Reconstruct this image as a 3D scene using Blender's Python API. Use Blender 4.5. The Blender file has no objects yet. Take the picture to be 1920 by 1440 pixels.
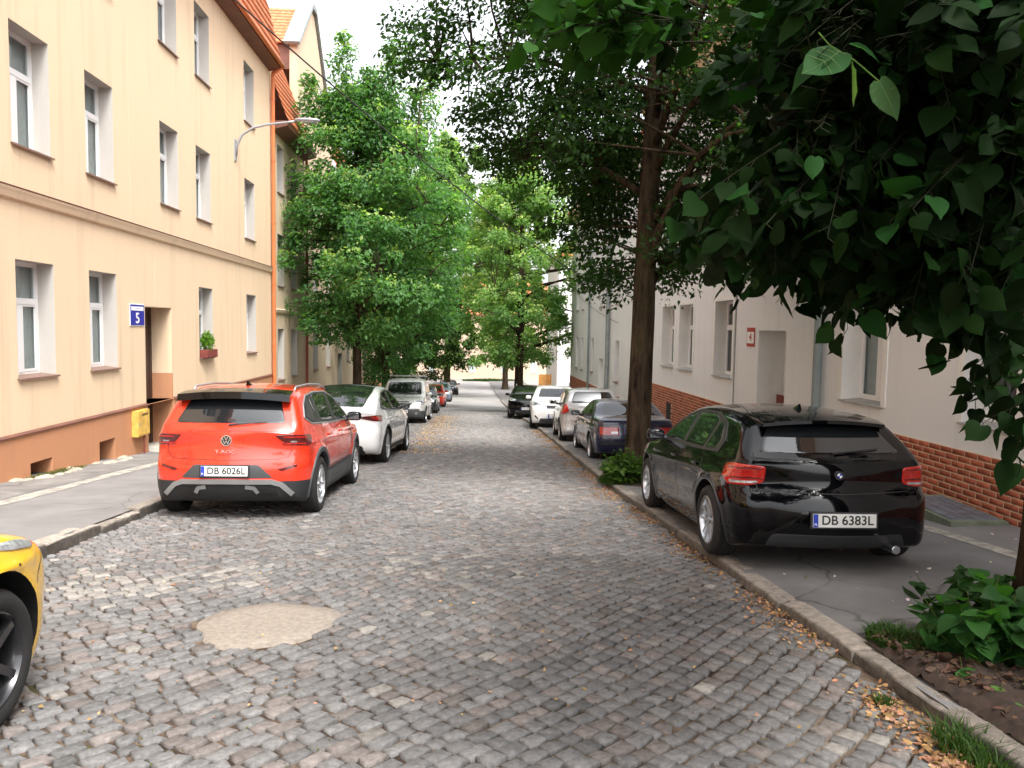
import bpy, bmesh, math, random
import numpy as np
from mathutils import Vector, Matrix
from mathutils.bvhtree import BVHTree
random.seed(7); RNG = np.random.default_rng(7)
R = math.radians
scene = bpy.context.scene
C = bpy.data.collections.new('street'); scene.collection.children.link(C)

# ------------------------------------------------------------ camera
cd = bpy.data.cameras.new('camera'); cam = bpy.data.objects.new('camera', cd); scene.collection.objects.link(cam)
cd.sensor_width = 36; cd.lens = 27.0; cd.clip_start = 0.05; cd.clip_end = 2000
cam.matrix_world = Matrix(((0.998128, -0.012665, -0.059841, 0), (-0.05877, 0.072598, -0.995628, 0),
                           (0.016954, 0.997281, 0.071718, 1.6), (0, 0, 0, 1)))
scene.camera = cam

# ------------------------------------------------------------ daylight, overcast
SUN_EL, SUN_AZ = R(58), R(152)
world = bpy.data.worlds.new('World'); scene.world = world; world.use_nodes = True
wn = world.node_tree; wn.nodes.clear()
sky = wn.nodes.new('ShaderNodeTexSky'); sky.sky_type = 'NISHITA'; sky.sun_disc = False
sky.sun_elevation = SUN_EL; sky.sun_rotation = SUN_AZ; sky.dust_density = 4.0; sky.air_density = 1.0; sky.ozone_density = 1.0
hsv = wn.nodes.new('ShaderNodeHueSaturation'); hsv.inputs['Saturation'].default_value = 0.14
bg = wn.nodes.new('ShaderNodeBackground'); bg.inputs['Strength'].default_value = 0.15
wo = wn.nodes.new('ShaderNodeOutputWorld')
wn.links.new(sky.outputs[0], hsv.inputs['Color']); wn.links.new(hsv.outputs[0], bg.inputs['Color']); wn.links.new(bg.outputs[0], wo.inputs[0])
sd = bpy.data.lights.new('sun', 'SUN'); sd.energy = .9; sd.angle = R(14); sd.color = (1.0, 0.95, 0.87)
sun = bpy.data.objects.new('sun', sd); scene.collection.objects.link(sun)
# light travels from behind the camera, somewhat from the right, down the street
_d = Vector((-math.sin(R(28)) * math.cos(SUN_EL), math.cos(R(28)) * math.cos(SUN_EL), -math.sin(SUN_EL)))
sun.rotation_euler = _d.to_track_quat('-Z', 'Y').to_euler()
scene.view_settings.view_transform = 'Standard'; scene.view_settings.look = 'None'
scene.view_settings.gamma = 1.0; scene.view_settings.use_curve_mapping = False
scene.view_settings.exposure = 1.80
scene.cycles.max_bounces = 8; scene.cycles.transparent_max_bounces = 12
scene.cycles.diffuse_bounces = 4; scene.cycles.glossy_bounces = 4; scene.cycles.transmission_bounces = 4

# ------------------------------------------------------------ materials
def nn(nt, t, **kw):
    n = nt.nodes.new(t)
    for k, v in kw.items(): setattr(n, k, v)
    return n
def newmat(name):
    m = bpy.data.materials.new(name); m.use_nodes = True
    nt = m.node_tree; b = nt.nodes['Principled BSDF']; return m, nt, b
def coords(nt, obj=True):
    return nn(nt, 'ShaderNodeTexCoord').outputs['Object' if obj else 'Generated']
def noise(nt, scale, detail=4, rough=.6, vec=None, mapping=None):
    n = nn(nt, 'ShaderNodeTexNoise'); n.inputs['Scale'].default_value = scale
    n.inputs['Detail'].default_value = detail; n.inputs['Roughness'].default_value = rough
    if vec is None:
        vec = nn(nt, 'ShaderNodeNewGeometry').outputs['Position']
    if mapping:
        mp = nn(nt, 'ShaderNodeMapping'); mp.inputs['Scale'].default_value = mapping
        nt.links.new(vec, mp.inputs['Vector']); vec = mp.outputs[0]
    nt.links.new(vec, n.inputs['Vector']); return n.outputs['Fac']
def ramp(nt, fac, stops):
    r = nn(nt, 'ShaderNodeValToRGB'); e = r.color_ramp.elements
    while len(e) < len(stops): e.new(0.5)
    for i, (p, c) in enumerate(stops):
        e[i].position = p; e[i].color = (*c, 1) if len(c) == 3 else c
    nt.links.new(fac, r.inputs[0]); return r.outputs[0]
def mix(nt, a, b, f, mode='MIX'):
    m = nn(nt, 'ShaderNodeMix', data_type='RGBA', blend_type=mode)
    for i, v in ((6, a), (7, b)):
        if isinstance(v, tuple): m.inputs[i].default_value = (*v, 1)
        else: nt.links.new(v, m.inputs[i])
    if isinstance(f, float): m.inputs[0].default_value = f
    else: nt.links.new(f, m.inputs[0])
    return m.outputs[2]
def bump(nt, b, h, strength=.3, dist=.01):
    bp = nn(nt, 'ShaderNodeBump'); bp.inputs['Strength'].default_value = strength; bp.inputs['Distance'].default_value = dist
    nt.links.new(h, bp.inputs['Height']); nt.links.new(bp.outputs[0], b.inputs['Normal'])
def plain(name, col, rough=.6, metal=0, spec=.5, coat=0, vary=.12, vs=3.0, bs=0, bstr=.2):
    m, nt, b = newmat(name)
    c0 = tuple(max(0, x * (1 - vary)) for x in col); c1 = tuple(min(1, x * (1 + vary)) for x in col)
    if vary: nt.links.new(ramp(nt, noise(nt, vs), [(.3, c0), (.7, c1)]), b.inputs['Base Color'])
    else: b.inputs['Base Color'].default_value = (*col, 1)
    b.inputs['Roughness'].default_value = rough; b.inputs['Metallic'].default_value = metal
    b.inputs['Specular IOR Level'].default_value = spec; b.inputs['Coat Weight'].default_value = coat
    b.inputs['Coat Roughness'].default_value = .03
    if bs: bump(nt, b, noise(nt, bs, 3), bstr, .004)
    return m
def plaster(name, col, dirt=(.35, .28, .2), grain=140, stain=.25):
    m, nt, b = newmat(name)
    c = mix(nt, tuple(x * .93 for x in col), tuple(min(1, x * 1.04) for x in col), noise(nt, .7, 5))
    streak = ramp(nt, noise(nt, 1.0, 5, .65, mapping=(3.5, 3.5, .22)), [(.52, (0, 0, 0)), (.75, (stain,) * 3)])
    c = mix(nt, c, tuple(a * .62 + d * .2 for a, d in zip(col, dirt)), streak)
    c = mix(nt, c, tuple(x * .86 for x in col), ramp(nt, noise(nt, grain, 2), [(.45, (0, 0, 0)), (.7, (.5, .5, .5))]))
    blot = ramp(nt, noise(nt, .35, 3), [(.55, (0, 0, 0)), (.8, (.35, .35, .35))])
    c = mix(nt, c, tuple(x * .85 for x in col), blot)
    nt.links.new(c, b.inputs['Base Color']); b.inputs['Roughness'].default_value = .92
    b.inputs['Specular IOR Level'].default_value = .2
    bump(nt, b, noise(nt, grain * .6, 3), .55, .006)
    return m
def cracks(m, amount=.5, scale=.9):
    nt = m.node_tree; b = nt.nodes['Principled BSDF']; v = nn(nt, 'ShaderNodeTexVoronoi', feature='DISTANCE_TO_EDGE'); v.inputs['Scale'].default_value = scale
    geo = nn(nt, 'ShaderNodeNewGeometry').outputs['Position']; w = nn(nt, 'ShaderNodeTexNoise'); w.inputs['Scale'].default_value = 3; w.inputs['Detail'].default_value = 5
    ad = nn(nt, 'ShaderNodeMix', data_type='VECTOR'); ad.inputs[0].default_value = .22; nt.links.new(geo, ad.inputs[4]); nt.links.new(w.outputs['Color'], ad.inputs[5]); nt.links.new(geo, w.inputs['Vector'])
    nt.links.new(ad.outputs[1], v.inputs['Vector'])
    f = ramp(nt, v.outputs['Distance'], [(.0, (amount,) * 3), (.012, (0, 0, 0))]); gate = ramp(nt, noise(nt, .5, 2), [(.45, (0, 0, 0)), (.6, (1, 1, 1))])
    old = b.inputs['Base Color'].links[0].from_socket
    nt.links.new(mix(nt, old, (.03, .028, .025), mix(nt, f, gate, 1.0, 'MULTIPLY')), b.inputs['Base Color'])
def paint(name, col, metal=0.0, flake=0, spec=.5):
    m, nt, b = newmat(name)
    dust = ramp(nt, noise(nt, 2.2, 5), [(.35, (.22,) * 3), (.8, (.36,) * 3)])
    b.inputs['Base Color'].default_value = (*col, 1); b.inputs['Metallic'].default_value = metal
    nt.links.new(dust, b.inputs['Roughness'])
    b.inputs['Coat Weight'].default_value = 1.0; b.inputs['Coat IOR'].default_value = 1.5 if spec > .2 else 1.42; b.inputs['Specular IOR Level'].default_value = spec
    r2 = ramp(nt, noise(nt, 5, 4), [(.4, (.02,) * 3), (.75, (.07,) * 3)])
    nt.links.new(r2, b.inputs['Coat Roughness'])
    return m
def attr_mat(name, rough=.8, bs=60, bstr=.5, dist=.004, mottle=.2, spec=.3, msc=25):
    m, nt, b = newmat(name)
    a = nn(nt, 'ShaderNodeAttribute'); a.attribute_name = 'col'
    v = ramp(nt, noise(nt, msc, 4), [(.3, (1 - mottle,) * 3), (.7, (1 + mottle * .6,) * 3)])
    nt.links.new(mix(nt, a.outputs['Color'], v, 1.0, 'MULTIPLY'), b.inputs['Base Color'])
    b.inputs['Roughness'].default_value = rough; b.inputs['Specular IOR Level'].default_value = spec
    bump(nt, b, noise(nt, bs, 4), bstr, dist)
    return m
def leafmat(name, trans=.35, rough=.5, spec=.25):
    m = bpy.data.materials.new(name); m.use_nodes = True; nt = m.node_tree; nt.nodes.clear()
    a = nn(nt, 'ShaderNodeAttribute'); a.attribute_name = 'col'
    out = nn(nt, 'ShaderNodeOutputMaterial'); p = nn(nt, 'ShaderNodeBsdfPrincipled')
    p.inputs['Roughness'].default_value = rough; p.inputs['Specular IOR Level'].default_value = spec
    nt.links.new(a.outputs['Color'], p.inputs['Base Color'])
    t = nn(nt, 'ShaderNodeBsdfTranslucent')
    tc = mix(nt, a.outputs['Color'], (1.25, 1.45, .5), 1.0, 'MULTIPLY'); nt.links.new(tc, t.inputs['Color'])
    mx = nn(nt, 'ShaderNodeMixShader'); mx.inputs[0].default_value = trans
    nt.links.new(p.outputs[0], mx.inputs[1]); nt.links.new(t.outputs[0], mx.inputs[2]); nt.links.new(mx.outputs[0], out.inputs[0])
    return m
def glassmat(name, tint=(.75, .8, .8), trans=.75):
    m = bpy.data.materials.new(name); m.use_nodes = True; nt = m.node_tree; nt.nodes.clear()
    out = nn(nt, 'ShaderNodeOutputMaterial')
    tr = nn(nt, 'ShaderNodeBsdfTransparent'); tr.inputs[0].default_value = (*tint, 1)
    df = nn(nt, 'ShaderNodeBsdfDiffuse'); df.inputs[0].default_value = (.05, .055, .06, 1)
    m0 = nn(nt, 'ShaderNodeMixShader'); m0.inputs[0].default_value = trans
    nt.links.new(df.outputs[0], m0.inputs[1]); nt.links.new(tr.outputs[0], m0.inputs[2])
    gl = nn(nt, 'ShaderNodeBsdfGlossy'); gl.inputs['Roughness'].default_value = .02
    lw = nn(nt, 'ShaderNodeLayerWeight'); lw.inputs[0].default_value = .5; pw = nn(nt, 'ShaderNodeMath', operation='POWER'); pw.inputs[1].default_value = 4.0
    nt.links.new(lw.outputs['Facing'], pw.inputs[0]); ma = nn(nt, 'ShaderNodeMath', operation='MULTIPLY_ADD'); ma.inputs[1].default_value = .9; ma.inputs[2].default_value = .05; nt.links.new(pw.outputs[0], ma.inputs[0])
    mx = nn(nt, 'ShaderNodeMixShader'); nt.links.new(ma.outputs[0], mx.inputs[0])
    nt.links.new(m0.outputs[0], mx.inputs[1]); nt.links.new(gl.outputs[0], mx.inputs[2]); nt.links.new(mx.outputs[0], out.inputs[0])
    return m
def car_glass(name, base=(.012, .014, .016)):
    m, nt, b = newmat(name)
    b.inputs['Base Color'].default_value = (*base, 1); b.inputs['Roughness'].default_value = .025
    b.inputs['Specular IOR Level'].default_value = .9; b.inputs['IOR'].default_value = 1.6
    bump(nt, b, noise(nt, 1.5, 2), .02, .02)
    return m

M = {}
M['yellow'] = plaster('yellow_plaster', (.80, .61, .42), stain=.7)
M['tan'] = plaster('tan_plaster', (.68, .54, .39), stain=.6)
M['peach'] = plaster('peach_plaster', (.80, .60, .42), stain=.4)
M['terra'] = plaster('terracotta_plaster', (.54, .26, .14), stain=.5)
M['grey_pl'] = plaster('pinkish_grey_plaster', (.785, .785, .785), stain=.4)
M['white_pl'] = plaster('white_plaster', (.80, .775, .75), stain=.4)
M['reveal'] = plaster('pale_reveal_plaster', (.50, .475, .44), grain=90, stain=.3)
M['sand_pl'] = plaster('sandy_plaster', (.60, .45, .34), stain=.6)
M['trim'] = plain('white_trim', (.78, .77, .74), .7, vary=.05, bs=60)
M['upvc'] = plain('white_window_frame', (.82, .82, .82), .35, vary=.03)
M['sill'] = plain('brown_metal_sill', (.22, .13, .10), .5, vary=.1)
M['sill_grey'] = plain('grey_stone_sill', (.36, .35, .33), .8, vary=.2, vs=8, bs=40)
M['curtain'] = plain('curtain', (.82, .84, .83), .9, vary=.1, vs=12)
M['dark'] = plain('dark_interior', (.02, .018, .016), .9, vary=0)
M['door'] = plain('dark_brown_door', (.055, .028, .02), .5, vary=.25, vs=6)
M['pane'] = glassmat('window_glass', (.80, .84, .84), .9)
M['orange_metal'] = plain('orange_downpipe', (.62, .17, .055), .45, vary=.12)
M['red_metal'] = plain('dark_red_downpipe', (.30, .06, .03), .5, vary=.12)
M['zinc'] = plain('zinc', (.30, .33, .33), .45, .4, vary=.15)
M['grey_pipe'] = plain('grey_downpipe', (.21, .25, .25), .5, vary=.1)
M['tile'] = plain('orange_roof_tile', (.62, .20, .09), .75, vary=.3, vs=6, bs=30)
M['soffit'] = plain('brown_soffit', (.16, .065, .045), .6, vary=.2)
M['asph_l'] = plain('pale_asphalt', (.20, .192, .19), .9, vary=.16, vs=1.6, bs=260, bstr=.6)
M['asph_r'] = plain('dark_asphalt', (.145, .14, .14), .9, vary=.3, vs=1.3, bs=220, bstr=.7)
M['asph_e'] = plain('cracked_asphalt', (.20, .19, .18), .9, vary=.3, vs=2.5, bs=150, bstr=.8)
M['asph_far'] = plain('worn_asphalt', (.27, .26, .255), .9, vary=.2, vs=.5)
M['slab'] = plain('pale_slab', (.34, .32, .28), .95, vary=.45, vs=7, bs=60, bstr=.5)
M['concrete'] = plain('concrete', (.42, .39, .34), .9, vary=.25, vs=6, bs=80, bstr=.5)
M['soil'] = plain('dark_soil', (.032, .019, .013), .95, vary=.5, vs=14, bs=45, bstr=1)
M['stone'] = attr_mat('granite_setts', .92, 75, .7, .005, .34, .15, 34)
M['kerbstone'] = attr_mat('granite_kerb', .8, 40, .9, .01, .4, .3, 18)
M['brick'] = attr_mat('red_brick', .9, 70, .3, .002, .22, .12, 14)
M['mortar'] = plain('mortar', (.60, .42, .28), .95, vary=.15, vs=10, bs=90)
M['plastic'] = plain('black_plastic', (.022, .023, .025), .55, vary=.15)
M['grey_plastic'] = plain('grey_plastic', (.055, .058, .062), .5, vary=.1)
M['tyre'] = plain('tyre_rubber', (.016, .015, .015), .85, vary=.2, vs=20)
M['alloy'] = plain('silver_alloy', (.52, .53, .55), .28, .85, vary=.05)
M['alloy_dark'] = plain('black_alloy', (.03, .03, .033), .25, .5, coat=.6, vary=.05)
M['chrome'] = plain('chrome', (.75, .76, .78), .12, 1.0, vary=0)
M['steel'] = plain('brushed_silver', (.42, .43, .44), .35, .7, vary=.08)
M['glass'] = car_glass('car_glass')
M['lamp_red'] = plain('red_lamp_lens', (.50, .014, .008), .12, coat=1, vary=.25, vs=30)
M['lamp_dark'] = plain('smoked_red_lens', (.10, .006, .006), .12, coat=1, vary=.2, vs=30)
M['lamp_clear'] = plain('clear_lamp_lens', (.42, .43, .45), .1, .3, coat=1, vary=.5, vs=25)
M['plate'] = plain('number_plate_white', (.72, .72, .70), .4, vary=.02)
M['plate_blue'] = plain('number_plate_blue', (.02, .05, .42), .4, vary=0)
M['ink'] = plain('black_ink', (.012, .012, .012), .5, vary=0)
M['white_ink'] = plain('white_ink', (.85, .85, .85), .5, vary=0)
M['sign_blue'] = plain('blue_enamel', (.025, .028, .33), .3, vary=0)
M['sign_red'] = plain('red_enamel', (.42, .05, .05), .4, vary=.1)
M['post_yellow'] = plain('yellow_painted_steel', (.68, .42, .09), .6, vary=.25, vs=8)
M['leaf'] = leafmat('leaves_street', .56)
M['leaf_near'] = leafmat('leaves_near', .22, .6, .05)
M['litter'] = leafmat('dry_blossom', .15, .8)
M['wire'] = plain('black_cable', (.015, .014, .014), .6, vary=0)
M['rust'] = plain('red_brown_planter', (.20, .045, .035), .7, vary=.2, vs=10)
M['wood_orange'] = plain('orange_wood', (.62, .27, .05), .7, vary=.25, vs=5)
M['lampgrey'] = plain('lamp_grey', (.38, .39, .42), .4, .3, vary=.05)
M['rubble'] = plain('broken_concrete', (.40, .36, .29), .95, vary=.35, vs=14, bs=35, bstr=1)
M['solar'] = plain('blue_grey_glass_blocks', (.15, .18, .22), .25, vary=.3, vs=9)
M['twig'] = plain('green_brown_twig', (.014, .016, .008), .8, spec=.1, vary=.2)
M['green_conc'] = plain('mossy_concrete', (.15, .17, .12), .9, vary=.3, vs=6, bs=50)
for k_ in ('asph_l', 'asph_r', 'asph_e'): cracks(M[k_], .75, .8)
def barkmat(name, c0, c1):
    m, nt, b = newmat(name)
    f = noise(nt, 9, 6, .7, mapping=(1, 1, .18))
    c = ramp(nt, f, [(.35, c0), (.62, c1)])
    moss = ramp(nt, noise(nt, 1.2, 4), [(.5, (0, 0, 0)), (.75, (.45,) * 3)])
    nt.links.new(mix(nt, c, (c1[0] * .9, c1[1] * 1.15, c1[2] * .7), moss), b.inputs['Base Color'])
    b.inputs['Roughness'].default_value = .95; b.inputs['Specular IOR Level'].default_value = .1
    bump(nt, b, f, 1.0, .05); return m
M['bark'] = barkmat('ridged_bark', (.012, .008, .006), (.085, .060, .038))
M['bark_dark'] = barkmat('dark_bark', (.010, .006, .005), (.045, .027, .018))
def joint_mat():
    m, nt, b = newmat('joint_sand')
    c = ramp(nt, noise(nt, 5, 5), [(.32, (.035, .025, .02)), (.5, (.075, .052, .038)), (.72, (.22, .165, .12))])
    sandy = ramp(nt, noise(nt, .33, 3), [(.50, (0, 0, 0)), (.70, (.8,) * 3)])
    c = mix(nt, c, (.38, .31, .24), sandy)
    moss = ramp(nt, noise(nt, 1.7, 4), [(.60, (0, 0, 0)), (.70, (.5,) * 3)])
    c = mix(nt, c, (.08, .10, .025), moss)
    nt.links.new(c, b.inputs['Base Color']); b.inputs['Roughness'].default_value = 1; b.inputs['Specular IOR Level'].default_value = .1
    bump(nt, b, noise(nt, 120, 3), .8, .006); return m
M['joint'] = joint_mat()
M['patch'] = plain('sandy_repair_patch', (.25, .215, .18), .95, vary=.22, vs=30, bs=130, bstr=.8)

# ------------------------------------------------------------ mesh helpers
class MB:
    def __init__(s): s.v = []; s.f = []; s.m = []
    def add(s, vs, fs, mi=0):
        o = len(s.v); s.v += [tuple(v) for v in vs]; s.f += [tuple(i + o for i in f) for f in fs]; s.m += [mi] * len(fs); return o
    def box(s, x0, x1, y0, y1, z0, z1, mi=0, bev=0):
        if bev <= 0:
            v = [(x, y, z) for x in (x0, x1) for y in (y0, y1) for z in (z0, z1)]
            s.add(v, [(0, 1, 3, 2), (4, 6, 7, 5), (0, 4, 5, 1), (2, 3, 7, 6), (0, 2, 6, 4), (1, 5, 7, 3)], mi)
        else:
            bm = bmesh.new(); bmesh.ops.create_cube(bm, size=1)
            for v in bm.verts:
                v.co = ((x0 + x1) / 2 + v.co.x * (x1 - x0), (y0 + y1) / 2 + v.co.y * (y1 - y0), (z0 + z1) / 2 + v.co.z * (z1 - z0))
            bmesh.ops.bevel(bm, geom=bm.edges[:], offset=bev, segments=2, affect='EDGES', profile=.6)
            bm.verts.index_update(); s.add([v.co[:] for v in bm.verts], [[v.index for v in f.verts] for f in bm.faces], mi); bm.free()
    def tube(s, pts, rad, n=8, mi=0, caps=True):
        P = [Vector(p) for p in pts]; k = len(P)
        rr = rad if hasattr(rad, '__len__') else [rad] * k
        vs = []; prev = None
        for i in range(k):
            t = (P[min(i + 1, k - 1)] - P[max(i - 1, 0)]).normalized()
            if prev is None:
                u = t.cross(Vector((0, 0, 1)));
                if u.length < .05: u = t.cross(Vector((1, 0, 0)))
            else: u = prev - t * prev.dot(t)
            u.normalize(); prev = u; w = t.cross(u)
            for j in range(n):
                a = 2 * math.pi * j / n; vs.append(P[i] + (u * math.cos(a) + w * math.sin(a)) * rr[i])
        fs = [(i * n + j, i * n + (j + 1) % n, (i + 1) * n + (j + 1) % n, (i + 1) * n + j) for i in range(k - 1) for j in range(n)]
        if caps: fs += [tuple(range(n))[::-1], tuple(range((k - 1) * n, k * n))]
        s.add(vs, fs, mi)
    def prism(s, poly, a0, a1, axis='x', mi=0):
        n = len(poly)
        def p(a, q): return {'x': (a, q[0], q[1]), 'y': (q[0], a, q[1]), 'z': (q[0], q[1], a)}[axis]
        s.add([p(a0, q) for q in poly] + [p(a1, q) for q in poly],
              [tuple(range(n))[::-1], tuple(range(n, 2 * n))] + [(i, (i + 1) % n, n + (i + 1) % n, n + i) for i in range(n)], mi)
    def build(s, name, mats, parent=None, smooth=False, angle=None):
        if not isinstance(mats, (list, tuple)): mats = [mats]
        me = bpy.data.meshes.new(name); me.from_pydata(s.v, [], s.f)
        for m in mats: me.materials.append(m)
        me.polygons.foreach_set('material_index', s.m)
        fix(me)
        if smooth: me.shade_smooth()
        if angle: me.shade_smooth(); me.set_sharp_from_angle(angle=R(angle))
        return link(name, me, parent)
def fix(me):
    bm = bmesh.new(); bm.from_mesh(me); bmesh.ops.recalc_face_normals(bm, faces=bm.faces[:]); bm.to_mesh(me); bm.free()
def link(name, me, parent=None):
    o = bpy.data.objects.new(name, me); C.objects.link(o)
    if parent is not None: o.parent = parent
    return o
def npmesh(name, V, F, mats, cols=None, parent=None, smooth=False, keep_mesh=False):
    """V (n,3), F (m,k) all same k"""
    me = bpy.data.meshes.new(name); n, m, k = len(V), len(F), F.shape[1]
    me.vertices.add(n); me.vertices.foreach_set('co', V.astype(np.float32).ravel())
    me.loops.add(m * k); me.loops.foreach_set('vertex_index', F.astype(np.int32).ravel())
    me.polygons.add(m); me.polygons.foreach_set('loop_start', np.arange(0, m * k, k, dtype=np.int32))
    me.update(calc_edges=True)
    for mt in (mats if isinstance(mats, (list, tuple)) else [mats]): me.materials.append(mt)
    if cols is not None:
        a = me.color_attributes.new('col', 'FLOAT_COLOR', 'POINT')
        cc = np.ones((n, 4), np.float32); cc[:, :3] = cols; a.data.foreach_set('color', cc.ravel())
    if smooth: me.shade_smooth()
    return me if keep_mesh else link(name, me, parent)
def thing(name, label, cat, loc=(0, 0, 0), rot=(0, 0, 0), group=None):
    o = bpy.data.objects.new(name, None); C.objects.link(o); o.location = loc; o.rotation_euler = rot
    o.empty_display_size = .2; o['label'] = label; o['category'] = cat
    if group: o['group'] = group
    return o
def tag(o, label, cat, group=None, kind=None):
    if label: o['label'] = label
    if cat: o['category'] = cat
    if group: o['group'] = group
    if kind: o['kind'] = kind
    return o
def struct(o): o['kind'] = 'structure'; return o
def text(s, size, mat, parent, loc, rot, name='lettering', ext=.001, align='CENTER', sx=1.0):
    cu = bpy.data.curves.new(name, 'FONT'); cu.body = s; cu.size = size; cu.extrude = ext; cu.align_x = align; cu.align_y = 'CENTER'
    cu.offset = size * .012
    t = bpy.data.objects.new('tmp', cu); me = bpy.data.meshes.new_from_object(t); bpy.data.objects.remove(t)
    me.materials.clear(); me.materials.append(mat)
    o = link(name, me, parent); o.location = loc; o.rotation_euler = rot; o.scale = (sx, 1, 1); return o

# ------------------------------------------------------------ terrain profile of the street
_ys = np.arange(-40, 400, .5)
def _slope(y): return np.interp(y, [-40, 38, 60, 80, 100, 120], [.073, .073, .048, .032, .012, 0])
_zs = -np.concatenate([[0], np.cumsum((_slope(_ys[1:]) + _slope(_ys[:-1])) / 2 * .5)]); _zs -= np.interp(0, _ys, _zs)
def gz(y): return np.interp(y, _ys, _zs)
def slope_at(y): return float(_slope(y))
def kerb_r(y): return np.interp(y, [-20, 12, 28, 60, 110], [2.27, 2.27, 2.62, 2.75, 3.0])
KERB_L = -3.72
def walk_h(x, y):
    return np.where(x < 0, np.interp(x, [-6.6, -4.0], [.135, .112]), np.interp(x, [2.3, 4.4, 6.0], [.07, .075, .12]))
# ------------------------------------------------------------ ground, road, setts
def sheet(name, xs, ys, zf, mat, parent=None, smooth=True):
    xs = np.asarray(xs, float); ys = np.asarray(ys, float)
    X, Y = np.meshgrid(xs, ys); X = X.copy()
    Z = zf(X, Y); V = np.stack([X, Y, Z], -1).reshape(-1, 3); nx = len(xs)
    I = np.arange(len(ys) - 1)[:, None] * nx + np.arange(nx - 1)[None]
    F = np.stack([I, I + 1, I + 1 + nx, I + nx], -1).reshape(-1, 4)
    return npmesh(name, V, F, mat, parent=parent, smooth=smooth)
struct(sheet('ground', [-400, -100, -30, -10, 10, 30, 100, 400], list(np.arange(-40, 130, 4)) + [200, 399], lambda X, Y: gz(Y) - .12, M['asph_far']))

PATCH = (-1.28, 5.0)
def in_patch(x, y, g=0):
    dx, dy = x - PATCH[0], y - PATCH[1]; a = R(12); u = dx * math.cos(a) + dy * math.sin(a); v = -dx * math.sin(a) + dy * math.cos(a)
    ang = np.arctan2(v / .42, u / .40); w = 1 + .05 * np.sin(3 * ang + 1) + .04 * np.sin(5 * ang)
    return (u / (.40 + g)) ** 2 + (v / (.42 + g)) ** 2 < w ** 2
def road_z(x, y):
    cx = (x + .7) / 3.2
    return gz(y) + .018 * (1 - cx * cx) + .012 * np.sin(x * 1.7 + y * .9) * np.sin(y * .6 - x * .5)
ry = np.concatenate([np.arange(-12, 46, .4), np.arange(46, 110, 2)])
road = struct(sheet('road', np.arange(-5.0, 3.6, .4), ry, lambda X, Y: road_z(X, Y) - np.where(Y < 46, .016, .0), M['joint']))
road.data.materials.append(M['asph_far'])
for p_ in road.data.polygons:
    if p_.center.y > 46: p_.material_index = 1
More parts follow.
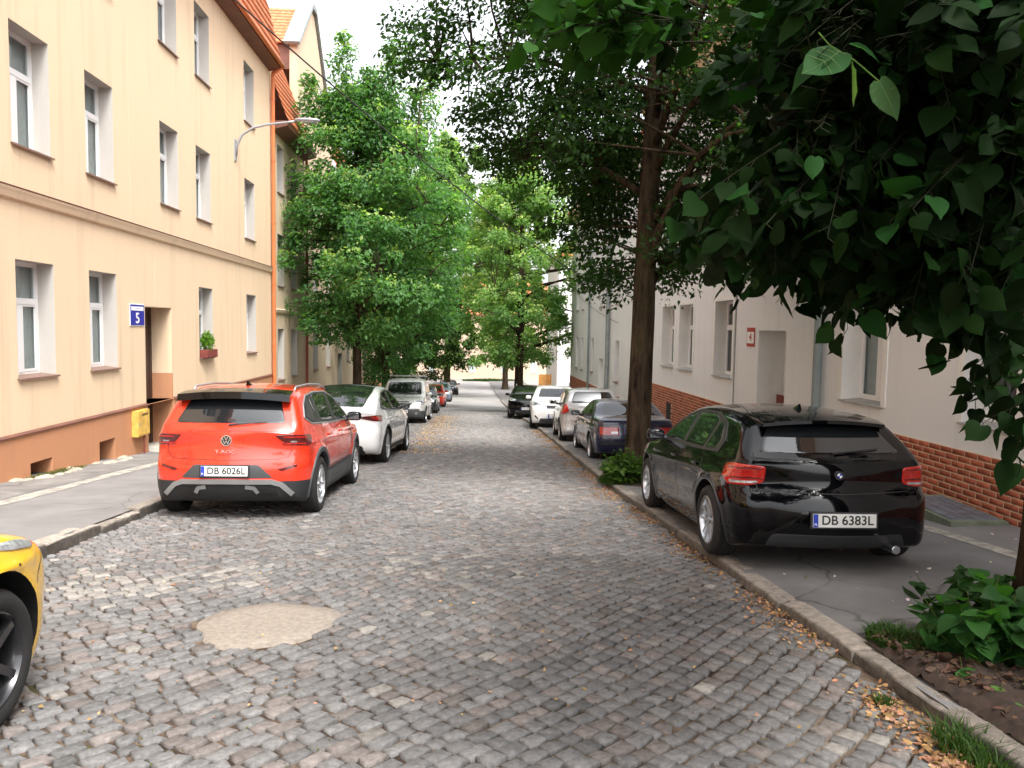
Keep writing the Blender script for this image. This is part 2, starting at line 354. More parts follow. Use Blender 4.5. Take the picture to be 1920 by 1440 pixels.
# setts laid diagonally in a slightly wavy running bond
def warp(s, t):
    x0 = s; y0 = t
    a = R(44) + .10 * np.sin(s * .35 + t * .2) - .02 * s * .3
    x = x0 * math.cos(R(44)) - y0 * math.sin(R(44)); y = x0 * math.sin(R(44)) + y0 * math.cos(R(44))
    wx = .16 * np.sin(y * .55 + x * .3) + .035 * np.sin(y * 1.4 + 1.3 * x + 2)
    wy = .20 * np.sin(x * .9 + 1.0) + .045 * np.sin(x * 1.9 + y * .5) + .04 * np.sin(y * 1.3)
    return x + wx, y + wy
def setts():
    L, Wd = .116, .101
    S = []; T = []; W_ = []
    j = np.arange(-320, 480)
    for jj in j:
        rs = random.Random(int(jj) * 13 + 5); s = -60 + rs.random() * L
        row = []
        while s < 60:
            w = L * (0.82 + .4 * rs.random()); row.append((s + w / 2, w)); s += w
        a = np.array(row); S.append(a[:, 0]); W_.append(a[:, 1]); T.append(np.full(len(a), jj * Wd))
    S = np.concatenate(S); T = np.concatenate(T); W_ = np.concatenate(W_)
    cx, cy = warp(S, T)
    d = cy
    ok = (cx > KERB_L - .02) & (cx < kerb_r(cy) - .04) & (cy > 1.6) & (cy < 46) & ~in_patch(cx, cy, .05)
    # only the fan the street shows (with a margin on both sides)
    ok &= (cx > -0.75 * cy - 1.2) & (cx < .8 * cy + 1.2)
    S, T, W_, cx, cy = S[ok], T[ok], W_[ok], cx[ok], cy[ok]
    o = np.argsort(cx ** 2 + (cy) ** 2); S, T, W_, cx, cy = S[o], T[o], W_[o], cx[o], cy[o]
    n = len(S); rg = np.random.default_rng(3)
    gap = .0055 + .005 * rg.random(n)
    hw = W_ / 2 - gap; hh = Wd / 2 - .005 - .005 * rg.random(n)
    rot = rg.normal(0, .05, n)
    V = np.zeros((n, 12, 3))
    crn = [(-1, -1), (1, -1), (1, 1), (-1, 1)]
    z0 = rg.normal(0, .0032, n); tx = rg.normal(0, .011, n); ty = rg.normal(0, .011, n)
    for lvl in range(3):
        for k, (a, b) in enumerate(crn):
            ja = rg.normal(0, .0042, n) if lvl == 0 else None
            if lvl == 0: J = (rg.normal(0, .0055, n), rg.normal(0, .0055, n)); crn_j = getattr(setts, 'j', {}); crn_j[k] = J; setts.j = crn_j
            else: J = setts.j[k]
            inset = 0 if lvl == 0 else (.001 if lvl == 1 else .008)
            s = a * (hw - inset) + J[0]; t = b * (hh - inset) + J[1]
            s2 = s * np.cos(rot) - t * np.sin(rot); t2 = s * np.sin(rot) + t * np.cos(rot)
            X, Y = warp(S + s2, T + t2)
            base = road_z(X, Y)
            z = base - .03 if lvl == 0 else (base - .0035 if lvl == 1 else base + .0025)
            z = z + (0 if lvl == 0 else 1) * (z0 + tx * s + ty * t)
            V[:, lvl * 4 + k] = np.stack([X, Y, z], -1)
    f = [(8, 9, 10, 11)]
    for k in range(4):
        k2 = (k + 1) % 4; f += [(4 + k, 4 + k2, 8 + k2, 8 + k), (k, k2, 4 + k2, 4 + k)]
    f = np.array(f)
    # stone colours: blue-grey basalt, with pale and pinkish granite ones; pale areas where relaid
    g = rg.normal(1, .13, n)[:, None]
    col = np.array([.163, .159, .157])[None] * g
    warmp = rg.random(n) < .25; col[warmp] *= np.array([1.10, 1.0, .95])
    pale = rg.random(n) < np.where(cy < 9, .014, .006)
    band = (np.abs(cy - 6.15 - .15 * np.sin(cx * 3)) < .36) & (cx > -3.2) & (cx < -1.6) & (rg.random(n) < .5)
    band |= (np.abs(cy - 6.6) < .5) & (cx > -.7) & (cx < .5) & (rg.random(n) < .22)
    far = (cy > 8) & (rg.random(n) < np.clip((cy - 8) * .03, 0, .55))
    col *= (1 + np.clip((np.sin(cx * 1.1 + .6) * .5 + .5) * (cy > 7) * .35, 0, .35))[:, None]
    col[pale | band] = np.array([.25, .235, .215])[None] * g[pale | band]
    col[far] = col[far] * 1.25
    tone_drift = .88 + .24 * (np.sin(cx * .8 + 1) * np.sin(cy * .5 + 2) * .5 + .5)  # broad, soft lighter and darker drift of the stone tone
    col *= tone_drift[:, None]
    col = np.clip(col, .04, .6)
    return V, f, col, n
sv, sf, sc, sn = setts()
NS = 296
for i in range(NS):
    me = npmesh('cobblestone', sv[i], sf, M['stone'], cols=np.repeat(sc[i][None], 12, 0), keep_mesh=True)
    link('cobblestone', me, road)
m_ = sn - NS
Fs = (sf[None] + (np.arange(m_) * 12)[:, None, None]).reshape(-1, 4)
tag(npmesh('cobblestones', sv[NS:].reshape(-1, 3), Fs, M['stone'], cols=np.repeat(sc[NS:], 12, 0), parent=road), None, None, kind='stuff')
# sandy repair patch set flush into the setts
mb = MB(); pts = []; N = 48
for ring, (g, dz) in enumerate([(0.055, -.03), (0.035, .0035), (-.10, .008), (-.28, .009)]):
    for k in range(N):
        t = 2 * math.pi * k / N; w = (1 + .05 * math.sin(3 * t + 1) + .04 * math.sin(5 * t) + .015 * math.sin(9 * t))
        u, v = (.40 + g) * w * math.cos(t), (.42 + g) * w * math.sin(t); a = R(12)
        x, y = PATCH[0] + u * math.cos(a) - v * math.sin(a), PATCH[1] + u * math.sin(a) + v * math.cos(a)
        mb.v.append((x, y, float(road_z(x, y)) + dz))
for r_ in range(3):
    for k in range(N): mb.f.append((r_ * N + k, r_ * N + (k + 1) % N, (r_ + 1) * N + (k + 1) % N, (r_ + 1) * N + k)); mb.m.append(0)
mb.f.append(tuple(range(3 * N, 4 * N))); mb.m.append(0)
struct(mb.build('road_patch', M['patch'], smooth=True))

# pavements
wy = np.concatenate([np.arange(-12, 60, .5), np.arange(60, 108, 3)])
def pav(name, f0, f1, n, mat, dz=0, y0=-12, y1=108):
    ys = wy[(wy >= y0) & (wy <= y1)]; t = np.linspace(0, 1, n)
    X = np.stack([f0(ys) + (f1(ys) - f0(ys)) * a for a in t], 1); Y = np.repeat(ys[:, None], n, 1)
    Z = gz(Y) + walk_h(X, Y) + dz + .004 * np.sin(X * 3 + Y) * np.sin(Y * 1.7)
    V = np.stack([X, Y, Z], -1).reshape(-1, 3); I = np.arange(len(ys) - 1)[:, None] * n + np.arange(n - 1)[None]
    return npmesh(name, V, np.stack([I, I + 1, I + 1 + n, I + n], -1).reshape(-1, 4), mat, smooth=True)
c_ = lambda v: (lambda y: np.full(len(y), v))
struct(pav('pavement', c_(-6.8), c_(KERB_L - .08), 8, M['asph_l']))
rag = lambda c, a, k: (lambda y: c + a * (np.sin(y * 2.3 + k) * .5 + np.sin(y * 5.9 + k * 2) * .35 + np.sin(y * 12.7 + k) * .3))
struct(pav('pavement_strip', rag(-5.54, .035, 1), rag(-5.32, .03, 4), 2, M['slab'], .005))
struct(pav('pavement_edge', c_(-6.8), rag(-5.60, .03, 6), 3, M['asph_e'], .004))
struct(pav('pavement', lambda y: kerb_r(y) + .06, c_(7.5), 8, M['asph_r']))
struct(pav('pavement_strip', c_(4.95), c_(5.12), 2, M['slab'], .005, y1=14))
struct(pav('pavement_edge', c_(5.12), c_(6.2), 3, M['asph_l'], .005))

def kerb(side, y0, y1, width, seed):
    par = struct(bpy.data.objects.new('kerb', None)); C.objects.link(par); rs = random.Random(seed); y = y0
    while y < y1:
        L = rs.uniform(.75, 1.15); gap = rs.uniform(.006, .025)
        if side < 0 and 7.9 < y < 8.9: L = .45
        ya, yb = y, y + L - gap; n = 7
        mbk = MB(); cv = rs.uniform(-.012, .012); dx = rs.uniform(-.02, .02); dz = rs.uniform(-.008, .008)
        if side < 0 and 7.9 < ya < 8.7: dx -= .03; dz -= .02
        K = .045 if side < 0 else 0; prof = [(0, -.1), (0, .045 + K), (.004, .062 + K), (.018, .074 + K), (width * .5, .08 + K), (width - .01, .077 + K), (width, .05), (width, -.1)]
        for i in range(n):
            yy = ya + (yb - ya) * i / (n - 1); e = .006 if i in (0, n - 1) else 0
            xk = KERB_L if side < 0 else float(kerb_r(yy))
            for (px, pz) in prof:
                jx = rs.uniform(-.006, .006) - (.004 if pz > .05 and px < .02 else 0) * 0
                jz = rs.uniform(-.006, .003) if pz > 0 else 0
                if 0 < px < .02 and rs.random() < .15: jz -= .012; jx += .012
                x = xk + (1 if side > 0 else -1) * (px + jx + dx)
                mbk.v.append((x, yy + rs.uniform(-.003, .003), float(gz(yy)) + pz + jz + dz - (e if pz > 0 else 0)))
        k = len(prof)
        for i in range(n - 1):
            for j in range(k - 1): mbk.f.append((i * k + j, i * k + j + 1, (i + 1) * k + j + 1, (i + 1) * k + j)); mbk.m.append(0)
        mbk.f += [tuple(range(k)), tuple(range((n - 1) * k, n * k))]; mbk.m += [0, 0]
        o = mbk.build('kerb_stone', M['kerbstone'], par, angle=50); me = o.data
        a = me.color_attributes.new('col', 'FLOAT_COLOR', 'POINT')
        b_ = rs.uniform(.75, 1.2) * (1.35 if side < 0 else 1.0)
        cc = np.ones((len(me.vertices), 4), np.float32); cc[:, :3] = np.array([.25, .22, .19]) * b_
        vi = np.arange(len(me.vertices)) % 8; cc[vi < 3, :3] *= (.28 if side < 0 else .5)   # road grime plus painted-in shade on the face
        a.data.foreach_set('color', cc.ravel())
        y += L
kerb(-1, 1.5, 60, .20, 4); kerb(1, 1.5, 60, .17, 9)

# ------------------------------------------------------------ buildings
def facade(parent, name, X, s, y0, y1, z0, z1, ops, mat, rev, depth=.25, top=None):
    """wall in plane x=X with normal s, holes ops=[(y0,y1,z0,z1,depth?)]"""
    ys = sorted({y0, y1, *[o[0] for o in ops], *[o[1] for o in ops]}); zs = sorted({z0, z1, *[o[2] for o in ops], *[o[3] for o in ops]})
    mb = MB(); vid = {}
    def vv(x, y, z):
        k = (round(x, 4), round(y, 4), round(z, 4))
        if k not in vid: vid[k] = len(mb.v); mb.v.append((x, y, z))
        return vid[k]
    for i in range(len(ys) - 1):
        for j in range(len(zs) - 1):
            cy, cz = (ys[i] + ys[i + 1]) / 2, (zs[j] + zs[j + 1]) / 2
            if any(o[0] < cy < o[1] and o[2] < cz < o[3] for o in ops): continue
            f = [vv(X, ys[i], zs[j]), vv(X, ys[i + 1], zs[j]), vv(X, ys[i + 1], zs[j + 1]), vv(X, ys[i], zs[j + 1])]
            mb.f.append(tuple(f if s > 0 else f[::-1])); mb.m.append(0)
    for o in ops:
        d = (o[4] if len(o) > 4 else depth) + .06; a, b, c, e = o[:4]; Xi = X - s * d
        q = [((X, a, c), (X, b, c), (Xi, b, c), (Xi, a, c)), ((X, a, e), (Xi, a, e), (Xi, b, e), (X, b, e)),
             ((X, a, c), (Xi, a, c), (Xi, a, e), (X, a, e)), ((X, b, c), (X, b, e), (Xi, b, e), (Xi, b, c))]
        for quad in q:
            k = len(mb.v); mb.v += list(quad); mb.f.append((k, k + 1, k + 2, k + 3)); mb.m.append(1)
    me = bpy.data.meshes.new(name); me.from_pydata(mb.v, [], mb.f)
    me.materials.append(mat); me.materials.append(rev); me.polygons.foreach_set('material_index', mb.m)
    return link(name, me, parent)
def window(parent, X, s, y0, y1, z0, z1, depth=.25, sill='sill', detail=2, surround=None, transom=.34, curtain=True, tilt=False):
    xf = X - s * depth; fw = .065
    def bx(mb, xa, xb, *r, **k): mb.box(min(xa, xb), max(xa, xb), *r, **k)
    mb = MB(); xo, xi = xf, xf - s * .06
    e = .012
    bx(mb, xo, xi, y0 - e, y0 + fw, z0, z1 + e); bx(mb, xo, xi, y1 - fw, y1 + e, z0, z1 + e)
    bx(mb, xo + s * .002, xi, y0 + fw - .002, y1 - fw + .002, z0, z0 + fw + .01); bx(mb, xo + s * .002, xi, y0 + fw - .002, y1 - fw + .002, z1 - fw, z1)
    zt = z1 - (z1 - z0) * transom; ym = (y0 + y1) / 2
    bx(mb, xo + s * .018, xi, y0 + fw - .001, y1 - fw + .001, zt - .045, zt + .045)
    if detail > 1:
        bx(mb, xo + s * .012, xi, ym - .045, ym + .045, z0 + fw, zt - .045)
        for ya, yb in ((y0 + fw, ym - .045), (ym + .045, y1 - fw)):   # sash frames
            for za, zb in ((z0 + fw + .01, zt - .045),):
                w = .035
                bx(mb, xo + s * .008, xo - s * .02, ya, ya + w, za, zb); bx(mb, xo + s * .008, xo - s * .02, yb - w, yb, za, zb)
                bx(mb, xo + s * .0075, xo - s * .02, ya + w, yb - w, za, za + w); bx(mb, xo + s * .0075, xo - s * .02, ya + w, yb - w, zb - w, zb)
    fr = mb.build('window', M['upvc'], parent)
    xp = xf - s * .03
    rects = [(y0 + fw, y1 - fw, zt + .045, z1 - fw)]
    rects += [(y0 + fw, ym - .045, z0 + fw, zt - .045), (ym + .045, y1 - fw, z0 + fw, zt - .045)] if detail > 1 else [(y0 + fw, y1 - fw, z0 + fw, zt - .045)]
    for (a, b, c, d) in rects:
        mp = MB(); mp.box(min(xp, xp - s * .008), max(xp, xp - s * .008), a - .01, b + .01, c - .01, d + .01); mp.build('pane', M['pane'], fr)
    if curtain:
        n = 30; mc = MB(); rs = random.Random(int(y0 * 100 + z0 * 10)); ph = rs.random() * 6
        cz0 = z0; cz1 = z1
        for k in range(n + 1):
            y = y0 + (y1 - y0) * k / n; x = xf - s * (.085 + .018 * math.sin(k * 1.9 + ph) + .01 * math.sin(k * .7))
            mc.v += [(x, y, cz0), (x, y, cz1)]
        for k in range(n): mc.f.append((2 * k, 2 * k + 2, 2 * k + 3, 2 * k + 1)); mc.m.append(0)
        mc.build('curtain', M['curtain'], fr, smooth=True)
    else:
        mc = MB(); mc.box(min(xf - s * .5, xf - s * .45), max(xf - s * .5, xf - s * .45), y0 - .2, y1 + .2, z0 - .1, z1 + .1); mc.build('room_shade', M['dark'], fr)
    if sill:
        ms = MB(); p = .05
        prof = [(X - s * depth, z0 + .035), (X + s * p, z0 + .006), (X + s * p, z0 - .022), (X + s * (p - .012), z0 - .022), (X + s * (p - .014), z0 - .004), (X - s * depth, z0 + .018)]
        ms.prism(prof, y0 - .03, y1 + .03, 'y'); ms.build('sill', M[sill], fr)
    if surround:
        mt = MB(); w = surround; t = .018
        bx(mt, X - s * .01, X + s * t, y0 - w, y0 + .001, z0 - .0, z1 + w); bx(mt, X - s * .01, X + s * t, y1 - .001, y1 + w, z0 - .0, z1 + w)
        bx(mt, X - s * .01, X + s * (t - .002), y0 - .001, y1 + .001, z1 - .001, z1 + w); mt.build('surround', M['trim'], fr)
    return fr
def solid_rest(parent, X, s, y0, y1, z0, z1, mat, deep=9):
    """end walls, back and top behind the facade"""
    Xb = X - s * deep; v = [(X, y0, z0), (X, y0, z1), (X, y1, z0), (X, y1, z1), (Xb, y0, z0), (Xb, y0, z1), (Xb, y1, z0), (Xb, y1, z1)]
    mb = MB(); mb.add(v, [(0, 4, 5, 1), (2, 3, 7, 6), (4, 6, 7, 5), (1, 5, 7, 3)]); return mb.build('rear_wall', mat, parent)
def tiled_slope(parent, X0, z0, X1, z1, y0, y1, row=.30, colw=.22, name='roof'):
    """steep tiled slope from eaves (X0,z0) to top (X1,z1); overlapping rows of rounded tiles as real geometry"""
    L = math.hypot(X1 - X0, z1 - z0); nr = int(L / row); dx, dz = (X1 - X0) / L, (z1 - z0) / L
    sgn = 1 if X1 < X0 else -1; nx, nz = dz * sgn, -dx * sgn
    nc = int((y1 - y0) / colw) * 6; ys = np.linspace(y0, y1, nc + 1)
    wav = .018 * np.abs(np.sin(np.arange(nc + 1) * math.pi / 6))
    V = []; F = []
    for r in range(nr):
        a0, a1 = r * row - .02, r * row + row + .03
        for (a, lift) in ((a0, .0), (a0, .045), (a1, .012)):
            h = wav + lift
            V.append(np.stack([X0 + dx * a + nx * h, ys, z0 + dz * a + nz * h], -1))
        b = r * 3 * (nc + 1); k = np.arange(nc)
        for q in (0, 1): F.append(np.stack([b + q * (nc + 1) + k, b + q * (nc + 1) + k + 1, b + (q + 1) * (nc + 1) + k + 1, b + (q + 1) * (nc + 1) + k], -1))
    o = npmesh(name, np.concatenate(V), np.concatenate(F), M['tile'], parent=parent); o['kind'] = 'stuff'; return o
def downpipe(parent, x, y, z0, z1, r, mat, mount=None, kink=0, s=1):
    mb = MB(); pts = [(x, y, z1), (x, y, z0 + .35), (x, y, z0 + .2), (x + s * kink, y, z0)] if kink else [(x, y, z1), (x, y, z0)]
    mb.tube(pts, r, 12)
    z = z0 + .8
    while z < z1: mb.tube([(x, y, z), (x, y, z + .05)], r + .012, 12); z += 2.0
    return mb.build('downpipe', mat, parent, angle=40)
def cornice(parent, X, s, y0, y1, prof, name, mat):
    mb = MB(); mb.prism([(X + s * a, z) for a, z in prof], y0, y1, 'y'); return mb.build(name, mat, parent)

# --- left: yellow house
XL = -6.47; B = thing('apartment_house', 'yellow rendered three-storey house with terracotta plinth, left of the street', 'house', (0, 0, 0))
rows = [(7.45, 9.16), (4.11, 5.83)]; cols = [(11.5, 12.53), (13.65, 14.68), (16.82, 17.85), (18.98, 20.02), (23.0, 24.05)]
near = [(8.6, 9.63), (6.4, 7.43), (3.2, 4.2)]
ops = [(a, b, c, d) for (c, d) in rows for (a, b) in near + cols]
gops = [(11.5, 12.53, .75, 2.48), (13.66, 14.69, .75, 2.48), (19.08, 20.08, .75, 2.48), (23.11, 24.12, .75, 2.48), (8.5, 9.5, .75, 2.48), (6.2, 7.2, .75, 2.48)]
door = (15.93, 17.33, -2.2, 1.94, .43)
facade(B, 'wall', XL, 1, -4, 26.2, -.06, 9.95, ops + gops + [(15.93, 17.33, -.06, 1.94, .43)], M['yellow'], M['reveal'])
# warm side of the door recess is painted like the wall
mb = MB(); mb.box(XL - .44, XL + .001, 17.322, 17.36, .5, 1.93); mb.box(XL - .44, XL - .001, 15.9, 17.36, 1.925, 1.96); mb.build('door_reveal', M['yellow'], B)
mb = MB(); mb.box(XL - .44, XL + .0005, 17.318, 17.36, -.05, .5); mb.box(XL - .44, XL + .028, 17.317, 17.36, -1.6, -.052); mb.build('door_reveal', M['terra'], B)
facade(B, 'plinth', XL + .03, 1, -4, 26.2, -2.4, -.06, [(11.69, 12.30, -.80, -.52, .4), (13.84, 14.45, -.96, -.52, .4), (15.93, 17.33, -2.3, -.06, .43), (17.84, 18.52, -.70, -.27, .1), (23.2, 23.9, -1.15, -.7, .3)], M['terra'], M['terra'])
cornice(B, XL, 1, -4, 15.93, [(0, -.075), (.055, -.075), (.055, -.055), (0, -.03)], 'drip_edge', M['soffit'])
cornice(B, XL, 1, 17.33, 26.2, [(0, -.075), (.055, -.075), (.055, -.055), (0, -.03)], 'drip_edge', M['soffit'])
for (a, b, c, d) in ops: window(B, XL, 1, a, b, c, d, tilt=False)
for (a, b, c, d) in gops: window(B, XL, 1, a, b, c, d)
cornice(B, XL, 1, -4, 26.2, [(0, 3.31), (.05, 3.33), (.07, 3.40), (.09, 3.45), (.09, 3.475), (.0, 3.49)], 'string_course', M['yellow'])
cornice(B, XL, 1, -4, 26.2, [(0, 3.49), (.10, 3.477), (.10, 3.492), (0, 3.51)], 'ledge_flashing', M['soffit'])
mb = MB(); xd = XL - .43
mb.box(xd - .05, xd, 15.93, 16.05, -1.35, 1.93); mb.box(xd - .05, xd, 17.2, 17.32, -1.35, 1.93); mb.box(xd - .05, xd - .001, 16.05, 17.2, 1.82, 1.93)
d_ = mb.build('door', M['door'], B)
mb = MB(); mb.box(xd - .045, xd - .012, 16.05, 17.2, -1.35, 1.82)
for za, zb in ((-1.1, -.3), (-.15, .6), (.75, 1.65)): mb.box(xd - .02, xd - .003, 16.2, 16.6, za, zb); mb.box(xd - .02, xd - .003, 16.68, 17.06, za, zb)
mb.build('door_leaf', M['door'], d_)
mb = MB(); mb.tube([(xd + .04, 16.14, -.1), (xd + .04, 16.24, -.1)], .012); mb.box(xd - .01, xd + .01, 16.12, 16.17, -.2, 0); mb.build('handle', M['steel'], d_)
mb = MB(); mb.box(XL - .5, XL + .34, 15.85, 17.42, -2.0, -1.03, bev=.01); mb.build('doorstep', M['concrete'], B)
for (a, b, c, d, dp) in ((11.69, 12.30, -.80, -.52, .4), (13.84, 14.45, -.96, -.52, .4), (23.2, 23.9, -1.15, -.7, .3)):
    mb = MB(); mb.box(XL - dp + .0, XL - dp + .04, a - .03, b + .03, c - .03, d + .03); mb.build('cellar_window', M['dark'], B)
mb = MB(); mb.box(XL - .04, XL - .03, 17.84, 18.52, -.70, -.27); w_ = mb.build('cellar_window', M['pane'], B)
mb = MB(); [mb.box(XL - .05, XL + .0, a, b, c, d) for a, b, c, d in ((17.84, 17.9, -.7, -.27), (18.46, 18.52, -.7, -.27), (17.9, 18.46, -.32, -.27), (17.9, 18.46, -.7, -.65))]; mb.build('cellar_frame', M['zinc'], B)
# expansion seams in the render
mb = MB(); [mb.box(XL - .01, XL + .004, y, y + .014, z, z2) for y, z, z2 in ((15.35, 3.52, 9.9), (20.95, 3.52, 9.9), (16.45, 1.97, 3.3))]; mb.build('render_seam', M['tan'], B)
solid_rest(B, XL, 1, -4, 26.2, -2.4, 9.95, M['yellow'])
cornice(B, XL, 1, -4, 25.9, [(0, 9.76), (.36, 9.84), (.38, 9.84), (.38, 9.95), (0, 9.95)], 'soffit', M['soffit'])
mb = MB(); mb.tube([(XL + .44, y, 9.93) for y in np.linspace(-4, 25.9, 12)], .07, 10); mb.build('gutter', M['orange_metal'], B, smooth=True)
tiled_slope(B, XL + .38, 9.97, XL - .25, 12.6, -4, 25.9); tiled_slope(B, XL - .25, 12.6, XL - 4.5, 14.6, -4, 25.9)
mb = MB(); mb.prism([(XL + .33, 9.94), (XL - .32, 12.58), (XL - 4.5, 14.58), (XL - 9, 9.95)], -3.98, 25.88, 'y'); mb.build('roof_body', M['soffit'], B)
# roof window boxes (dormers)
for yd in (7.5, 13.5, 20.3):
    mb = MB(); mb.prism([(XL + .30, 10.75), (XL + .30, 12.3), (XL - 2.2, 12.9), (XL - 2.2, 10.75)], yd, yd + 1.5, 'y'); dm = mb.build('dormer', M['orange_metal'], B)
    mb = MB(); mb.box(XL + .30, XL + .32, yd + .2, yd + 1.3, 11.0, 12.1); mb.build('pane', M['pane'], dm)
downpipe(B, XL + .10, 25.95, -1.9, 9.6, .06, M['orange_metal'])
mb = MB(); mb.tube([(XL + .10, 25.95, 9.6), (XL + .10, 25.93, 9.70), (XL + .42, 25.85, 9.9)], .06, 10); mb.build('gutter_elbow', M['orange_metal'], B, smooth=True)

# --- left: tan house with gable
B2 = thing('apartment_house', 'tan rendered house with red downpipe and tiled gable, behind the left street tree', 'house')
c2 = [(26.87, 27.75), (28.9, 29.86), (32.95, 33.98), (36.0, 37.0), (39.4, 40.4), (42.0, 43.0)]
op2 = [(a, b, -.33, 1.46) for a, b in c2 if not 38 < a < 40] + [(a, b, 2.93, 4.7) for a, b in c2] + [(a, b, 6.1, 7.7) for a, b in c2]
dr2 = (39.2, 40.5, -3.0, .2, .3)
facade(B2, 'wall', XL, 1, 26.2, 44.4, -4, 8.3, op2 + [dr2], M['tan'], M['reveal'])
for (a, b, c, d) in op2: window(B2, XL, 1, a, b, c, d, detail=1)
mb = MB(); mb.box(XL - .32, XL - .28, 39.2, 40.5, -3, .2); mb.box(XL - .29, XL - .262, 39.35, 40.35, -2.7, -1.3); mb.box(XL - .29, XL - .262, 39.35, 40.35, -1.2, 0); mb.build('door', M['door'], B2)
solid_rest(B2, XL, 1, 26.22, 44.4, -4, 8.3, M['tan'])
cornice(B2, XL, 1, 26.2, 31.1, [(0, 8.0), (.5, 8.15), (.52, 8.3), (0, 8.3)], 'soffit', M['soffit']); cornice(B2, XL, 1, 37.4, 44.4, [(0, 8.0), (.5, 8.15), (.52, 8.3), (0, 8.3)], 'soffit', M['soffit'])
cornice(B2, XL, 1, 26.2, 44.4, [(0, 2.0), (.06, 2.03), (.08, 2.12), (0, 2.15)], 'string_course', M['tan'])
tiled_slope(B2, XL + .5, 8.3, XL - .6, 11.2, 26.22, 30.2); tiled_slope(B2, XL + .5, 8.3, XL - .6, 11.2, 37.4, 44.4)
tiled_slope(B2, XL - .6, 11.2, XL - 4.5, 13.0, 26.22, 44.4)
# gable on the street front
mb = MB(); mb.prism([(30.1, 8.3), (30.1, 12.1), (32.7, 14.35), (33.2, 14.35), (37.6, 9.8), (37.6, 8.3)], XL - .3, XL + .002, 'x'); mb.build('gable', M['tan'], B2)
mb = MB()
for (a, b) in (((29.95, 12.05), (32.65, 14.5)), ((33.25, 14.5), (37.8, 9.75))):
    L_ = math.hypot(b[0] - a[0], b[1] - a[1]); nx_, nz_ = -(b[1] - a[1]) / L_, (b[0] - a[0]) / L_
    mb.prism([a, b, (b[0] + nx_ * .12, b[1] + nz_ * .12), (a[0] + nx_ * .12, a[1] + nz_ * .12)], XL - .5, XL + .12, 'x')
mb.prism([(32.6, 14.4), (33.3, 14.4), (33.3, 14.62), (32.6, 14.62)], XL - .5, XL + .14, 'x'); mb.build('gable_coping', M['zinc'], B2)
mb = MB(); mb.prism([(30.1, 11.2), (30.1, 12.15), (32.9, 14.4), (37.6, 9.8), (37.6, 8.4)], XL - 5, XL - .31, 'x'); mb.build('cross_roof', M['soffit'], B2)
V = []; F = []; nr = 11; nc = 90      # tiles on the near slope of the cross roof
xs_ = np.linspace(XL - 5, XL - .5, nc + 1); wv = .02 * np.abs(np.sin(np.arange(nc + 1) * math.pi / 5))
for r_ in range(nr):
    for (t, l) in ((r_ / nr, 0), (r_ / nr, .05), ((r_ + 1.1) / nr, .015)):
        V.append(np.stack([xs_, 30.0 + 2.75 * t - .63 * (wv + l), 12.1 + 2.3 * t + .77 * (wv + l)], -1))
    b_ = r_ * 3 * (nc + 1); k_ = np.arange(nc)
    for q in (0, 1): F.append(np.stack([b_ + q * (nc + 1) + k_, b_ + q * (nc + 1) + k_ + 1, b_ + (q + 1) * (nc + 1) + k_ + 1, b_ + (q + 1) * (nc + 1) + k_], -1))
npmesh('roof', np.concatenate(V), np.concatenate(F), M['tile'], parent=B2)['kind'] = 'stuff'
mb = MB(); mb.box(XL - .02, XL + .06, 34.1, 34.7, 11.0, 11.9); mb.build('gable_vent', M['reveal'], B2)
downpipe(B2, XL + .10, 31.2, -2.2, 8.1, .055, M['red_metal'])

# --- left far: peach house
B3 = thing('apartment_house', 'peach house with orange plinth at the lower left end of the street', 'house')
c3 = [(45.5, 46.5), (49, 50), (52.5, 53.5), (56, 57), (60, 61)]
op3 = [(a, b, z, z + 1.6) for a, b in c3 for z in (-1.3, 1.9, 5.0)]
facade(B3, 'wall', XL, 1, 44.4, 66, -2.1, 7.6, op3, M['peach'], M['reveal'])
for (a, b, c, d) in op3: window(B3, XL, 1, a, b, c, d, detail=1, curtain=False)
mb = MB(); mb.box(XL - .3, XL + .03, 44.4, 66, -5, -2.1); mb.build('plinth', M['terra'], B3)
solid_rest(B3, XL, 1, 44.42, 66, -5, 7.6, M['peach']); tiled_slope(B3, XL + .5, 7.6, XL - 4.5, 11.6, 44.4, 66); cornice(B3, XL, 1, 44.4, 66, [(0, 7.3), (.5, 7.5), (.5, 7.62), (0, 7.62)], 'soffit', M['soffit'])

# --- right: grey house with brick plinth
XR = 6.0; BR = thing('apartment_house', 'pinkish grey house with white window surrounds and red brick plinth, right of the street', 'house')
colr = [(5.2, 6.4), (7.7, 8.9), (10.72, 11.9), (17.05, 18.3), (20.1, 21.4), (21.95, 23.3)]
opr = [(a, b, .56, 2.34) for a, b in colr] + [(a, b, z, z + 1.7) for a, b in colr + [(14.2, 15.4)] for z in (3.77, 6.6)]
drr = (14.12, 15.5, -1.3, 1.65, .55)
facade(BR, 'wall', XR, -1, -4, 25.2, -2.5, 8.75, opr + [drr], M['grey_pl'], M['trim'], depth=.28)
for (a, b, c, d) in opr: window(BR, XR, -1, a, b, c, d, depth=.28, sill='sill_grey', surround=.11, curtain=(int(a) % 2 == 0))
solid_rest(BR, XR, -1, -4, 25.2, -2.5, 8.75, M['grey_pl'])
xd = XR + .55
mb = MB(); mb.box(xd, xd + .05, 14.12, 14.24, -1.3, 1.65); mb.box(xd, xd + .05, 15.38, 15.5, -1.3, 1.65); mb.box(xd + .001, xd + .05, 14.24, 15.38, 1.53, 1.65); d_ = mb.build('door', M['upvc'], BR)
mb = MB(); mb.box(xd + .012, xd + .05, 14.24, 15.38, -1.3, 1.53); mb.box(xd, xd + .02, 14.38, 15.24, -.95, .1); mb.build('door_leaf', M['trim'], d_)
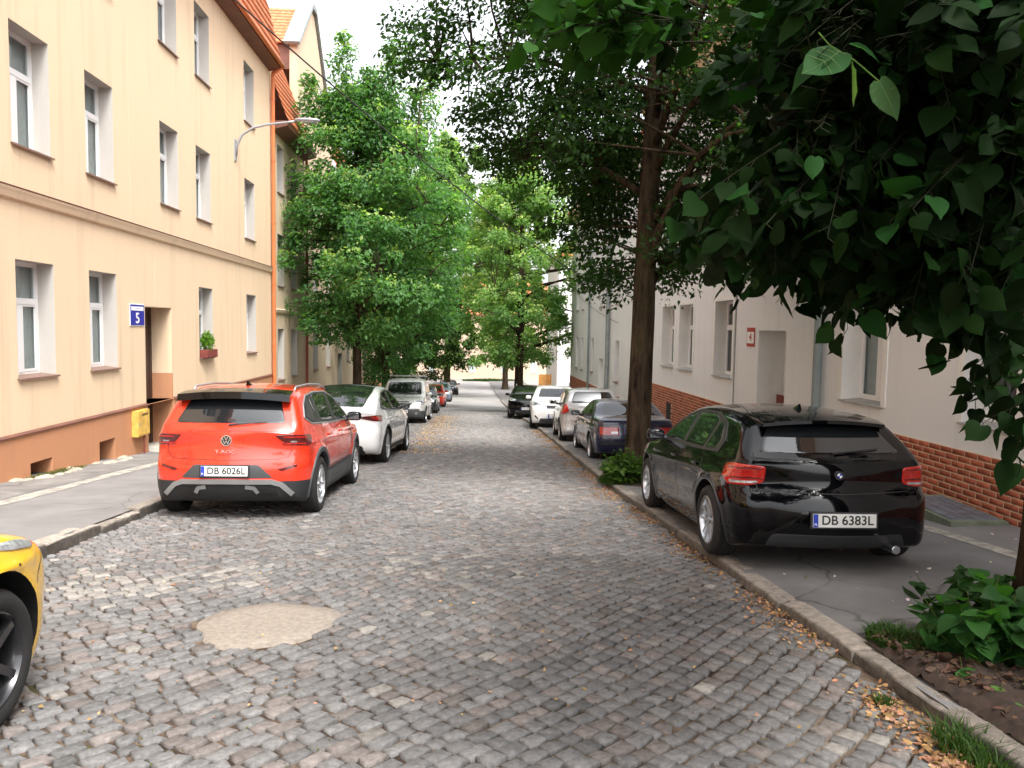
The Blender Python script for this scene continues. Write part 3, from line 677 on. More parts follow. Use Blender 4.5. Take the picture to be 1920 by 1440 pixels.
mb = MB(); mb.box(xd, xd + .02, 14.38, 15.24, .3, 1.35); mb.build('pane', M['pane'], d_)
mb = MB(); mb.box(XR + .42, XR + .45, 15.10, 15.495, .02, .34, bev=.006); mb.build('mail_slot', M['rust'], BR)
def plinth_bricks(par, X, s, y0, y1, ztop, zbot, keep, gaps=()):
    mb = MB(); mb.box(min(X, X + s * .02), max(X, X + s * .02), y0, y1, zbot, ztop)
    p = mb.build('plinth', M['mortar'], par)
    bw, bh, j = .225, .064, .012; V0 = []; cols_ = []; rs = np.random.default_rng(5)
    rws = int((ztop - zbot) / (bh + j))
    for r_ in range(rws):
        z1 = ztop - .004 - r_ * (bh + j); y = y0 - (bw / 2 if r_ % 2 else 0)
        while y < y1:
            a, b = max(y, y0), min(y + bw, y1); y += bw + j
            if b - a < .04 or any(g[0] < (a + b) / 2 < g[1] and g[2] < z1 - bh / 2 < g[3] for g in gaps): continue
            if z1 < float(gz((a + b) / 2)) + .05: continue
            xo = X + s * (.0222 + rs.uniform(-.0007, .0007)); xi = X + s * .012; e = .002
            V0.append([(xi, a, z1 - bh), (xi, b, z1 - bh), (xi, b, z1), (xi, a, z1), (xo, a + e, z1 - bh + e), (xo, b - e, z1 - bh + e), (xo, b - e, z1 - e), (xo, a + e, z1 - e)])
            cols_.append(np.array([.37, .105, .06]) * rs.uniform(.72, 1.25))
    V0 = np.array(V0); cols_ = np.array(cols_); o = np.argsort(V0[:, 0, 1] ** 2 + 3 * (V0[:, 0, 2]) ** 2); V0, cols_ = V0[o], cols_[o]
    # near ones that the street shows come first
    vis = V0[:, 0, 1] > 7.2; o = np.argsort(~vis, kind='stable'); V0, cols_ = V0[o], cols_[o]
    f = np.array([(4, 5, 6, 7), (0, 1, 5, 4), (1, 2, 6, 5), (2, 3, 7, 6), (3, 0, 4, 7)])
    if s < 0: f = f[:, ::-1]
    for i in range(min(keep, len(V0))): link('brick', npmesh('brick', V0[i], f, M['brick'], cols=np.repeat(cols_[i][None], 8, 0), keep_mesh=True), p)
    n = len(V0) - keep
    if n > 0:
        FF = (f[None] + (np.arange(n) * 8)[:, None, None]).reshape(-1, 4)
        npmesh('bricks', V0[keep:].reshape(-1, 3), FF, M['brick'], cols=np.repeat(cols_[keep:], 8, 0), parent=p)['kind'] = 'stuff'
    return p
plinth_bricks(BR, XR, -1, -4, 14.1, .23, -1.0, 290)
plinth_bricks(BR, XR, -1, 15.52, 25.2, -.06, -1.95, 0, gaps=[(19.3, 19.75, -.9, -.45), (22.0, 22.5, -1.0, -.5)])
for a, b, c, d in ((19.3, 19.75, -.9, -.45), (22.0, 22.5, -1.0, -.5)):
    mb = MB(); mb.box(XR - .024, XR + .01, a, b, c, d); mb.build('cellar_window', M['dark'], BR)
downpipe(BR, XR - .12, 12.55, -.6, 8.3, .075, M['grey_pipe'], kink=.0)
mb = MB(); mb.tube([(XR - .12, 12.55, .3), (XR - .12, 12.55, .12), (XR - .12, 12.72, -.1), (XR - .12, 12.72, -.8)], .078, 12); mb.build('pipe_shoe', M['grey_pipe'], BR, smooth=True)
mb = MB(); mb.tube([(XR - .015, 16.85, 0), (XR - .015, 16.85, 8.2)], .012, 6); mb.build('wall_cable', M['zinc'], BR)
cornice(BR, XR, -1, -4, 25.2, [(0, 8.45), (.15, 8.5), (.3, 8.6), (.45, 8.62), (.45, 8.78), (0, 8.78)], 'cornice', M['peach'])
mb = MB(); mb.tube([(XR - .52, -4, 8.8), (XR - .52, 25.2, 8.8)], .07, 10); mb.build('gutter', M['zinc'], BR, smooth=True)
tiled_slope(BR, XR - .45, 8.82, XR + 4.5, 12.8, -4, 25.2)
# --- right: second grey house
BR2 = thing('apartment_house', 'light grey house with grey downpipes and brick plinth, behind the big street tree', 'house')
colq = [(26.6, 27.7), (29.95, 30.8), (39.3, 39.95), (41.1, 41.9)]
opq = [(a, b, -.46, 1.2) for a, b in colq] + [(a, b, z, z + 1.7) for a, b in colq + [(33.6, 34.5)] for z in (2.65, 5.4)] + [(36.1, 36.8, -.4, 1.2)]
facade(BR2, 'wall', XR, -1, 25.2, 44.0, -4, 7.95, opq + [(33.5, 34.5, -3.2, .33, .3)], M['white_pl'], M['trim'])
for (a, b, c, d) in opq: window(BR2, XR, -1, a, b, c, d, detail=1, curtain=False)
mb = MB(); mb.box(XR + .28, XR + .33, 33.5, 34.5, -3.2, .33); mb.box(XR + .262, XR + .29, 33.62, 34.38, -2.6, 0); mb.build('door', M['trim'], BR2)
solid_rest(BR2, XR, -1, 25.22, 44.0, -4, 7.95, M['white_pl'])
plinth_bricks(BR2, XR, -1, 25.2, 33.4, -1.0, -2.6, 0); plinth_bricks(BR2, XR, -1, 34.6, 44.0, -1.0, -3.6, 0)
downpipe(BR2, XR - .12, 31.9, -2.4, 7.6, .09, M['zinc']); downpipe(BR2, XR - .1, 36.5 + .5, -2.7, 7.6, .05, M['grey_pipe'])
cornice(BR2, XR, -1, 25.2, 44.0, [(0, 7.65), (.2, 7.7), (.45, 7.8), (.45, 7.98), (0, 7.98)], 'cornice', M['peach']); tiled_slope(BR2, XR - .45, 8.0, XR + 4.5, 12.2, 25.2, 44)
# --- far end
BW = thing('garden_house', 'white gabled house with dark arched opening behind the iron gate', 'house')
mb = MB(); mb.box(6.9, 14, 58, 66, -5, 7.2); mb.build('wall', M['white_pl'], BW)
mb = MB(); mb.prism([(6.6, 7.1), (14.3, 7.1), (10.4, 10.5)], 57.7, 66.3, 'y'); mb.build('roof', M['tile'], BW)
mb = MB(); mb.prism([(7.25, -4.6), (8.35, -4.6), (8.35, -3.3), (8.2, -2.95), (7.8, -2.75), (7.4, -2.95), (7.25, -3.3)], 57.95, 58.02, 'y'); mb.build('arch_opening', M['dark'], BW)
for x in (8.0, 10.6):
    mb = MB(); mb.box(x, x + .8, 57.96, 58.01, -.6, .7); mb.build('window', M['pane'], BW)
G = thing('iron_gate', 'grey iron gate with thin bars between the white house and brick plinth', 'gate')
for x in (7.0, 8.6):
    mb = MB(); mb.box(x, x + .16, 52, 52.16, float(gz(52)), -2.0); mb.build('gate_post', M['lampgrey'], G)
for k in range(11):
    mb = MB(); mb.box(7.2 + k * .125, 7.225 + k * .125, 52.07, 52.095, float(gz(52)) + .1, -2.2); mb.build('bar', M['wire'], G)
mb = MB(); mb.box(7.15, 8.62, 52.06, 52.1, -2.25, -2.2); mb.box(7.15, 8.62, 52.06, 52.1, -3.3, -3.25); mb.build('rail', M['wire'], G)
FN = thing('board_fence', 'orange wooden board fence panel beyond the far parked cars', 'fence')
for k in range(6):
    mb = MB(); mb.box(5.7 + k * .17, 5.855 + k * .17, 60, 60.04, float(gz(60)), -1.95 + .03 * (k % 2)); mb.build('board', M['wood_orange'], FN)
mb = MB(); mb.box(5.7, 6.72, 60.04, 60.09, -2.4, -2.3); mb.box(5.7, 6.72, 60.04, 60.09, -3.7, -3.6); mb.build('rail', M['wood_orange'], FN)
BF = thing('far_house', 'sandy rendered house closing the end of the street', 'house')
zf_ = float(gz(101))
mb = MB(); mb.box(-26, 30, 102, 112, zf_ - .5, 3.4); mb.build('wall', M['sand_pl'], BF)
for x in (-9, -5, .35, 4.6, 8.5, 12.6):
    for z in (zf_ + 1.1, zf_ + 4.6):
        mb = MB(); mb.box(x, x + .85, 101.93, 102.02, z, z + 1.5); fr = mb.build('window', M['upvc'], BF)
        mb = MB(); mb.box(x + .1, x + .38, 101.91, 101.94, z + .1, z + 1.4); mb.box(x + .47, x + .75, 101.91, 101.94, z + .1, z + 1.4); mb.build('pane', M['pane'], fr)
mb = MB(); mb.prism([(101.4, 3.4), (112.6, 3.4), (107, 8)], -26.5, 30.5, 'x'); mb.build('roof', M['tile'], BF)
mb = MB(); mb.box(-26, 30, 101.5, 101.98, zf_ - .5, zf_ + .28); mb.build('plinth', M['concrete'], BF)
# ------------------------------------------------------------ vehicles
def smooth_poly(pts, n, closed=True):
    P = np.array(pts, float); m = len(P); out = []
    for i in range(m if closed else m - 1):
        p0, p1, p2, p3 = (P[(i - 1) % m], P[i], P[(i + 1) % m], P[(i + 2) % m]) if closed else (P[max(i - 1, 0)], P[i], P[i + 1], P[min(i + 2, m - 1)])
        d1 = max(np.linalg.norm(p1 - p0), 1e-3) ** .5; d2 = max(np.linalg.norm(p2 - p1), 1e-3) ** .5; d3 = max(np.linalg.norm(p3 - p2), 1e-3) ** .5
        t0, t1, t2, t3 = 0, d1, d1 + d2, d1 + d2 + d3
        for k in range(12):
            t = t1 + (t2 - t1) * k / 12
            A1 = (t1 - t) / (t1 - t0) * p0 + (t - t0) / (t1 - t0) * p1; A2 = (t2 - t) / (t2 - t1) * p1 + (t - t1) / (t2 - t1) * p2; A3 = (t3 - t) / (t3 - t2) * p2 + (t - t2) / (t3 - t2) * p3
            B1 = (t2 - t) / (t2 - t0) * A1 + (t - t0) / (t2 - t0) * A2; B2_ = (t3 - t) / (t3 - t1) * A2 + (t - t1) / (t3 - t1) * A3
            out.append((t2 - t) / (t2 - t1) * B1 + (t - t1) / (t2 - t1) * B2_)
    if not closed: out.append(P[-1])
    out = np.array(out); q = np.vstack([out, out[:1]]) if closed else out
    L = np.concatenate([[0], np.cumsum(np.linalg.norm(np.diff(q, axis=0), axis=1))])
    t = np.linspace(0, L[-1], n + 1 if closed else n)
    r = np.stack([np.interp(t, L, q[:, 0]), np.interp(t, L, q[:, 1])], 1); return r[:-1] if closed else r
TYPES = {
 'crossover': dict(L=4.23, W=.91, ra=-1.295, fa=1.295, r=.345, belt=1.03,
  sil=[(-1.9,.22),(-2.02,.30),(-2.09,.46),(-2.095,.64),(-2.06,.78),(-2.05,.92),(-2.05,1.03),(-1.99,1.075),(-1.90,1.17),(-1.72,1.40),(-1.62,1.475),(-1.40,1.53),(-1.0,1.565),(-.4,1.575),(.1,1.545),(.45,1.45),(.8,1.27),(1.12,1.07),(1.3,1.02),(1.7,.965),(1.95,.88),(2.07,.75),(2.12,.6),(2.12,.4),(2.05,.25),(1.9,.2)],
  g=[(.2,.93),(.4,.975),(.62,1.0),(.80,.995),(.92,.975),(1.03,.935),(1.1,.915),(1.5,.735),(1.6,.70)]),
 'hatch': dict(L=4.32, W=.885, ra=-1.30, fa=1.39, r=.325, belt=.93,
  sil=[(-1.9,.19),(-2.03,.22),(-2.11,.34),(-2.13,.5),(-2.10,.66),(-2.05,.74),(-2.045,.88),(-2.02,.96),(-1.93,1.02),(-1.72,1.215),(-1.63,1.285),(-1.4,1.35),(-.8,1.41),(-.2,1.415),(.15,1.375),(.5,1.26),(1.0,.99),(1.2,.945),(1.7,.865),(2.0,.76),(2.13,.6),(2.16,.42),(2.1,.22),(1.95,.17)],
  g=[(.17,.93),(.35,.975),(.55,1.0),(.72,.995),(.80,.975),(.93,.925),(1.0,.89),(1.35,.685),(1.45,.64)]),
 'small_hatch': dict(L=4.0, W=.86, ra=-1.23, fa=1.27, r=.31, belt=.95,
  sil=[(-1.75,.2),(-1.87,.26),(-1.93,.4),(-1.95,.6),(-1.92,.8),(-1.90,.95),(-1.84,1.05),(-1.72,1.25),(-1.60,1.39),(-1.4,1.45),(-.8,1.49),(-.2,1.485),(.2,1.43),(.6,1.26),(1.1,1.0),(1.3,.94),(1.7,.84),(1.93,.70),(2.02,.5),(2.02,.35),(1.95,.22),(1.8,.18)],
  g=[(.17,.93),(.35,.975),(.6,1.0),(.8,.985),(.95,.94),(1.0,.92),(1.4,.75),(1.5,.71)]),
 'fastback': dict(L=4.75, W=.96, ra=-1.42, fa=1.47, r=.36, belt=1.02,
  sil=[(-2.1,.24),(-2.24,.32),(-2.33,.48),(-2.35,.66),(-2.31,.84),(-2.30,1.0),(-2.31,1.09),(-2.2,1.115),(-1.9,1.22),(-1.4,1.42),(-.9,1.56),(-.3,1.62),(.2,1.59),(.6,1.47),(1.15,1.18),(1.4,1.08),(1.9,.95),(2.2,.80),(2.35,.62),(2.38,.42),(2.3,.25),(2.15,.2)],
  g=[(.2,.93),(.4,.975),(.65,1.0),(.85,.985),(1.0,.93),(1.1,.895),(1.5,.71),(1.65,.66)]),
 'van': dict(L=4.38, W=.91, ra=-1.36, fa=1.37, r=.325, belt=1.08,
  sil=[(-2.0,.24),(-2.13,.3),(-2.18,.45),(-2.19,.7),(-2.18,1.0),(-2.13,1.45),(-2.05,1.68),(-1.85,1.78),(-1.5,1.81),(-.5,1.83),(.3,1.81),(.58,1.72),(.92,1.42),(1.2,1.16),(1.38,1.08),(1.8,.99),(2.03,.88),(2.14,.68),(2.19,.45),(2.13,.25),(2.0,.2)],
  g=[(.2,.93),(.4,.98),(.65,1.0),(.9,.99),(1.08,.96),(1.2,.94),(1.7,.84),(1.85,.80)]),
 'sedan': dict(L=4.4, W=.85, ra=-1.30, fa=1.33, r=.31, belt=.93,
  sil=[(-1.95,.22),(-2.1,.27),(-2.18,.42),(-2.19,.62),(-2.15,.8),(-2.12,.93),(-2.03,.975),(-1.6,1.0),(-1.42,1.03),(-1.0,1.26),(-.78,1.345),(-.3,1.39),(.2,1.37),(.5,1.25),(.95,1.0),(1.1,.95),(1.7,.87),(2.05,.76),(2.18,.55),(2.18,.35),(2.1,.22),(1.95,.19)],
  g=[(.17,.93),(.35,.975),(.55,1.0),(.75,.99),(.9,.95),(1.0,.92),(1.3,.74),(1.4,.70)]),
}
def catm(pts, n=6):  # rounded outline for patches
    return smooth_poly(pts, max(24, len(pts) * n))
def rpoly(pts, r=.03, step=.05):
    """polygon with rounded corners, sampled"""
    P = [np.array(p, float) for p in pts]; out = []; n = len(P)
    for i in range(n):
        a, b, c = P[i - 1], P[i], P[(i + 1) % n]; u = a - b; v = c - b; lu, lv = np.linalg.norm(u), np.linalg.norm(v)
        rr = min(r, lu * .45, lv * .45); p0 = b + u / lu * rr; p1 = b + v / lv * rr
        for t in (0, .33, .67, 1): out.append((1 - t) ** 2 * p0 + 2 * t * (1 - t) * b + t * t * p1)
    res = []
    for i in range(len(out)):
        a, b = out[i], out[(i + 1) % len(out)]; k = max(1, int(np.linalg.norm(b - a) / step))
        for j in range(k): res.append(a + (b - a) * j / k)
    return np.array(res)
class Body:
    def __init__(s, ty, N=200, K=30, sc=(1, 1, 1), rear_round=1.0):
        T = TYPES[ty]; s.T = T; W0, L0 = T['W'], T['L']; gx = [a for a, b in T['g']]; gy = [b for a, b in T['g']]
        cz = .62
        def Wf(y, z):
            t = np.clip((y - .9) / (L0 / 2 - .9), 0, 1); t2 = np.clip((-y - .9) / (L0 / 2 - .9), 0, 1)
            w = W0 * (1 - .11 * t ** 2.2 - .085 * t2 ** 2.2) * np.interp(z, gx, gy)
            for ax in (T['ra'], T['fa']):
                d = np.hypot(y - ax, z - T['r']); w = w + .022 * np.exp(-((d - T['r'] - .09) / .07) ** 2) * (z < .95)
            w = w + .010 * np.exp(-((z - (T['belt'] - .17 + .03 * np.clip(-y, -1, 1))) / .022) ** 2) * (np.abs(y) < 1.75)
            w = w - .012 * np.exp(-((z - .47) / .07) ** 2) * (np.abs(y) < .85)
            return w
        s.Wf = Wf
        sil = T['sil']; y0, y1 = sil[0][0], sil[-1][0]; zb = min(sil[0][1], sil[-1][1])
        full = sil + [(y1 * .5, zb - .01), (0, zb - .01), (y0 * .5, zb - .01)]
        S = smooth_poly(full, N)
        cyl = .95; Cc = np.stack([np.clip(S[:, 0], -cyl, cyl) * .98, np.full(N, cz)], 1)
        D = Cc - S; Ld = np.linalg.norm(D, axis=1); D /= Ld[:, None]
        tan = np.roll(S, -1, 0) - np.roll(S, 1, 0); tan /= np.linalg.norm(tan, axis=1)[:, None]
        ny = np.abs(tan[:, 1]); lowz = np.clip((T['belt'] + .1 - S[:, 1]) / .15, 0, 1)
        end = ny ** 2 * lowz; camb = .035 + .11 * end * rear_round; rad = .10 + .10 * end * rear_round
        glassy = (S[:, 1] > T['belt'] + .03); rad = np.where(glassy, .085, rad)
        und = (S[:, 1] < .3) & (np.abs(S[:, 0]) < 1.9); camb = np.where(und, .0, camb); rad = np.where(und, .05, rad)
        for _ in range(6): camb = (np.roll(camb, 1) + camb + np.roll(camb, -1)) / 3; rad = (np.roll(rad, 1) + rad + np.roll(rad, -1)) / 3
        rows = []
        nv = 9
        for k in range(nv):                       # across, centre to edge
            v = k / nv
            drop = camb * v ** 2; P = S + D * drop[:, None]; w = (Wf(P[:, 0], P[:, 1]) - rad) * v
            rows.append((w, P))
        na = 6
        for k in range(na + 1):
            a = math.pi / 2 * k / na; drop = camb + rad * (1 - math.cos(a)); P = S + D * drop[:, None]
            rows.append((Wf(P[:, 0], P[:, 1]) - rad + rad * math.sin(a), P))
        st = camb + rad
        for k in range(1, K + 1):
            t = k / K; P = S + D * (st + (Ld - st) * t)[:, None]; rows.append((Wf(P[:, 0], P[:, 1]), P))
        V = []; nr = len(rows)
        for w, P in rows: V.append(np.stack([w, P[:, 0], P[:, 1]], 1))
        V = np.array(V)                            # nr,N,3
        Vm = V[1:].copy(); Vm[..., 0] *= -1
        allv = np.concatenate([V.reshape(-1, 3), Vm.reshape(-1, 3)]); F = []
        off = nr * N
        def idx(r, k, side):
            return (r * N + k) if side == 0 or r == 0 else off + (r - 1) * N + k
        for r in range(nr - 1):
            for k in range(N):
                k2 = (k + 1) % N
                F.append((idx(r, k, 0), idx(r, k2, 0), idx(r + 1, k2, 0), idx(r + 1, k, 0)))
                F.append((idx(r, k, 1), idx(r + 1, k, 1), idx(r + 1, k2, 1), idx(r, k2, 1)))
        bm = bmesh.new(); vs = [bm.verts.new(v) for v in allv]
        for f in F: bm.faces.new([vs[i] for i in f])
        bmesh.ops.remove_doubles(bm, verts=bm.verts[:], dist=.0006)
        bmesh.ops.dissolve_degenerate(bm, edges=bm.edges[:], dist=.0004)
        bmesh.ops.recalc_face_normals(bm, faces=bm.faces[:])
        s.bm = bm; s.bvh = BVHTree.FromBMesh(bm)
    def split(s, co, no, mi, cond):
        g = s.bm.faces[:] + s.bm.edges[:] + s.bm.verts[:]
        bmesh.ops.bisect_plane(s.bm, geom=g, plane_co=co, plane_no=no, dist=1e-5)
        for f in s.bm.faces:
            if cond(f.calc_center_median()): f.material_index = mi
    def finish(s, name, mats, parent, arch=.05):
        me = bpy.data.meshes.new(name); s.bm.normal_update(); s.bm.to_mesh(me); s.bm.free()
        for m in mats: me.materials.append(m)
        o = link(name, me, None); T = s.T
        for att in range(5):
            cb = bmesh.new(); jt = att * .0037
            for ax in (T['ra'], T['fa']):
                for sg in (-1, 1):
                    x1 = sg * (T['W'] + .3 + jt); x0 = sg * (T['W'] - .33 + jt)
                    ret = bmesh.ops.create_cone(cb, cap_ends=True, segments=40 + 2 * att, radius1=T['r'] + arch + jt * .3, radius2=T['r'] + arch + jt * .3, depth=abs(x1 - x0))
                    for v in ret['verts']:
                        x, y, z = v.co; v.co = (z + (x0 + x1) / 2, x + ax + jt * .2, y + T['r'] + .01 + jt * .1)
            cm = bpy.data.meshes.new('cut'); cb.to_mesh(cm); cb.free(); cm.materials.append(M['ink'])
            co = bpy.data.objects.new('cut', cm); scene.collection.objects.link(co)
            md = o.modifiers.new('b', 'BOOLEAN'); md.object = co; md.operation = 'DIFFERENCE'; md.solver = 'EXACT'; md.material_mode = 'TRANSFER'
            dg = bpy.context.evaluated_depsgraph_get(); nm = bpy.data.meshes.new_from_object(o.evaluated_get(dg), depsgraph=dg)
            o.modifiers.clear(); bpy.data.objects.remove(co); bpy.data.meshes.remove(cm)
            ext = max(abs(v.co.x) for v in nm.vertices)
            if ext < T['W'] + .1 and len(nm.vertices) > 3000: break
            bpy.data.meshes.remove(nm)
        o.data = nm; nm.name = name; bpy.data.meshes.remove(me)
        nm.shade_smooth(); nm.set_sharp_from_angle(angle=R(38)); o.parent = parent; return o
    # directions: 'rear' looks at (x,z), 'front', 'left'/'right' at (y,z), 'top' at (x,y); or a yaw angle for corners
    def basis(s, d):
        if d == 'rear': return Vector((0, -6, 0)), Vector((1, 0, 0)), Vector((0, 0, 1)), Vector((0, 1, 0))
        if d == 'front': return Vector((0, 6, 0)), Vector((1, 0, 0)), Vector((0, 0, 1)), Vector((0, -1, 0))
        if d == 'left': return Vector((-4, 0, 0)), Vector((0, 1, 0)), Vector((0, 0, 1)), Vector((1, 0, 0))
        if d == 'right': return Vector((4, 0, 0)), Vector((0, 1, 0)), Vector((0, 0, 1)), Vector((-1, 0, 0))
        if d == 'top': return Vector((0, 0, 4)), Vector((1, 0, 0)), Vector((0, 1, 0)), Vector((0, 0, -1))
        a, pv = d                                   # corner: direction angle (deg) of travel, pivot
        dr = Vector((math.sin(R(a)), math.cos(R(a)), 0)); rt = Vector((math.cos(R(a)), -math.sin(R(a)), 0))
        return Vector(pv) - dr * 5, rt, Vector((0, 0, 1)), dr
    def hit(s, d, a, b):
        o, u, v, dr = s.basis(d); p, n, i, dist = s.bvh.ray_cast(o + u * a + v * b, dr, 12); return p, dr
    def patch(s, name, d, poly, mat, parent, off=.006, rings=8, mirror=False):
        poly = np.asarray(poly, float); c = poly.mean(0); n = len(poly); mb = MB(); P0 = []
        fr = [1.0, .985, .95] + [.95 * (1 - (k / rings)) for k in range(1, rings)]
        last = None
        for ri, f in enumerate(fr):
            row = []
            for q in poly:
                w = c + (q - c) * f; p, dr = s.hit(d, w[0], w[1])
                if p is None: p = last if last is not None else Vector((0, 0, 0))
                o_ = -.012 if ri == 0 else (off * .75 if ri == 1 else off)
                p2 = p - dr * o_; last = p; row.append(p2)
            mb.v += [tuple(p) for p in row]
        p, dr = s.hit(d, c[0], c[1]); mb.v.append(tuple((p if p else last) - dr * off))
        for r in range(len(fr) - 1):
            for k in range(n): mb.f.append((r * n + k, r * n + (k + 1) % n, (r + 1) * n + (k + 1) % n, (r + 1) * n + k)); mb.m.append(0)
        r = len(fr) - 1
        for k in range(n): mb.f.append((r * n + k, r * n + (k + 1) % n, (r + 1) * n)); mb.m.append(0)
        if mirror:
            k = len(mb.v); mb.v = [(-x, y, z) for x, y, z in mb.v]
        return mb.build(name, mat, parent, angle=45)
    def ribbon(s, mb, d, pts, w=.006, off=.002, step=.04, closed=False, mirror=False, depth=.01):
        P = [np.array(p, float) for p in pts]
        if closed: P.append(P[0])
        q = []
        for a, b in zip(P[:-1], P[1:]):
            k = max(1, int(np.linalg.norm(b - a) / step)); q += [a + (b - a) * j / k for j in range(k)]
        q.append(P[-1]); V = []; n = len(q)
        for i in range(n):
            t = q[min(i + 1, n - 1)] - q[max(i - 1, 0)]; L = np.linalg.norm(t); nrm = np.array([-t[1], t[0]]) / (L if L > 0 else 1) * w / 2
            for sg, of in ((1, -depth), (1, off), (-1, off), (-1, -depth)):
                m = q[i] + nrm * sg; p, dr = s.hit(d, m[0], m[1])
                if p is None: return
                p = p - dr * of; V.append((-p.x if mirror else p.x, p.y, p.z))
        F = [(i * 4 + j, i * 4 + j + 1, i * 4 + 5 + j, i * 4 + 4 + j) for i in range(n - 1) for j in range(3)]
        mb.add(V, F)
def wheel_meshes(r, w, style, key):
    if key in wheel_meshes.c: return wheel_meshes.c[key]
    rr = r * .70; n = 48
    mb = MB(); prof = [(rr, -w / 2 + .01), (rr + .012, -w / 2), (r - .045, -w / 2 - .004), (r - .02, -w / 2 + .008), (r - .004, -w / 2 + .03)]
    for k in range(5):
        a = -w / 2 + .03 + (w - .06) * k / 5; prof += [(r, a + .006), (r, a + (w - .06) / 5 - .006), (r - .007, a + (w - .06) / 5)]
    prof += [(r - .004, w / 2 - .03), (r - .02, w / 2 - .008), (r - .045, w / 2 + .004), (rr + .012, w / 2), (rr, w / 2 - .01)]
    k = len(prof)
    for i in range(n):
        a = 2 * math.pi * i / n
        for (q, x) in prof: mb.v.append((x, q * math.cos(a), q * math.sin(a)))
    for i in range(n):
        for j in range(k - 1): mb.f.append((i * k + j, i * k + j + 1, ((i + 1) % n) * k + j + 1, ((i + 1) % n) * k + j)); mb.m.append(0)
    ob = mb.build('tyre', M['tyre'], angle=40); tyre = ob.data; bpy.data.objects.remove(ob)
    mb = MB()   # rim: outer face towards +x
    prof = [(rr + .004, w / 2 - .012), (rr - .012, w / 2 - .004), (rr - .02, w / 2 - .02), (rr - .03, w / 2 - .07), (rr - .035, -w / 2 + .02)]
    k = len(prof)
    for i in range(n):
        a = 2 * math.pi * i / n
        for (q, x) in prof: mb.v.append((x, q * math.cos(a), q * math.sin(a)))
    for i in range(n):
        for j in range(k - 1): mb.f.append((i * k + j, i * k + j + 1, ((i + 1) % n) * k + j + 1, ((i + 1) % n) * k + j)); mb.m.append(0)
    ns, dbl = style
    for i in range(ns):
        for dd in ((-1, 1) if dbl else (0,)):
            a = 2 * math.pi * i / ns; w0 = .030 if dbl else .045; w1 = .022 if dbl else .034
            da0 = dd * .022; da1 = dd * (.060 if dbl else 0)
            def pt(q, t, x): return (x, q * math.cos(a) - t * math.sin(a), q * math.sin(a) + t * math.cos(a))
            q0, q1 = .035, rr - .014; xf0, xf1 = w / 2 - .035, w / 2 - .016
            vs = [pt(q0, da0 - w0 / 2, xf0), pt(q0, da0 + w0 / 2, xf0), pt(q1, da1 + w1 / 2, xf1), pt(q1, da1 - w1 / 2, xf1)]
            vs += [pt(q0, da0 - w0 / 2 - .004, xf0 - .03), pt(q0, da0 + w0 / 2 + .004, xf0 - .03), pt(q1, da1 + w1 / 2 + .004, xf1 - .03), pt(q1, da1 - w1 / 2 - .004, xf1 - .03)]
            mb.add(vs, [(0, 1, 2, 3), (0, 4, 5, 1), (1, 5, 6, 2), (2, 6, 7, 3), (3, 7, 4, 0)])
    m = 20
    for (q, x0_) in ((.075, w / 2 - .045), (.034, w / 2 - .022)):
        o_ = len(mb.v); mb.v += [(x0_, q * math.cos(2 * math.pi * i / m), q * math.sin(2 * math.pi * i / m)) for i in range(m)] + [(x0_ - .03, q * math.cos(2 * math.pi * i / m), q * math.sin(2 * math.pi * i / m)) for i in range(m)]
        mb.f.append(tuple(range(o_, o_ + m))); mb.m.append(0)
        for i in range(m): mb.f.append((o_ + i, o_ + (i + 1) % m, o_ + m + (i + 1) % m, o_ + m + i)); mb.m.append(0)
    ob = mb.build('rim', M['alloy'], angle=30); rim = ob.data; bpy.data.objects.remove(ob)
    mb = MB(); m = 28
    for (q, x) in ((rr - .03, -w / 2 + .03), (rr * .62, w / 2 - .10), (0.02, w / 2 - .10)): mb.v += [(x, q * math.cos(2 * math.pi * i / m), q * math.sin(2 * math.pi * i / m)) for i in range(m)]
    for j in range(2):
        for i in range(m): mb.f.append((j * m + i, j * m + (i + 1) % m, (j + 1) * m + (i + 1) % m, (j + 1) * m + i)); mb.m.append(0)
    ob = mb.build('brake_disc', M['plastic']); disc = ob.data; bpy.data.objects.remove(ob)
    wheel_meshes.c[key] = (tyre, rim, disc); return wheel_meshes.c[key]
wheel_meshes.c = {}
def add_wheels(root, T, style=(5, True), rimmat=None, key='a', w=.215, inset=.005):
    t, rm, dc = wheel_meshes(T['r'], w, style, (T['r'], w, style, key))
    if rimmat: rm.materials[0] = rimmat
    for ax in (T['ra'], T['fa']):
        for sg in (-1, 1):
            e = bpy.data.objects.new('wheel', None); C.objects.link(e); e.parent = root; e.empty_display_size = .1
            e.location = (sg * (T['W'] + .012 - inset - w / 2), ax, T['r']); e.rotation_euler = (random.uniform(0, 6), 0, 0)
            if sg < 0: e.scale = (-1, 1, 1)
            link('tyre', t, e); link('rim', rm, e); link('brake_disc', dc, e)
def ell(mb, c, r, n=14, m=9, sq=.8):
    vs = []
    for j in range(m + 1):
        ph = -math.pi / 2 + math.pi * j / m
        for i in range(n):
            th = 2 * math.pi * i / n; cp = abs(math.cos(ph)) ** sq; sp = math.copysign(abs(math.sin(ph)) ** sq, math.sin(ph))
            cx = math.copysign(abs(math.cos(th)) ** sq, math.cos(th)); cy = math.copysign(abs(math.sin(th)) ** sq, math.sin(th))
            vs.append((c[0] + r[0] * cp * cx, c[1] + r[1] * cp * cy, c[2] + r[2] * sp))
    mb.add(vs, [(j * n + i, j * n + (i + 1) % n, (j + 1) * n + (i + 1) % n, (j + 1) * n + i) for j in range(m) for i in range(n)])
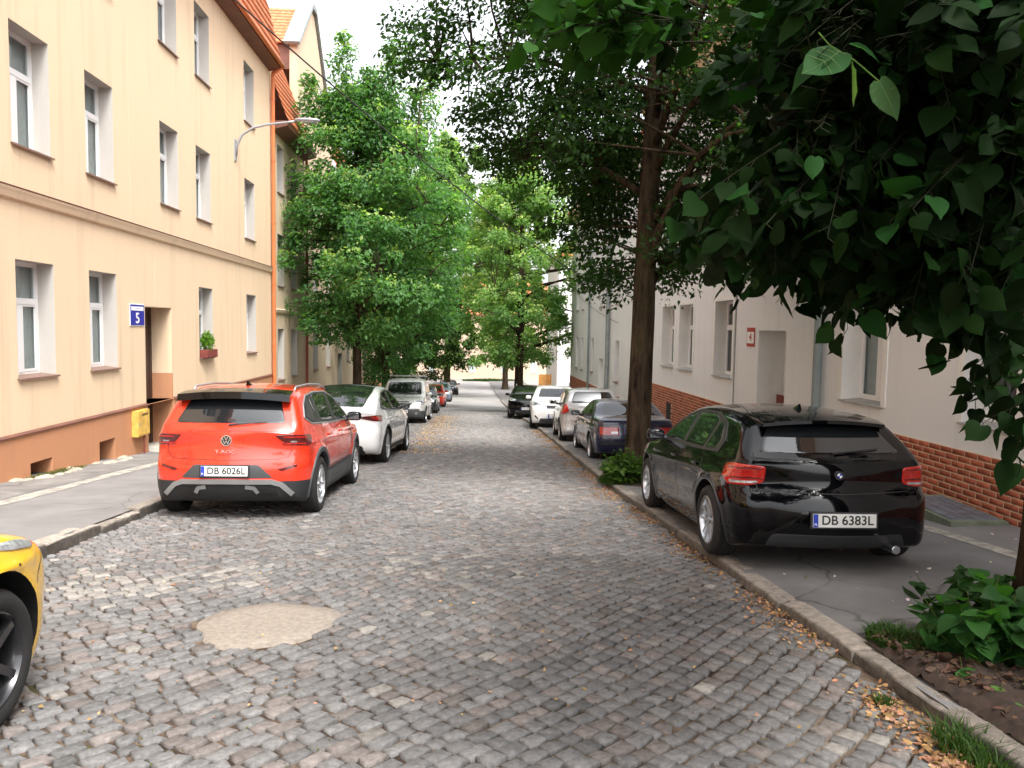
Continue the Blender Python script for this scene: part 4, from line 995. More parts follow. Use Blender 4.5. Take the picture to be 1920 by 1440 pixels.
def mirrors(root, b, y, z, mat):
    for sg in (-1, 1):
        p, _ = b.hit('right' if sg > 0 else 'left', y, z - .03); x = abs(p.x) if p else .8
        mb = MB(); ell(mb, (sg * (x + .13), y, z + .03), (.105, .075, .068), sq=.6); m_ = mb.build('wing_mirror', mat, root, smooth=True)
        mb = MB(); mb.box(sg * (x + .13) - .078, sg * (x + .13) + .078, y - .074, y - .066, z - .015, z + .07); mb.build('mirror_glass', M['glass'], m_)
        mb = MB(); mb.tube([(sg * (x - .03), y, z - .03), (sg * (x + .06), y, z)], [.035, .025], 8); mb.build('mirror_arm', M['plastic'], m_)
def handles(root, b, ys, z, mat):
    for y in ys:
        for sg in (-1, 1):
            p, _ = b.hit('right' if sg > 0 else 'left', y, z)
            if p is None: continue
            mb = MB(); x = abs(p.x); ell(mb, (sg * (x + .018), y, z), (.012, .09, .015), 12, 6, .6); mb.build('door_handle', mat, root, smooth=True)
def seams(root, b, lines, dirs=('left', 'right'), w=.007):
    for d in dirs:
        for ln in lines:
            mb = MB(); b.ribbon(mb, d, ln, w, .0012)
            if mb.v: mb.build('panel_gap', M['ink'], root)
def side_glass(root, b, dlo, panes, trim=None):
    for d in ('left', 'right'):
        b.patch('window_surround', d, rpoly(dlo, .05), M['plastic'], root, .003, rings=9)
        for p in panes: b.patch('side_window', d, rpoly(p, .03), M['glass'], root, .006, rings=7)
        if trim:
            mb = MB(); b.ribbon(mb, d, dlo + [dlo[0]], .016, .008)
            if mb.v: mb.build('window_trim', trim, root, angle=40)
def plate(root, y, z, s, txt, sub=None, yaw=0):
    """s=-1 rear, +1 front"""
    mb = MB(); mb.box(-.26, .26, -.006, .006, -.057, .057, bev=.003); p = mb.build('number_plate', M['plate'], root); p.location = (0, y, z)
    if s > 0: p.rotation_euler = (0, 0, math.pi)
    mb = MB(); mb.box(-.257, -.218, -.0085, -.0055, -.054, .054); mb.build('plate_band', M['plate_blue'], p)
    if not txt:                                     # too far away to read: only dark ticks where the characters are
        mb = MB()
        for k in range(7):
            x = -.165 + k * .058 + (.02 if k > 1 else 0); mb.box(x - .010, x + .010, -.0085, -.0055, -.03, .03)
        mb.build('plate_marks', M['ink'], p)
    else: text(txt, .108, M['ink'], p, (.022, -.0072, 0), (R(90), 0, 0), 'plate_lettering', .001, sx=.97)
    if txt: text('PL', .026, M['white_ink'], p, (-.2375, -.0092, -.032), (R(90), 0, 0), 'plate_lettering', .0006)
    mb = MB(); mb.box(-.275, .275, -.002, .02, -.07, .07, bev=.004); mb.build('plate_holder', M['plastic'], p)
    return p
def arch_trim(root, b, T, mat, w=.055, off=.012, z_min=.2):
    for ax in (T['ra'], T['fa']):
        for sg in (-1, 1):
            mb = MB(); n = 36; d = 'right' if sg > 0 else 'left'; V = []; k = 0
            for i in range(n + 1):
                a = R(-14) + R(208) * i / n; row = []
                for (rad, o_) in ((.048, -.03), (.048, off), (.048 + w * .8, off), (.048 + w, .0), (.048 + w, -.01)):
                    q = T['r'] + rad; yy, zz = ax + q * math.cos(a), T['r'] + .01 + q * math.sin(a)
                    if zz < z_min: zz = z_min
                    p, dr = b.hit(d, yy, zz); x = abs(p.x) if p is not None else T['W'] * .97
                    row.append((sg * (x + o_), yy, zz))
                V += row; k += 1
            mb.add(V, [(i * 5 + j, i * 5 + j + 1, i * 5 + 6 + j, i * 5 + 5 + j) for i in range(k - 1) for j in range(4)])
            mb.build('wheel_arch_trim', mat, root, angle=50)
def place(root, x, y, yaw, h):
    root.location = (x, y, float(gz(y)) + h); root.rotation_mode = 'ZXY' ; pit = -math.atan(slope_at(y))
    root.rotation_mode = 'QUATERNION'
    q = Matrix.Rotation(pit, 4, 'X') @ Matrix.Rotation(R(yaw), 4, 'Z'); root.rotation_quaternion = q.to_quaternion()
def wiper(root, b, d, a, bb, name='wiper'):
    mb = MB(); q = [np.array(a) + (np.array(bb) - np.array(a)) * t for t in np.linspace(0, 1, 7)]; pts = []
    for m in q:
        p, dr = b.hit(d, *m); pts.append(p - dr * .022)
    mb.tube(pts, [.012, .009, .008, .007, .006, .005, .004], 6); mb.build(name, M['ink'], root)
def spoiler(root, prof, hw0, hw1, mat, name='spoiler'):
    """prof: (y,z) closed; half width varies front to rear; edges swept"""
    mb = MB(); n = len(prof); xs = np.linspace(-1, 1, 15)
    ym = max(p[0] for p in prof); yn = min(p[0] for p in prof)
    for x in xs:
        for (y, z) in prof:
            hw = hw0 + (hw1 - hw0) * (ym - y) / (ym - yn); mb.v.append((x * hw, y + .05 * x * x, z - .035 * x * x))
    for i in range(14):
        for j in range(n): mb.f.append((i * n + j, i * n + (j + 1) % n, (i + 1) * n + (j + 1) % n, (i + 1) * n + j)); mb.m.append(0)
    mb.f += [tuple(range(n)), tuple(range(14 * n, 15 * n))]; mb.m += [0, 0]
    return mb.build(name, mat, root, angle=50)
def fin(root, y, z, mat):
    mb = MB(); mb.v = [(-.025, y - .06, z), (.025, y - .06, z), (.02, y + .09, z), (-.02, y + .09, z), (-.006, y - .07, z + .06), (.006, y - .07, z + .06)]
    mb.f = [(0, 1, 5, 4), (1, 2, 5), (2, 3, 4, 5), (3, 0, 4), (0, 3, 2, 1)]; mb.m = [0] * 5; mb.build('antenna_fin', mat, root)

# ---- red crossover, seen from behind
P_RED = paint('orange_red_paint', (.66, .035, .012)); P_WHITE = paint('white_paint', (.86, .86, .86)); P_BLACK = paint('black_paint', (.0015, .0015, .0025), spec=.02)
P_SILVER = paint('silver_paint', (.42, .42, .425), .35); P_BLUE = paint('dark_blue_paint', (.004, .008, .045), .1); P_YELLOW = paint('yellow_paint', (.82, .47, .015))
P_GREY = paint('grey_blue_paint', (.13, .16, .20), .4); P_DARK = paint('anthracite_paint', (.025, .028, .032), .2); P_VAN = paint('silver_van_paint', (.62, .62, .61), .25)
def red_car():
    root = thing('parked_car', 'orange-red crossover with silver rear skid plate, parked at the left kerb', 'car')
    b = Body('crossover', 220, 34); T = b.T
    b.split((0, 0, .46), (0, 0, 1), 1, lambda c: c.z < .46)
    # lights
    tl = [(.40, .985), (.66, .995), (.93, .985), (1.0, .965), (.985, .90), (.93, .86), (.66, .868), (.54, .895)]
    for sg in (1, -1):
        d = (-32 * sg, (sg * .55, -1.7, 0))          # look at the corner
        q = [((x - .62) * .82, z) for x, z in tl] if sg > 0 else [(-(x - .62) * .82, z) for x, z in tl]
        L = b.patch('tail_lamp', d, rpoly(q, .02, .03), M['lamp_dark'], root, .008)
        inn = [(.50, .968), (.70, .973), (.90, .965), (.90, .952), (.70, .955), (.52, .952)]
        for dz, m in ((0, M['lamp_red']), (-.075, M['lamp_red'])):
            q2 = [((x - .62) * .82 * sg, z + dz) for x, z in inn]; b.patch('lamp_bar', d, rpoly(q2, .006, .03), m, L, .011, rings=3)
        q3 = [((x - .62) * .82 * sg, z) for x, z in ((.60, .915), (.70, .92), (.70, .903), (.62, .90))]; b.patch('reversing_lamp', d, rpoly(q3, .006, .03), M['lamp_clear'], L, .012, rings=3)
    b.patch('rear_window', 'rear', rpoly([(-.63, 1.115), (.63, 1.115), (.52, 1.40), (-.52, 1.40)], .05), M['glass'], root, .006, rings=12)
    b.patch('plate_recess', 'rear', rpoly([(-.36, .655), (.36, .655), (.52, .50), (-.52, .50)], .03), M['grey_plastic'], root, .004, rings=8)
    plate(root, -2.112, .585, -1, 'DB 6026L')
    mb = MB(); b.ribbon(mb, 'rear', [(-.72, .30), (-.60, .42), (-.50, .455), (0, .465), (.50, .455), (.60, .42), (.72, .30)], .055, .022, .05, depth=.03); mb.build('skid_plate', M['steel'], root, angle=40)
    for sg in (-1, 1):
        mb = MB(); b.ribbon(mb, 'rear', [(sg * .35, .325), (sg * .31, .385), (sg * .22, .40)], .045, .015, .05, depth=.03)
        if mb.v: mb.build('skid_plate_leg', M['steel'], root, angle=40)
        b.patch('exhaust_opening', 'rear', rpoly([(sg * .30, .30), (sg * .56, .30), (sg * .53, .39), (sg * .35, .39)], .02), M['ink'], root, .012, rings=3)
        b.patch('reflector', 'rear', rpoly([(sg * .56, .60), (sg * .76, .655), (sg * .77, .625), (sg * .60, .575)], .012, .03), M['lamp_dark'], root, .006, rings=3)
        # air vent crease below the lamp
    seams(root, b, [[(-.70, .80), (-.66, .735), (-.58, .712), (0, .705), (.58, .712), (.66, .735), (.70, .80)], [(-.60, 1.02), (-.40, 1.03), (0, 1.035), (.40, 1.03), (.60, 1.02)], [(-.70, .80), (-.695, 1.08), (-.66, 1.12)], [(.70, .80), (.695, 1.08), (.66, 1.12)]], ('rear',))
    # round badge with two stacked letters
    p, _ = b.hit('rear', 0, .925); mb = MB(); n = 32; yb = p.y - .012
    for (r0, r1) in ((.052, .060),):
        o_ = len(mb.v)
        for i in range(n):
            a = 2 * math.pi * i / n
            for rr, yy in ((r0, yb), (r1, yb), (r1, yb + .012), (r0, yb + .012)): mb.v.append((rr * math.cos(a), yy, .925 + rr * math.sin(a)))
        for i in range(n):
            for j in range(4): mb.f.append((o_ + i * 4 + j, o_ + i * 4 + (j + 1) % 4, o_ + ((i + 1) % n) * 4 + (j + 1) % 4, o_ + ((i + 1) % n) * 4 + j)); mb.m.append(0)
    def stroke(pts, w=.0075):
        for (x0, z0), (x1, z1) in zip(pts[:-1], pts[1:]):
            L = math.hypot(x1 - x0, z1 - z0); nx, nz = -(z1 - z0) / L * w / 2, (x1 - x0) / L * w / 2
            mb.prism([(x0 + nx, z0 + nz + .925), (x1 + nx, z1 + nz + .925), (x1 - nx, z1 - nz + .925), (x0 - nx, z0 - nz + .925)], yb, yb + .01, 'y')
    stroke([(-.022, .047), (0, .006), (.022, .047)]); stroke([(-.044, .030), (-.018, -.038), (0, -.002), (.018, -.038), (.044, .030)])
    bd = mb.build('badge', M['chrome'], root)
    mb = MB(); mb.prism([(.053 * math.cos(2 * math.pi * i / n), .925 + .053 * math.sin(2 * math.pi * i / n)) for i in range(n)], yb + .006, yb + .011, 'y'); mb.build('badge_back', M['ink'], bd)
    text('T-ROC', .05, M['chrome'], root, (0, -2.085, .80), (R(90), 0, 0), 'model_lettering', .004, sx=1.5)
    # black roof spoiler and pillars
    spoiler(root, [(-1.58, 1.522), (-1.72, 1.505), (-1.86, 1.475), (-1.875, 1.395), (-1.80, 1.39), (-1.62, 1.42)], .62, .645, P_BLACK)
    dlo = [(-1.66, 1.17), (-1.50, 1.33), (-1.28, 1.43), (-.8, 1.475), (-.1, 1.475), (.3, 1.40), (.72, 1.19), (.92, 1.075), (.8, 1.06), (-.4, 1.07), (-1.45, 1.10)]
    side_glass(root, b, dlo, [[(-1.52, 1.17), (-1.30, 1.38), (-1.12, 1.42), (-1.06, 1.12), (-1.40, 1.13)], [(-1.0, 1.115), (-1.04, 1.43), (-.8, 1.455), (-.22, 1.455), (-.18, 1.10)], [(-.10, 1.095), (-.12, 1.45), (.22, 1.40), (.60, 1.21), (.82, 1.085)]], M['steel'])
    b.patch('windscreen', 'front', rpoly([(-.62, 1.12), (.62, 1.12), (.52, 1.42), (-.52, 1.42)], .05), M['glass'], root)
    seams(root, b, [[(.86, 1.05), (.90, .75), (.82, .42)], [(-.14, 1.08), (-.12, .42)], [(-.98, 1.1), (-1.0, .8), (-.92, .66)], [(-.9, .42), (.84, .42)]])
    arch_trim(root, b, T, M['grey_plastic'], .065, .014)
    for d in ('left', 'right'):
        b.patch('sill_cladding', d, rpoly([(-.90, .26), (.90, .26), (.86, .50), (-.86, .46)], .02), M['grey_plastic'], root, .015, rings=5)
        mb = MB(); b.ribbon(mb, d, [(-.84, .475), (.84, .51)], .016, .02); mb.build('sill_trim', M['plastic'], root)
    mirrors(root, b, .70, 1.07, P_BLACK); handles(root, b, (-.72, .10), .93, P_RED)
    for sg in (-1, 1):
        mb = MB(); pts = [(sg * .60, y, 1.50 + z) for y, z in ((-1.42, -.01), (-1.35, .035), (-.7, .07), (0, .065), (.30, .02), (.38, -.04))]; mb.tube(pts, .014, 8); mb.build('roof_rail', M['steel'], root, smooth=True)
    fin(root, -1.22, 1.545, P_BLACK); wiper(root, b, 'rear', (0, 1.10), (.42, 1.135))
    body = b.finish('body', [P_RED, M['plastic']], root); add_wheels(root, T, (5, True), key='red')
    place(root, -2.65, 10.76, -1.2, 0.0)
red_car()

def fastback():
    root = thing('parked_car', 'white fastback car with black glass roof, parked ahead of the orange-red crossover', 'car')
    b = Body('fastback', 190, 30); T = b.T
    for sg in (1, -1):
        d = (-32 * sg, (sg * .60, -1.9, 0)); q = [(-.26, .985), (.10, 1.02), (.34, 1.0), (.36, .94), (.30, .885), (.02, .90), (-.25, .955)]
        L = b.patch('tail_lamp', d, rpoly([(x * sg, z) for x, z in q], .02, .03), M['lamp_dark'], root, .008)
        q = [(-.05, .985), (.10, .995), (.32, .975), (.32, .925), (.10, .92)]; b.patch('lamp_bar', d, rpoly([(x * sg, z) for x, z in q], .012, .03), M['lamp_red'], L, .012, rings=3)
    b.patch('rear_window', 'top', rpoly([(-.56, -2.02), (.56, -2.02), (.60, -1.2), (.56, -.60), (-.56, -.60), (-.60, -1.2)], .06), M['glass'], root, .006, rings=12)
    b.patch('glass_roof', 'top', rpoly([(-.56, -.56), (.56, -.56), (.54, .25), (-.54, .25)], .04), M['glass'], root, .006, rings=10)
    b.patch('windscreen', 'top', rpoly([(-.56, .29), (.56, .29), (.66, 1.12), (-.66, 1.12)], .05), M['glass'], root, .006, rings=10)
    b.patch('lower_bumper', 'rear', rpoly([(-.66, .24), (.66, .24), (.60, .42), (-.60, .42)], .05), M['plastic'], root, .008)
    plate(root, -2.345, .62, -1, None)
    dlo = [(-1.62, 1.15), (-1.35, 1.31), (-.9, 1.455), (-.3, 1.52), (.25, 1.49), (.7, 1.33), (1.12, 1.08), (.8, 1.05), (-.6, 1.07), (-1.4, 1.11)]
    side_glass(root, b, dlo, [[(-1.50, 1.16), (-1.25, 1.32), (-.9, 1.43), (-.32, 1.50), (-.28, 1.09), (-1.3, 1.13)], [(-.2, 1.09), (-.22, 1.50), (.22, 1.47), (.66, 1.31), (1.0, 1.095)]], M['steel'])
    seams(root, b, [[(1.0, 1.04), (1.0, .7), (.9, .36)], [(-.24, 1.06), (-.2, .36)], [(-1.2, 1.12), (-1.1, .8), (-.98, .6)], [(-.98, .34), (.95, .34)]])
    for d in ('left', 'right'): b.patch('sill_cladding', d, rpoly([(-1.0, .24), (1.02, .24), (1.0, .34), (-.98, .34)], .02), M['plastic'], root, .01, rings=4)
    arch_trim(root, b, T, M['plastic'], .035, .008)
    mirrors(root, b, .78, 1.09, P_BLACK); handles(root, b, (-.95, .02), .93, P_WHITE)
    b.finish('body', [P_WHITE], root); add_wheels(root, T, (10, False), key='white', w=.235)
    place(root, -2.42, 16.78, -3.2, 0); root.scale = (1, 1, .965)
fastback()

def black_hatch():
    root = thing('parked_car', 'glossy black hatchback with two-tone tail lamps, parked on the right pavement in front', 'car')
    b = Body('hatch', 220, 34); T = b.T
    for sg in (1, -1):
        d = (-36 * sg, (sg * .56, -1.7, 0)); q = [(-.14, .905), (.13, .925), (.25, .90), (.28, .80), (.20, .735), (-.02, .735), (-.12, .76)]
        L = b.patch('tail_lamp', d, rpoly([(x * sg, z) for x, z in q], .03, .03), M['lamp_red'], root, .012)
        for zz, hh in ((.885, .008), (.80, .007)):
            q2 = [(-.12, zz), (.0, zz + .008), (.23, zz), (.23, zz - hh), (.0, zz - hh), (-.12, zz - hh)]; b.patch('lamp_bar', d, rpoly([(x * sg, z) for x, z in q2], .003, .03), M['lamp_dark'], L, .015, rings=2)
        q2 = [(-.08, .775), (.18, .775), (.17, .752), (-.07, .755)]; b.patch('reversing_lamp', d, rpoly([(x * sg, z) for x, z in q2], .008, .03), M['lamp_clear'], L, .016, rings=3)
    b.patch('rear_window', 'rear', rpoly([(-.60, 1.02), (.60, 1.02), (.47, 1.245), (-.47, 1.245)], .05), M['glass'], root, .006, rings=12)
    plate(root, -2.150, .475, -1, 'DB 6383L')
    b.patch('plate_recess', 'rear', rpoly([(-.34, .41), (.34, .41), (.34, .54), (-.34, .54)], .03), P_BLACK, root, .004, rings=6)
    seams(root, b, [[(-.62, .70), (0, .685), (.62, .70)], [(-.64, .71), (-.66, .85), (-.64, 1.0)], [(.64, .71), (.66, .85), (.64, 1.0)]], ('rear',))
    p, _ = b.hit('rear', 0, .84); mb = MB(); mb.prism([(.041 * math.cos(2 * math.pi * i / 28), .84 + .041 * math.sin(2 * math.pi * i / 28)) for i in range(28)], p.y - .008, p.y + .01, 'y'); bd = mb.build('badge', M['chrome'], root)
    mb = MB(); mb.prism([(.037 * math.cos(2 * math.pi * i / 28), .84 + .037 * math.sin(2 * math.pi * i / 28)) for i in range(28)], p.y - .0095, p.y - .006, 'y'); mb.build('badge_ring', M['ink'], bd)
    for k, (ma, a0) in enumerate(((M['plate_blue'], 0), (M['white_ink'], 90), (M['plate_blue'], 180), (M['white_ink'], 270))):
        mb = MB(); mb.prism([(0, .84)] + [(.021 * math.cos(R(a0 + t)), .84 + .021 * math.sin(R(a0 + t))) for t in (0, 22, 45, 67, 90)], p.y - .0115, p.y - .009, 'y'); mb.build('badge_quarter', ma, bd)
    spoiler(root, [(-1.40, 1.362), (-1.66, 1.335), (-1.80, 1.30), (-1.80, 1.27), (-1.66, 1.265), (-1.52, 1.31)], .545, .53, P_BLACK)
    dlo = [(-1.34, .98), (-1.38, 1.08), (-1.20, 1.24), (-.8, 1.325), (-.2, 1.335), (.15, 1.28), (.6, 1.10), (.86, .985), (.6, .955), (-.6, .96)]
    side_glass(root, b, dlo, [[(-1.24, 1.0), (-1.28, 1.07), (-1.15, 1.21), (-1.0, 1.26), (-.92, .985)], [(-.87, .985), (-.93, 1.275), (-.75, 1.31), (-.22, 1.315), (-.18, .98)], [(-.10, .98), (-.12, 1.31), (.12, 1.265), (.55, 1.09), (.75, .99)]], M['plastic'])
    b.patch('windscreen', 'front', rpoly([(-.62, 1.03), (.62, 1.03), (.52, 1.30), (-.52, 1.30)], .05), M['glass'], root)
    seams(root, b, [[(.86, .95), (.92, .70), (.84, .32)], [(-.14, .96), (-.12, .32)], [(-.92, .96), (-1.02, .75), (-.9, .55)], [(-.88, .3), (.86, .3)]])
    mirrors(root, b, .66, .98, P_BLACK); handles(root, b, (-.80, .05), .82, P_BLACK)
    fin(root, -1.15, 1.372, P_BLACK); wiper(root, b, 'rear', (0, 1.02), (.40, 1.06))
    mb = MB(); mb.tube([(.42, -2.0, .235), (.42, -2.16, .235)], .036, 12); mb.tube([(.42, -2.155, .235), (.42, -2.165, .235)], .030, 12); mb.build('exhaust_tip', M['chrome'], root, angle=40)
    b.patch('lower_bumper', 'rear', rpoly([(-.60, .22), (.60, .22), (.55, .34), (-.55, .34)], .04), M['plastic'], root, .006)
    b.patch('fuel_flap', 'right', rpoly([(-1.20, .80), (-1.04, .80), (-1.04, .92), (-1.20, .92)], .03), P_BLACK, root, .002)
    b.finish('body', [P_BLACK], root); add_wheels(root, T, (5, True), key='black', w=.225)
    place(root, 3.14, 8.06, -1.8, .07); root.scale = (1, 1, .965)
black_hatch()

def sedan():
    root = thing('parked_car', 'dark blue saloon with square red tail lamps, partly hidden behind the big tree trunk', 'car')
    b = Body('sedan', 170, 26, rear_round=.6); T = b.T
    for sg in (1, -1):
        q = [(.36, .63), (.74, .63), (.745, .80), (.36, .80)]; L = b.patch('tail_lamp', 'rear', rpoly([(x * sg, z) for x, z in q], .015, .03), M['lamp_red'], root, .02)
        q = [(.38, .66), (.52, .66), (.52, .71), (.38, .71)]; b.patch('reversing_lamp', 'rear', rpoly([(x * sg, z) for x, z in q], .01, .03), M['lamp_clear'], L, .024, rings=3)
    b.patch('rear_window', 'rear', rpoly([(-.60, 1.035), (.60, 1.035), (.50, 1.30), (-.50, 1.30)], .04), M['glass'], root, .006, rings=10)
    plate(root, -2.20, .72, -1, None)
    seams(root, b, [[(-.70, .60), (0, .60), (.70, .60)], [(-.70, .86), (0, .87), (.70, .86)]], ('rear',))
    mb = MB(); b.ribbon(mb, 'rear', [(-.72, .45), (0, .45), (.72, .45)], .06, .02, depth=.03); mb.build('bumper_strip', M['plastic'], root, angle=40)
    dlo = [(-1.32, 1.0), (-1.0, 1.20), (-.72, 1.29), (-.2, 1.32), (.15, 1.27), (.55, 1.10), (.80, .97), (.5, .955), (-.6, .965)]
    side_glass(root, b, dlo, [[(-1.15, 1.02), (-.95, 1.18), (-.72, 1.265), (-.25, 1.295), (-.22, .985)], [(-.14, .98), (-.16, 1.29), (.12, 1.25), (.5, 1.09), (.70, .985)]])
    b.patch('windscreen', 'front', rpoly([(-.60, 1.03), (.60, 1.03), (.50, 1.28), (-.50, 1.28)], .04), M['glass'], root)
    seams(root, b, [[(.8, .95), (.85, .7), (.8, .3)], [(-.18, .96), (-.15, .3)], [(-1.0, .98), (-.95, .6)]])
    mirrors(root, b, .62, .97, M['plastic']); handles(root, b, (-.75, .05), .83, M['plastic'])
    b.finish('body', [P_BLUE], root); add_wheels(root, T, (7, False), key='sed', w=.19); place(root, 3.52, 17.35, -1.5, .0); root.scale = (1, 1, .95)
sedan()

def silver_hatch():
    root = thing('parked_car', 'small silver hatchback with curved red tail lamps, parked ahead of the dark blue saloon', 'car')
    b = Body('small_hatch', 160, 26); T = b.T
    for sg in (1, -1):
        d = (-35 * sg, (sg * .58, -1.55, 0)); q = [(-.02, 1.06), (.12, 1.0), (.22, .88), (.22, .78), (.10, .76), (-.10, .84), (-.08, .95)]
        b.patch('tail_lamp', d, rpoly([(x * sg, z) for x, z in q], .03, .03), M['lamp_red'], root, .01)
    b.patch('rear_window', 'rear', rpoly([(-.60, 1.08), (.60, 1.08), (.48, 1.38), (-.48, 1.38)], .07), M['glass'], root, .006, rings=10)
    plate(root, -1.955, .70, -1, None)
    seams(root, b, [[(-.60, .58), (0, .57), (.60, .58)], [(-.3, .81), (0, .82), (.3, .81)]], ('rear',))
    dlo = [(-1.45, 1.07), (-1.25, 1.30), (-.8, 1.39), (-.2, 1.39), (.2, 1.32), (.65, 1.13), (.88, 1.0), (.5, .98), (-.8, 1.0)]
    side_glass(root, b, dlo, [[(-1.30, 1.08), (-1.15, 1.28), (-.8, 1.365), (-.25, 1.365), (-.2, 1.01)], [(-.12, 1.005), (-.14, 1.36), (.2, 1.295), (.6, 1.12), (.78, 1.01)]])
    b.patch('windscreen', 'front', rpoly([(-.62, 1.06), (.62, 1.06), (.5, 1.36), (-.5, 1.36)], .05), M['glass'], root)
    seams(root, b, [[(.88, .97), (.9, .7), (.82, .32)], [(-.16, .99), (-.14, .32)]])
    mirrors(root, b, .66, 1.02, P_SILVER); handles(root, b, (0.02,), .85, P_SILVER)
    b.finish('body', [P_SILVER], root); add_wheels(root, T, (7, False), key='sil', w=.19); place(root, 3.52, 22.2, -3, .05)
silver_hatch()

def front_face(root, b, T, lamp, grille, plate_y, plate_z, paint_, low=None, txt=None):
    for sg in (1, -1):
        d = (180 + 30 * sg, (sg * .55, 1.7, 0))
        L = b.patch('headlamp', d, rpoly([(-x * sg, z) for x, z in lamp], .025, .03), M['lamp_clear'], root, .008)
        cx = np.mean([p[0] for p in lamp]); cz = np.mean([p[1] for p in lamp])
        b.patch('lamp_lens', d, rpoly([(-(cx + dx) * sg, cz + dz) for dx, dz in ((-.05, -.03), (.05, -.03), (.05, .035), (-.05, .035))], .03, .03), M['plastic'], L, .011, rings=3)
    for g in grille: b.patch('grille', 'front', rpoly(g, .02), M['plastic'], root, .008, rings=5)
    if low: b.patch('lower_bumper', 'front', rpoly(low, .04), M['grey_plastic'], root, .008, rings=7)
    plate(root, plate_y, plate_z, 1, txt)
def van():
    root = thing('parked_van', 'silver family van with roof rack facing the camera at the left kerb', 'van')
    b = Body('van', 170, 26, rear_round=.8); T = b.T
    b.split((0, 0, .52), (0, 0, 1), 1, lambda c: c.z < .52 and c.y > 1.2)
    front_face(root, b, T, [(-.12, .93), (.10, .98), (.26, .97), (.24, .80), (.05, .74), (-.10, .76)], [[(-.42, .82), (.42, .82), (.40, .76), (-.40, .76)], [(-.30, .90), (.30, .90), (.28, .865), (-.28, .865)]], 2.20, .50, P_VAN, [(-.75, .26), (.75, .26), (.70, .60), (-.70, .60)], None)
    b.patch('windscreen', 'front', rpoly([(-.72, 1.14), (.72, 1.14), (.66, 1.66), (-.66, 1.66)], .07), M['glass'], root, .006, rings=12)
    dlo = [(-1.9, 1.2), (-1.85, 1.62), (-.3, 1.68), (.35, 1.66), (.75, 1.35), (1.0, 1.13), (.3, 1.12)]
    side_glass(root, b, dlo, [[(-1.8, 1.22), (-1.78, 1.6), (-1.0, 1.63), (-1.0, 1.19)], [(-.92, 1.18), (-.92, 1.63), (-.2, 1.65), (-.2, 1.16)], [(-.1, 1.16), (-.1, 1.65), (.32, 1.62), (.68, 1.33), (.86, 1.15)]])
    b.patch('rear_window', 'rear', rpoly([(-.66, 1.15), (.66, 1.15), (.60, 1.62), (-.60, 1.62)], .05), M['glass'], root)
    seams(root, b, [[(.9, 1.1), (.92, .7), (.85, .34)], [(-.15, 1.12), (-.12, .34)]])
    mirrors(root, b, .80, 1.14, P_VAN); handles(root, b, (-.3, .0), .95, M['plastic'])
    for sg in (-1, 1):
        mb = MB(); mb.tube([(sg * .66, -1.7, 1.80), (sg * .66, -1.6, 1.88), (sg * .64, 0, 1.90), (sg * .62, .35, 1.86), (sg * .62, .42, 1.79)], .016, 8); mb.build('roof_rail', M['plastic'], root, smooth=True)
    for y in (-1.2, .1):
        mb = MB(); mb.box(-.74, .74, y - .03, y + .03, 1.90, 1.935, bev=.008); mb.build('roof_bar', M['steel'], root)
    for sg in (-1, 1): b.patch('fog_lamp', 'front', [(sg * .58 + .05 * math.cos(t), .42 + .045 * math.sin(t)) for t in np.linspace(0, 6.28, 17)[:-1]], M['lamp_clear'], root, .013, rings=3)
    wiper(root, b, 'front', (-.05, 1.14), (-.62, 1.18)); wiper(root, b, 'front', (.55, 1.14), (-.02, 1.18))
    b.finish('body', [P_VAN, M['grey_plastic']], root); add_wheels(root, T, (7, False), key='van', w=.19); place(root, -2.46, 32.3, 180 - 1.5, 0)
van()
def facing(label, ty, pnt, x, y, yaw, h, **kw):
    root = thing('parked_car', label, 'car'); b = Body(ty, 130, 22); T = b.T; bz = T['belt']
    top = max(z for _, z in T['sil']); ys = T['fa']
    front_face(root, b, T, [(-.14, bz - .14), (.08, bz - .09), (.28, bz - .05), (.27, bz - .16), (.08, bz - .21), (-.12, bz - .20)], kw.get('grille', [[(-.34, bz - .19), (.34, bz - .19), (.30, bz - .30), (-.30, bz - .30)]]), T['L'] / 2 + .03, .46, pnt, [(-.60, .22), (.60, .22), (.55, .38), (-.55, .38)], None)
    b.patch('windscreen', 'front', rpoly([(-.62, bz + .10), (.62, bz + .10), (.52, top - .13), (-.52, top - .13)], .05), M['glass'], root, .006, rings=10)
    b.patch('rear_window', 'rear', rpoly([(-.58, bz + .14), (.58, bz + .14), (.48, top - .17), (-.48, top - .17)], .05), M['glass'], root)
    dlo = [(-1.35, bz + .06), (-1.15, top - .22), (-.8, top - .12), (-.1, top - .10), (.2, top - .17), (.62, bz + .19), (.88, bz + .05), (.5, bz + .03), (-.8, bz + .03)]
    side_glass(root, b, dlo, [[(-1.18, bz + .08), (-1.05, top - .24), (-.8, top - .15), (-.24, top - .14), (-.2, bz + .06)], [(-.12, bz + .06), (-.14, top - .14), (.16, top - .19), (.56, bz + .19), (.74, bz + .07)]])
    seams(root, b, [[(.86, bz), (.9, .7), (.82, .32)], [(-.16, bz), (-.14, .32)]])
    mirrors(root, b, .66, bz + .05, pnt); handles(root, b, (-.8, .02), bz - .12, pnt)
    if kw.get('clad'): arch_trim(root, b, T, M['plastic'], .06, .012)
    if kw.get('rails'):
        for sg in (-1, 1):
            mb = MB(); mb.tube([(sg * .58, -1.4, top - .07), (sg * .60, -1.2, top + .02), (sg * .58, .0, top + .03), (sg * .56, .3, top - .07)], .014, 6); mb.build('roof_rail', M['steel'], root)
    for q in kw.get('extra', []): b.patch('air_intake', 'front', rpoly(q, .02), M['ink'], root, .012, rings=3)
    b.finish('body', [pnt], root); add_wheels(root, T, (5, True), key=pnt.name, w=.21); place(root, x, y, yaw, h); return root
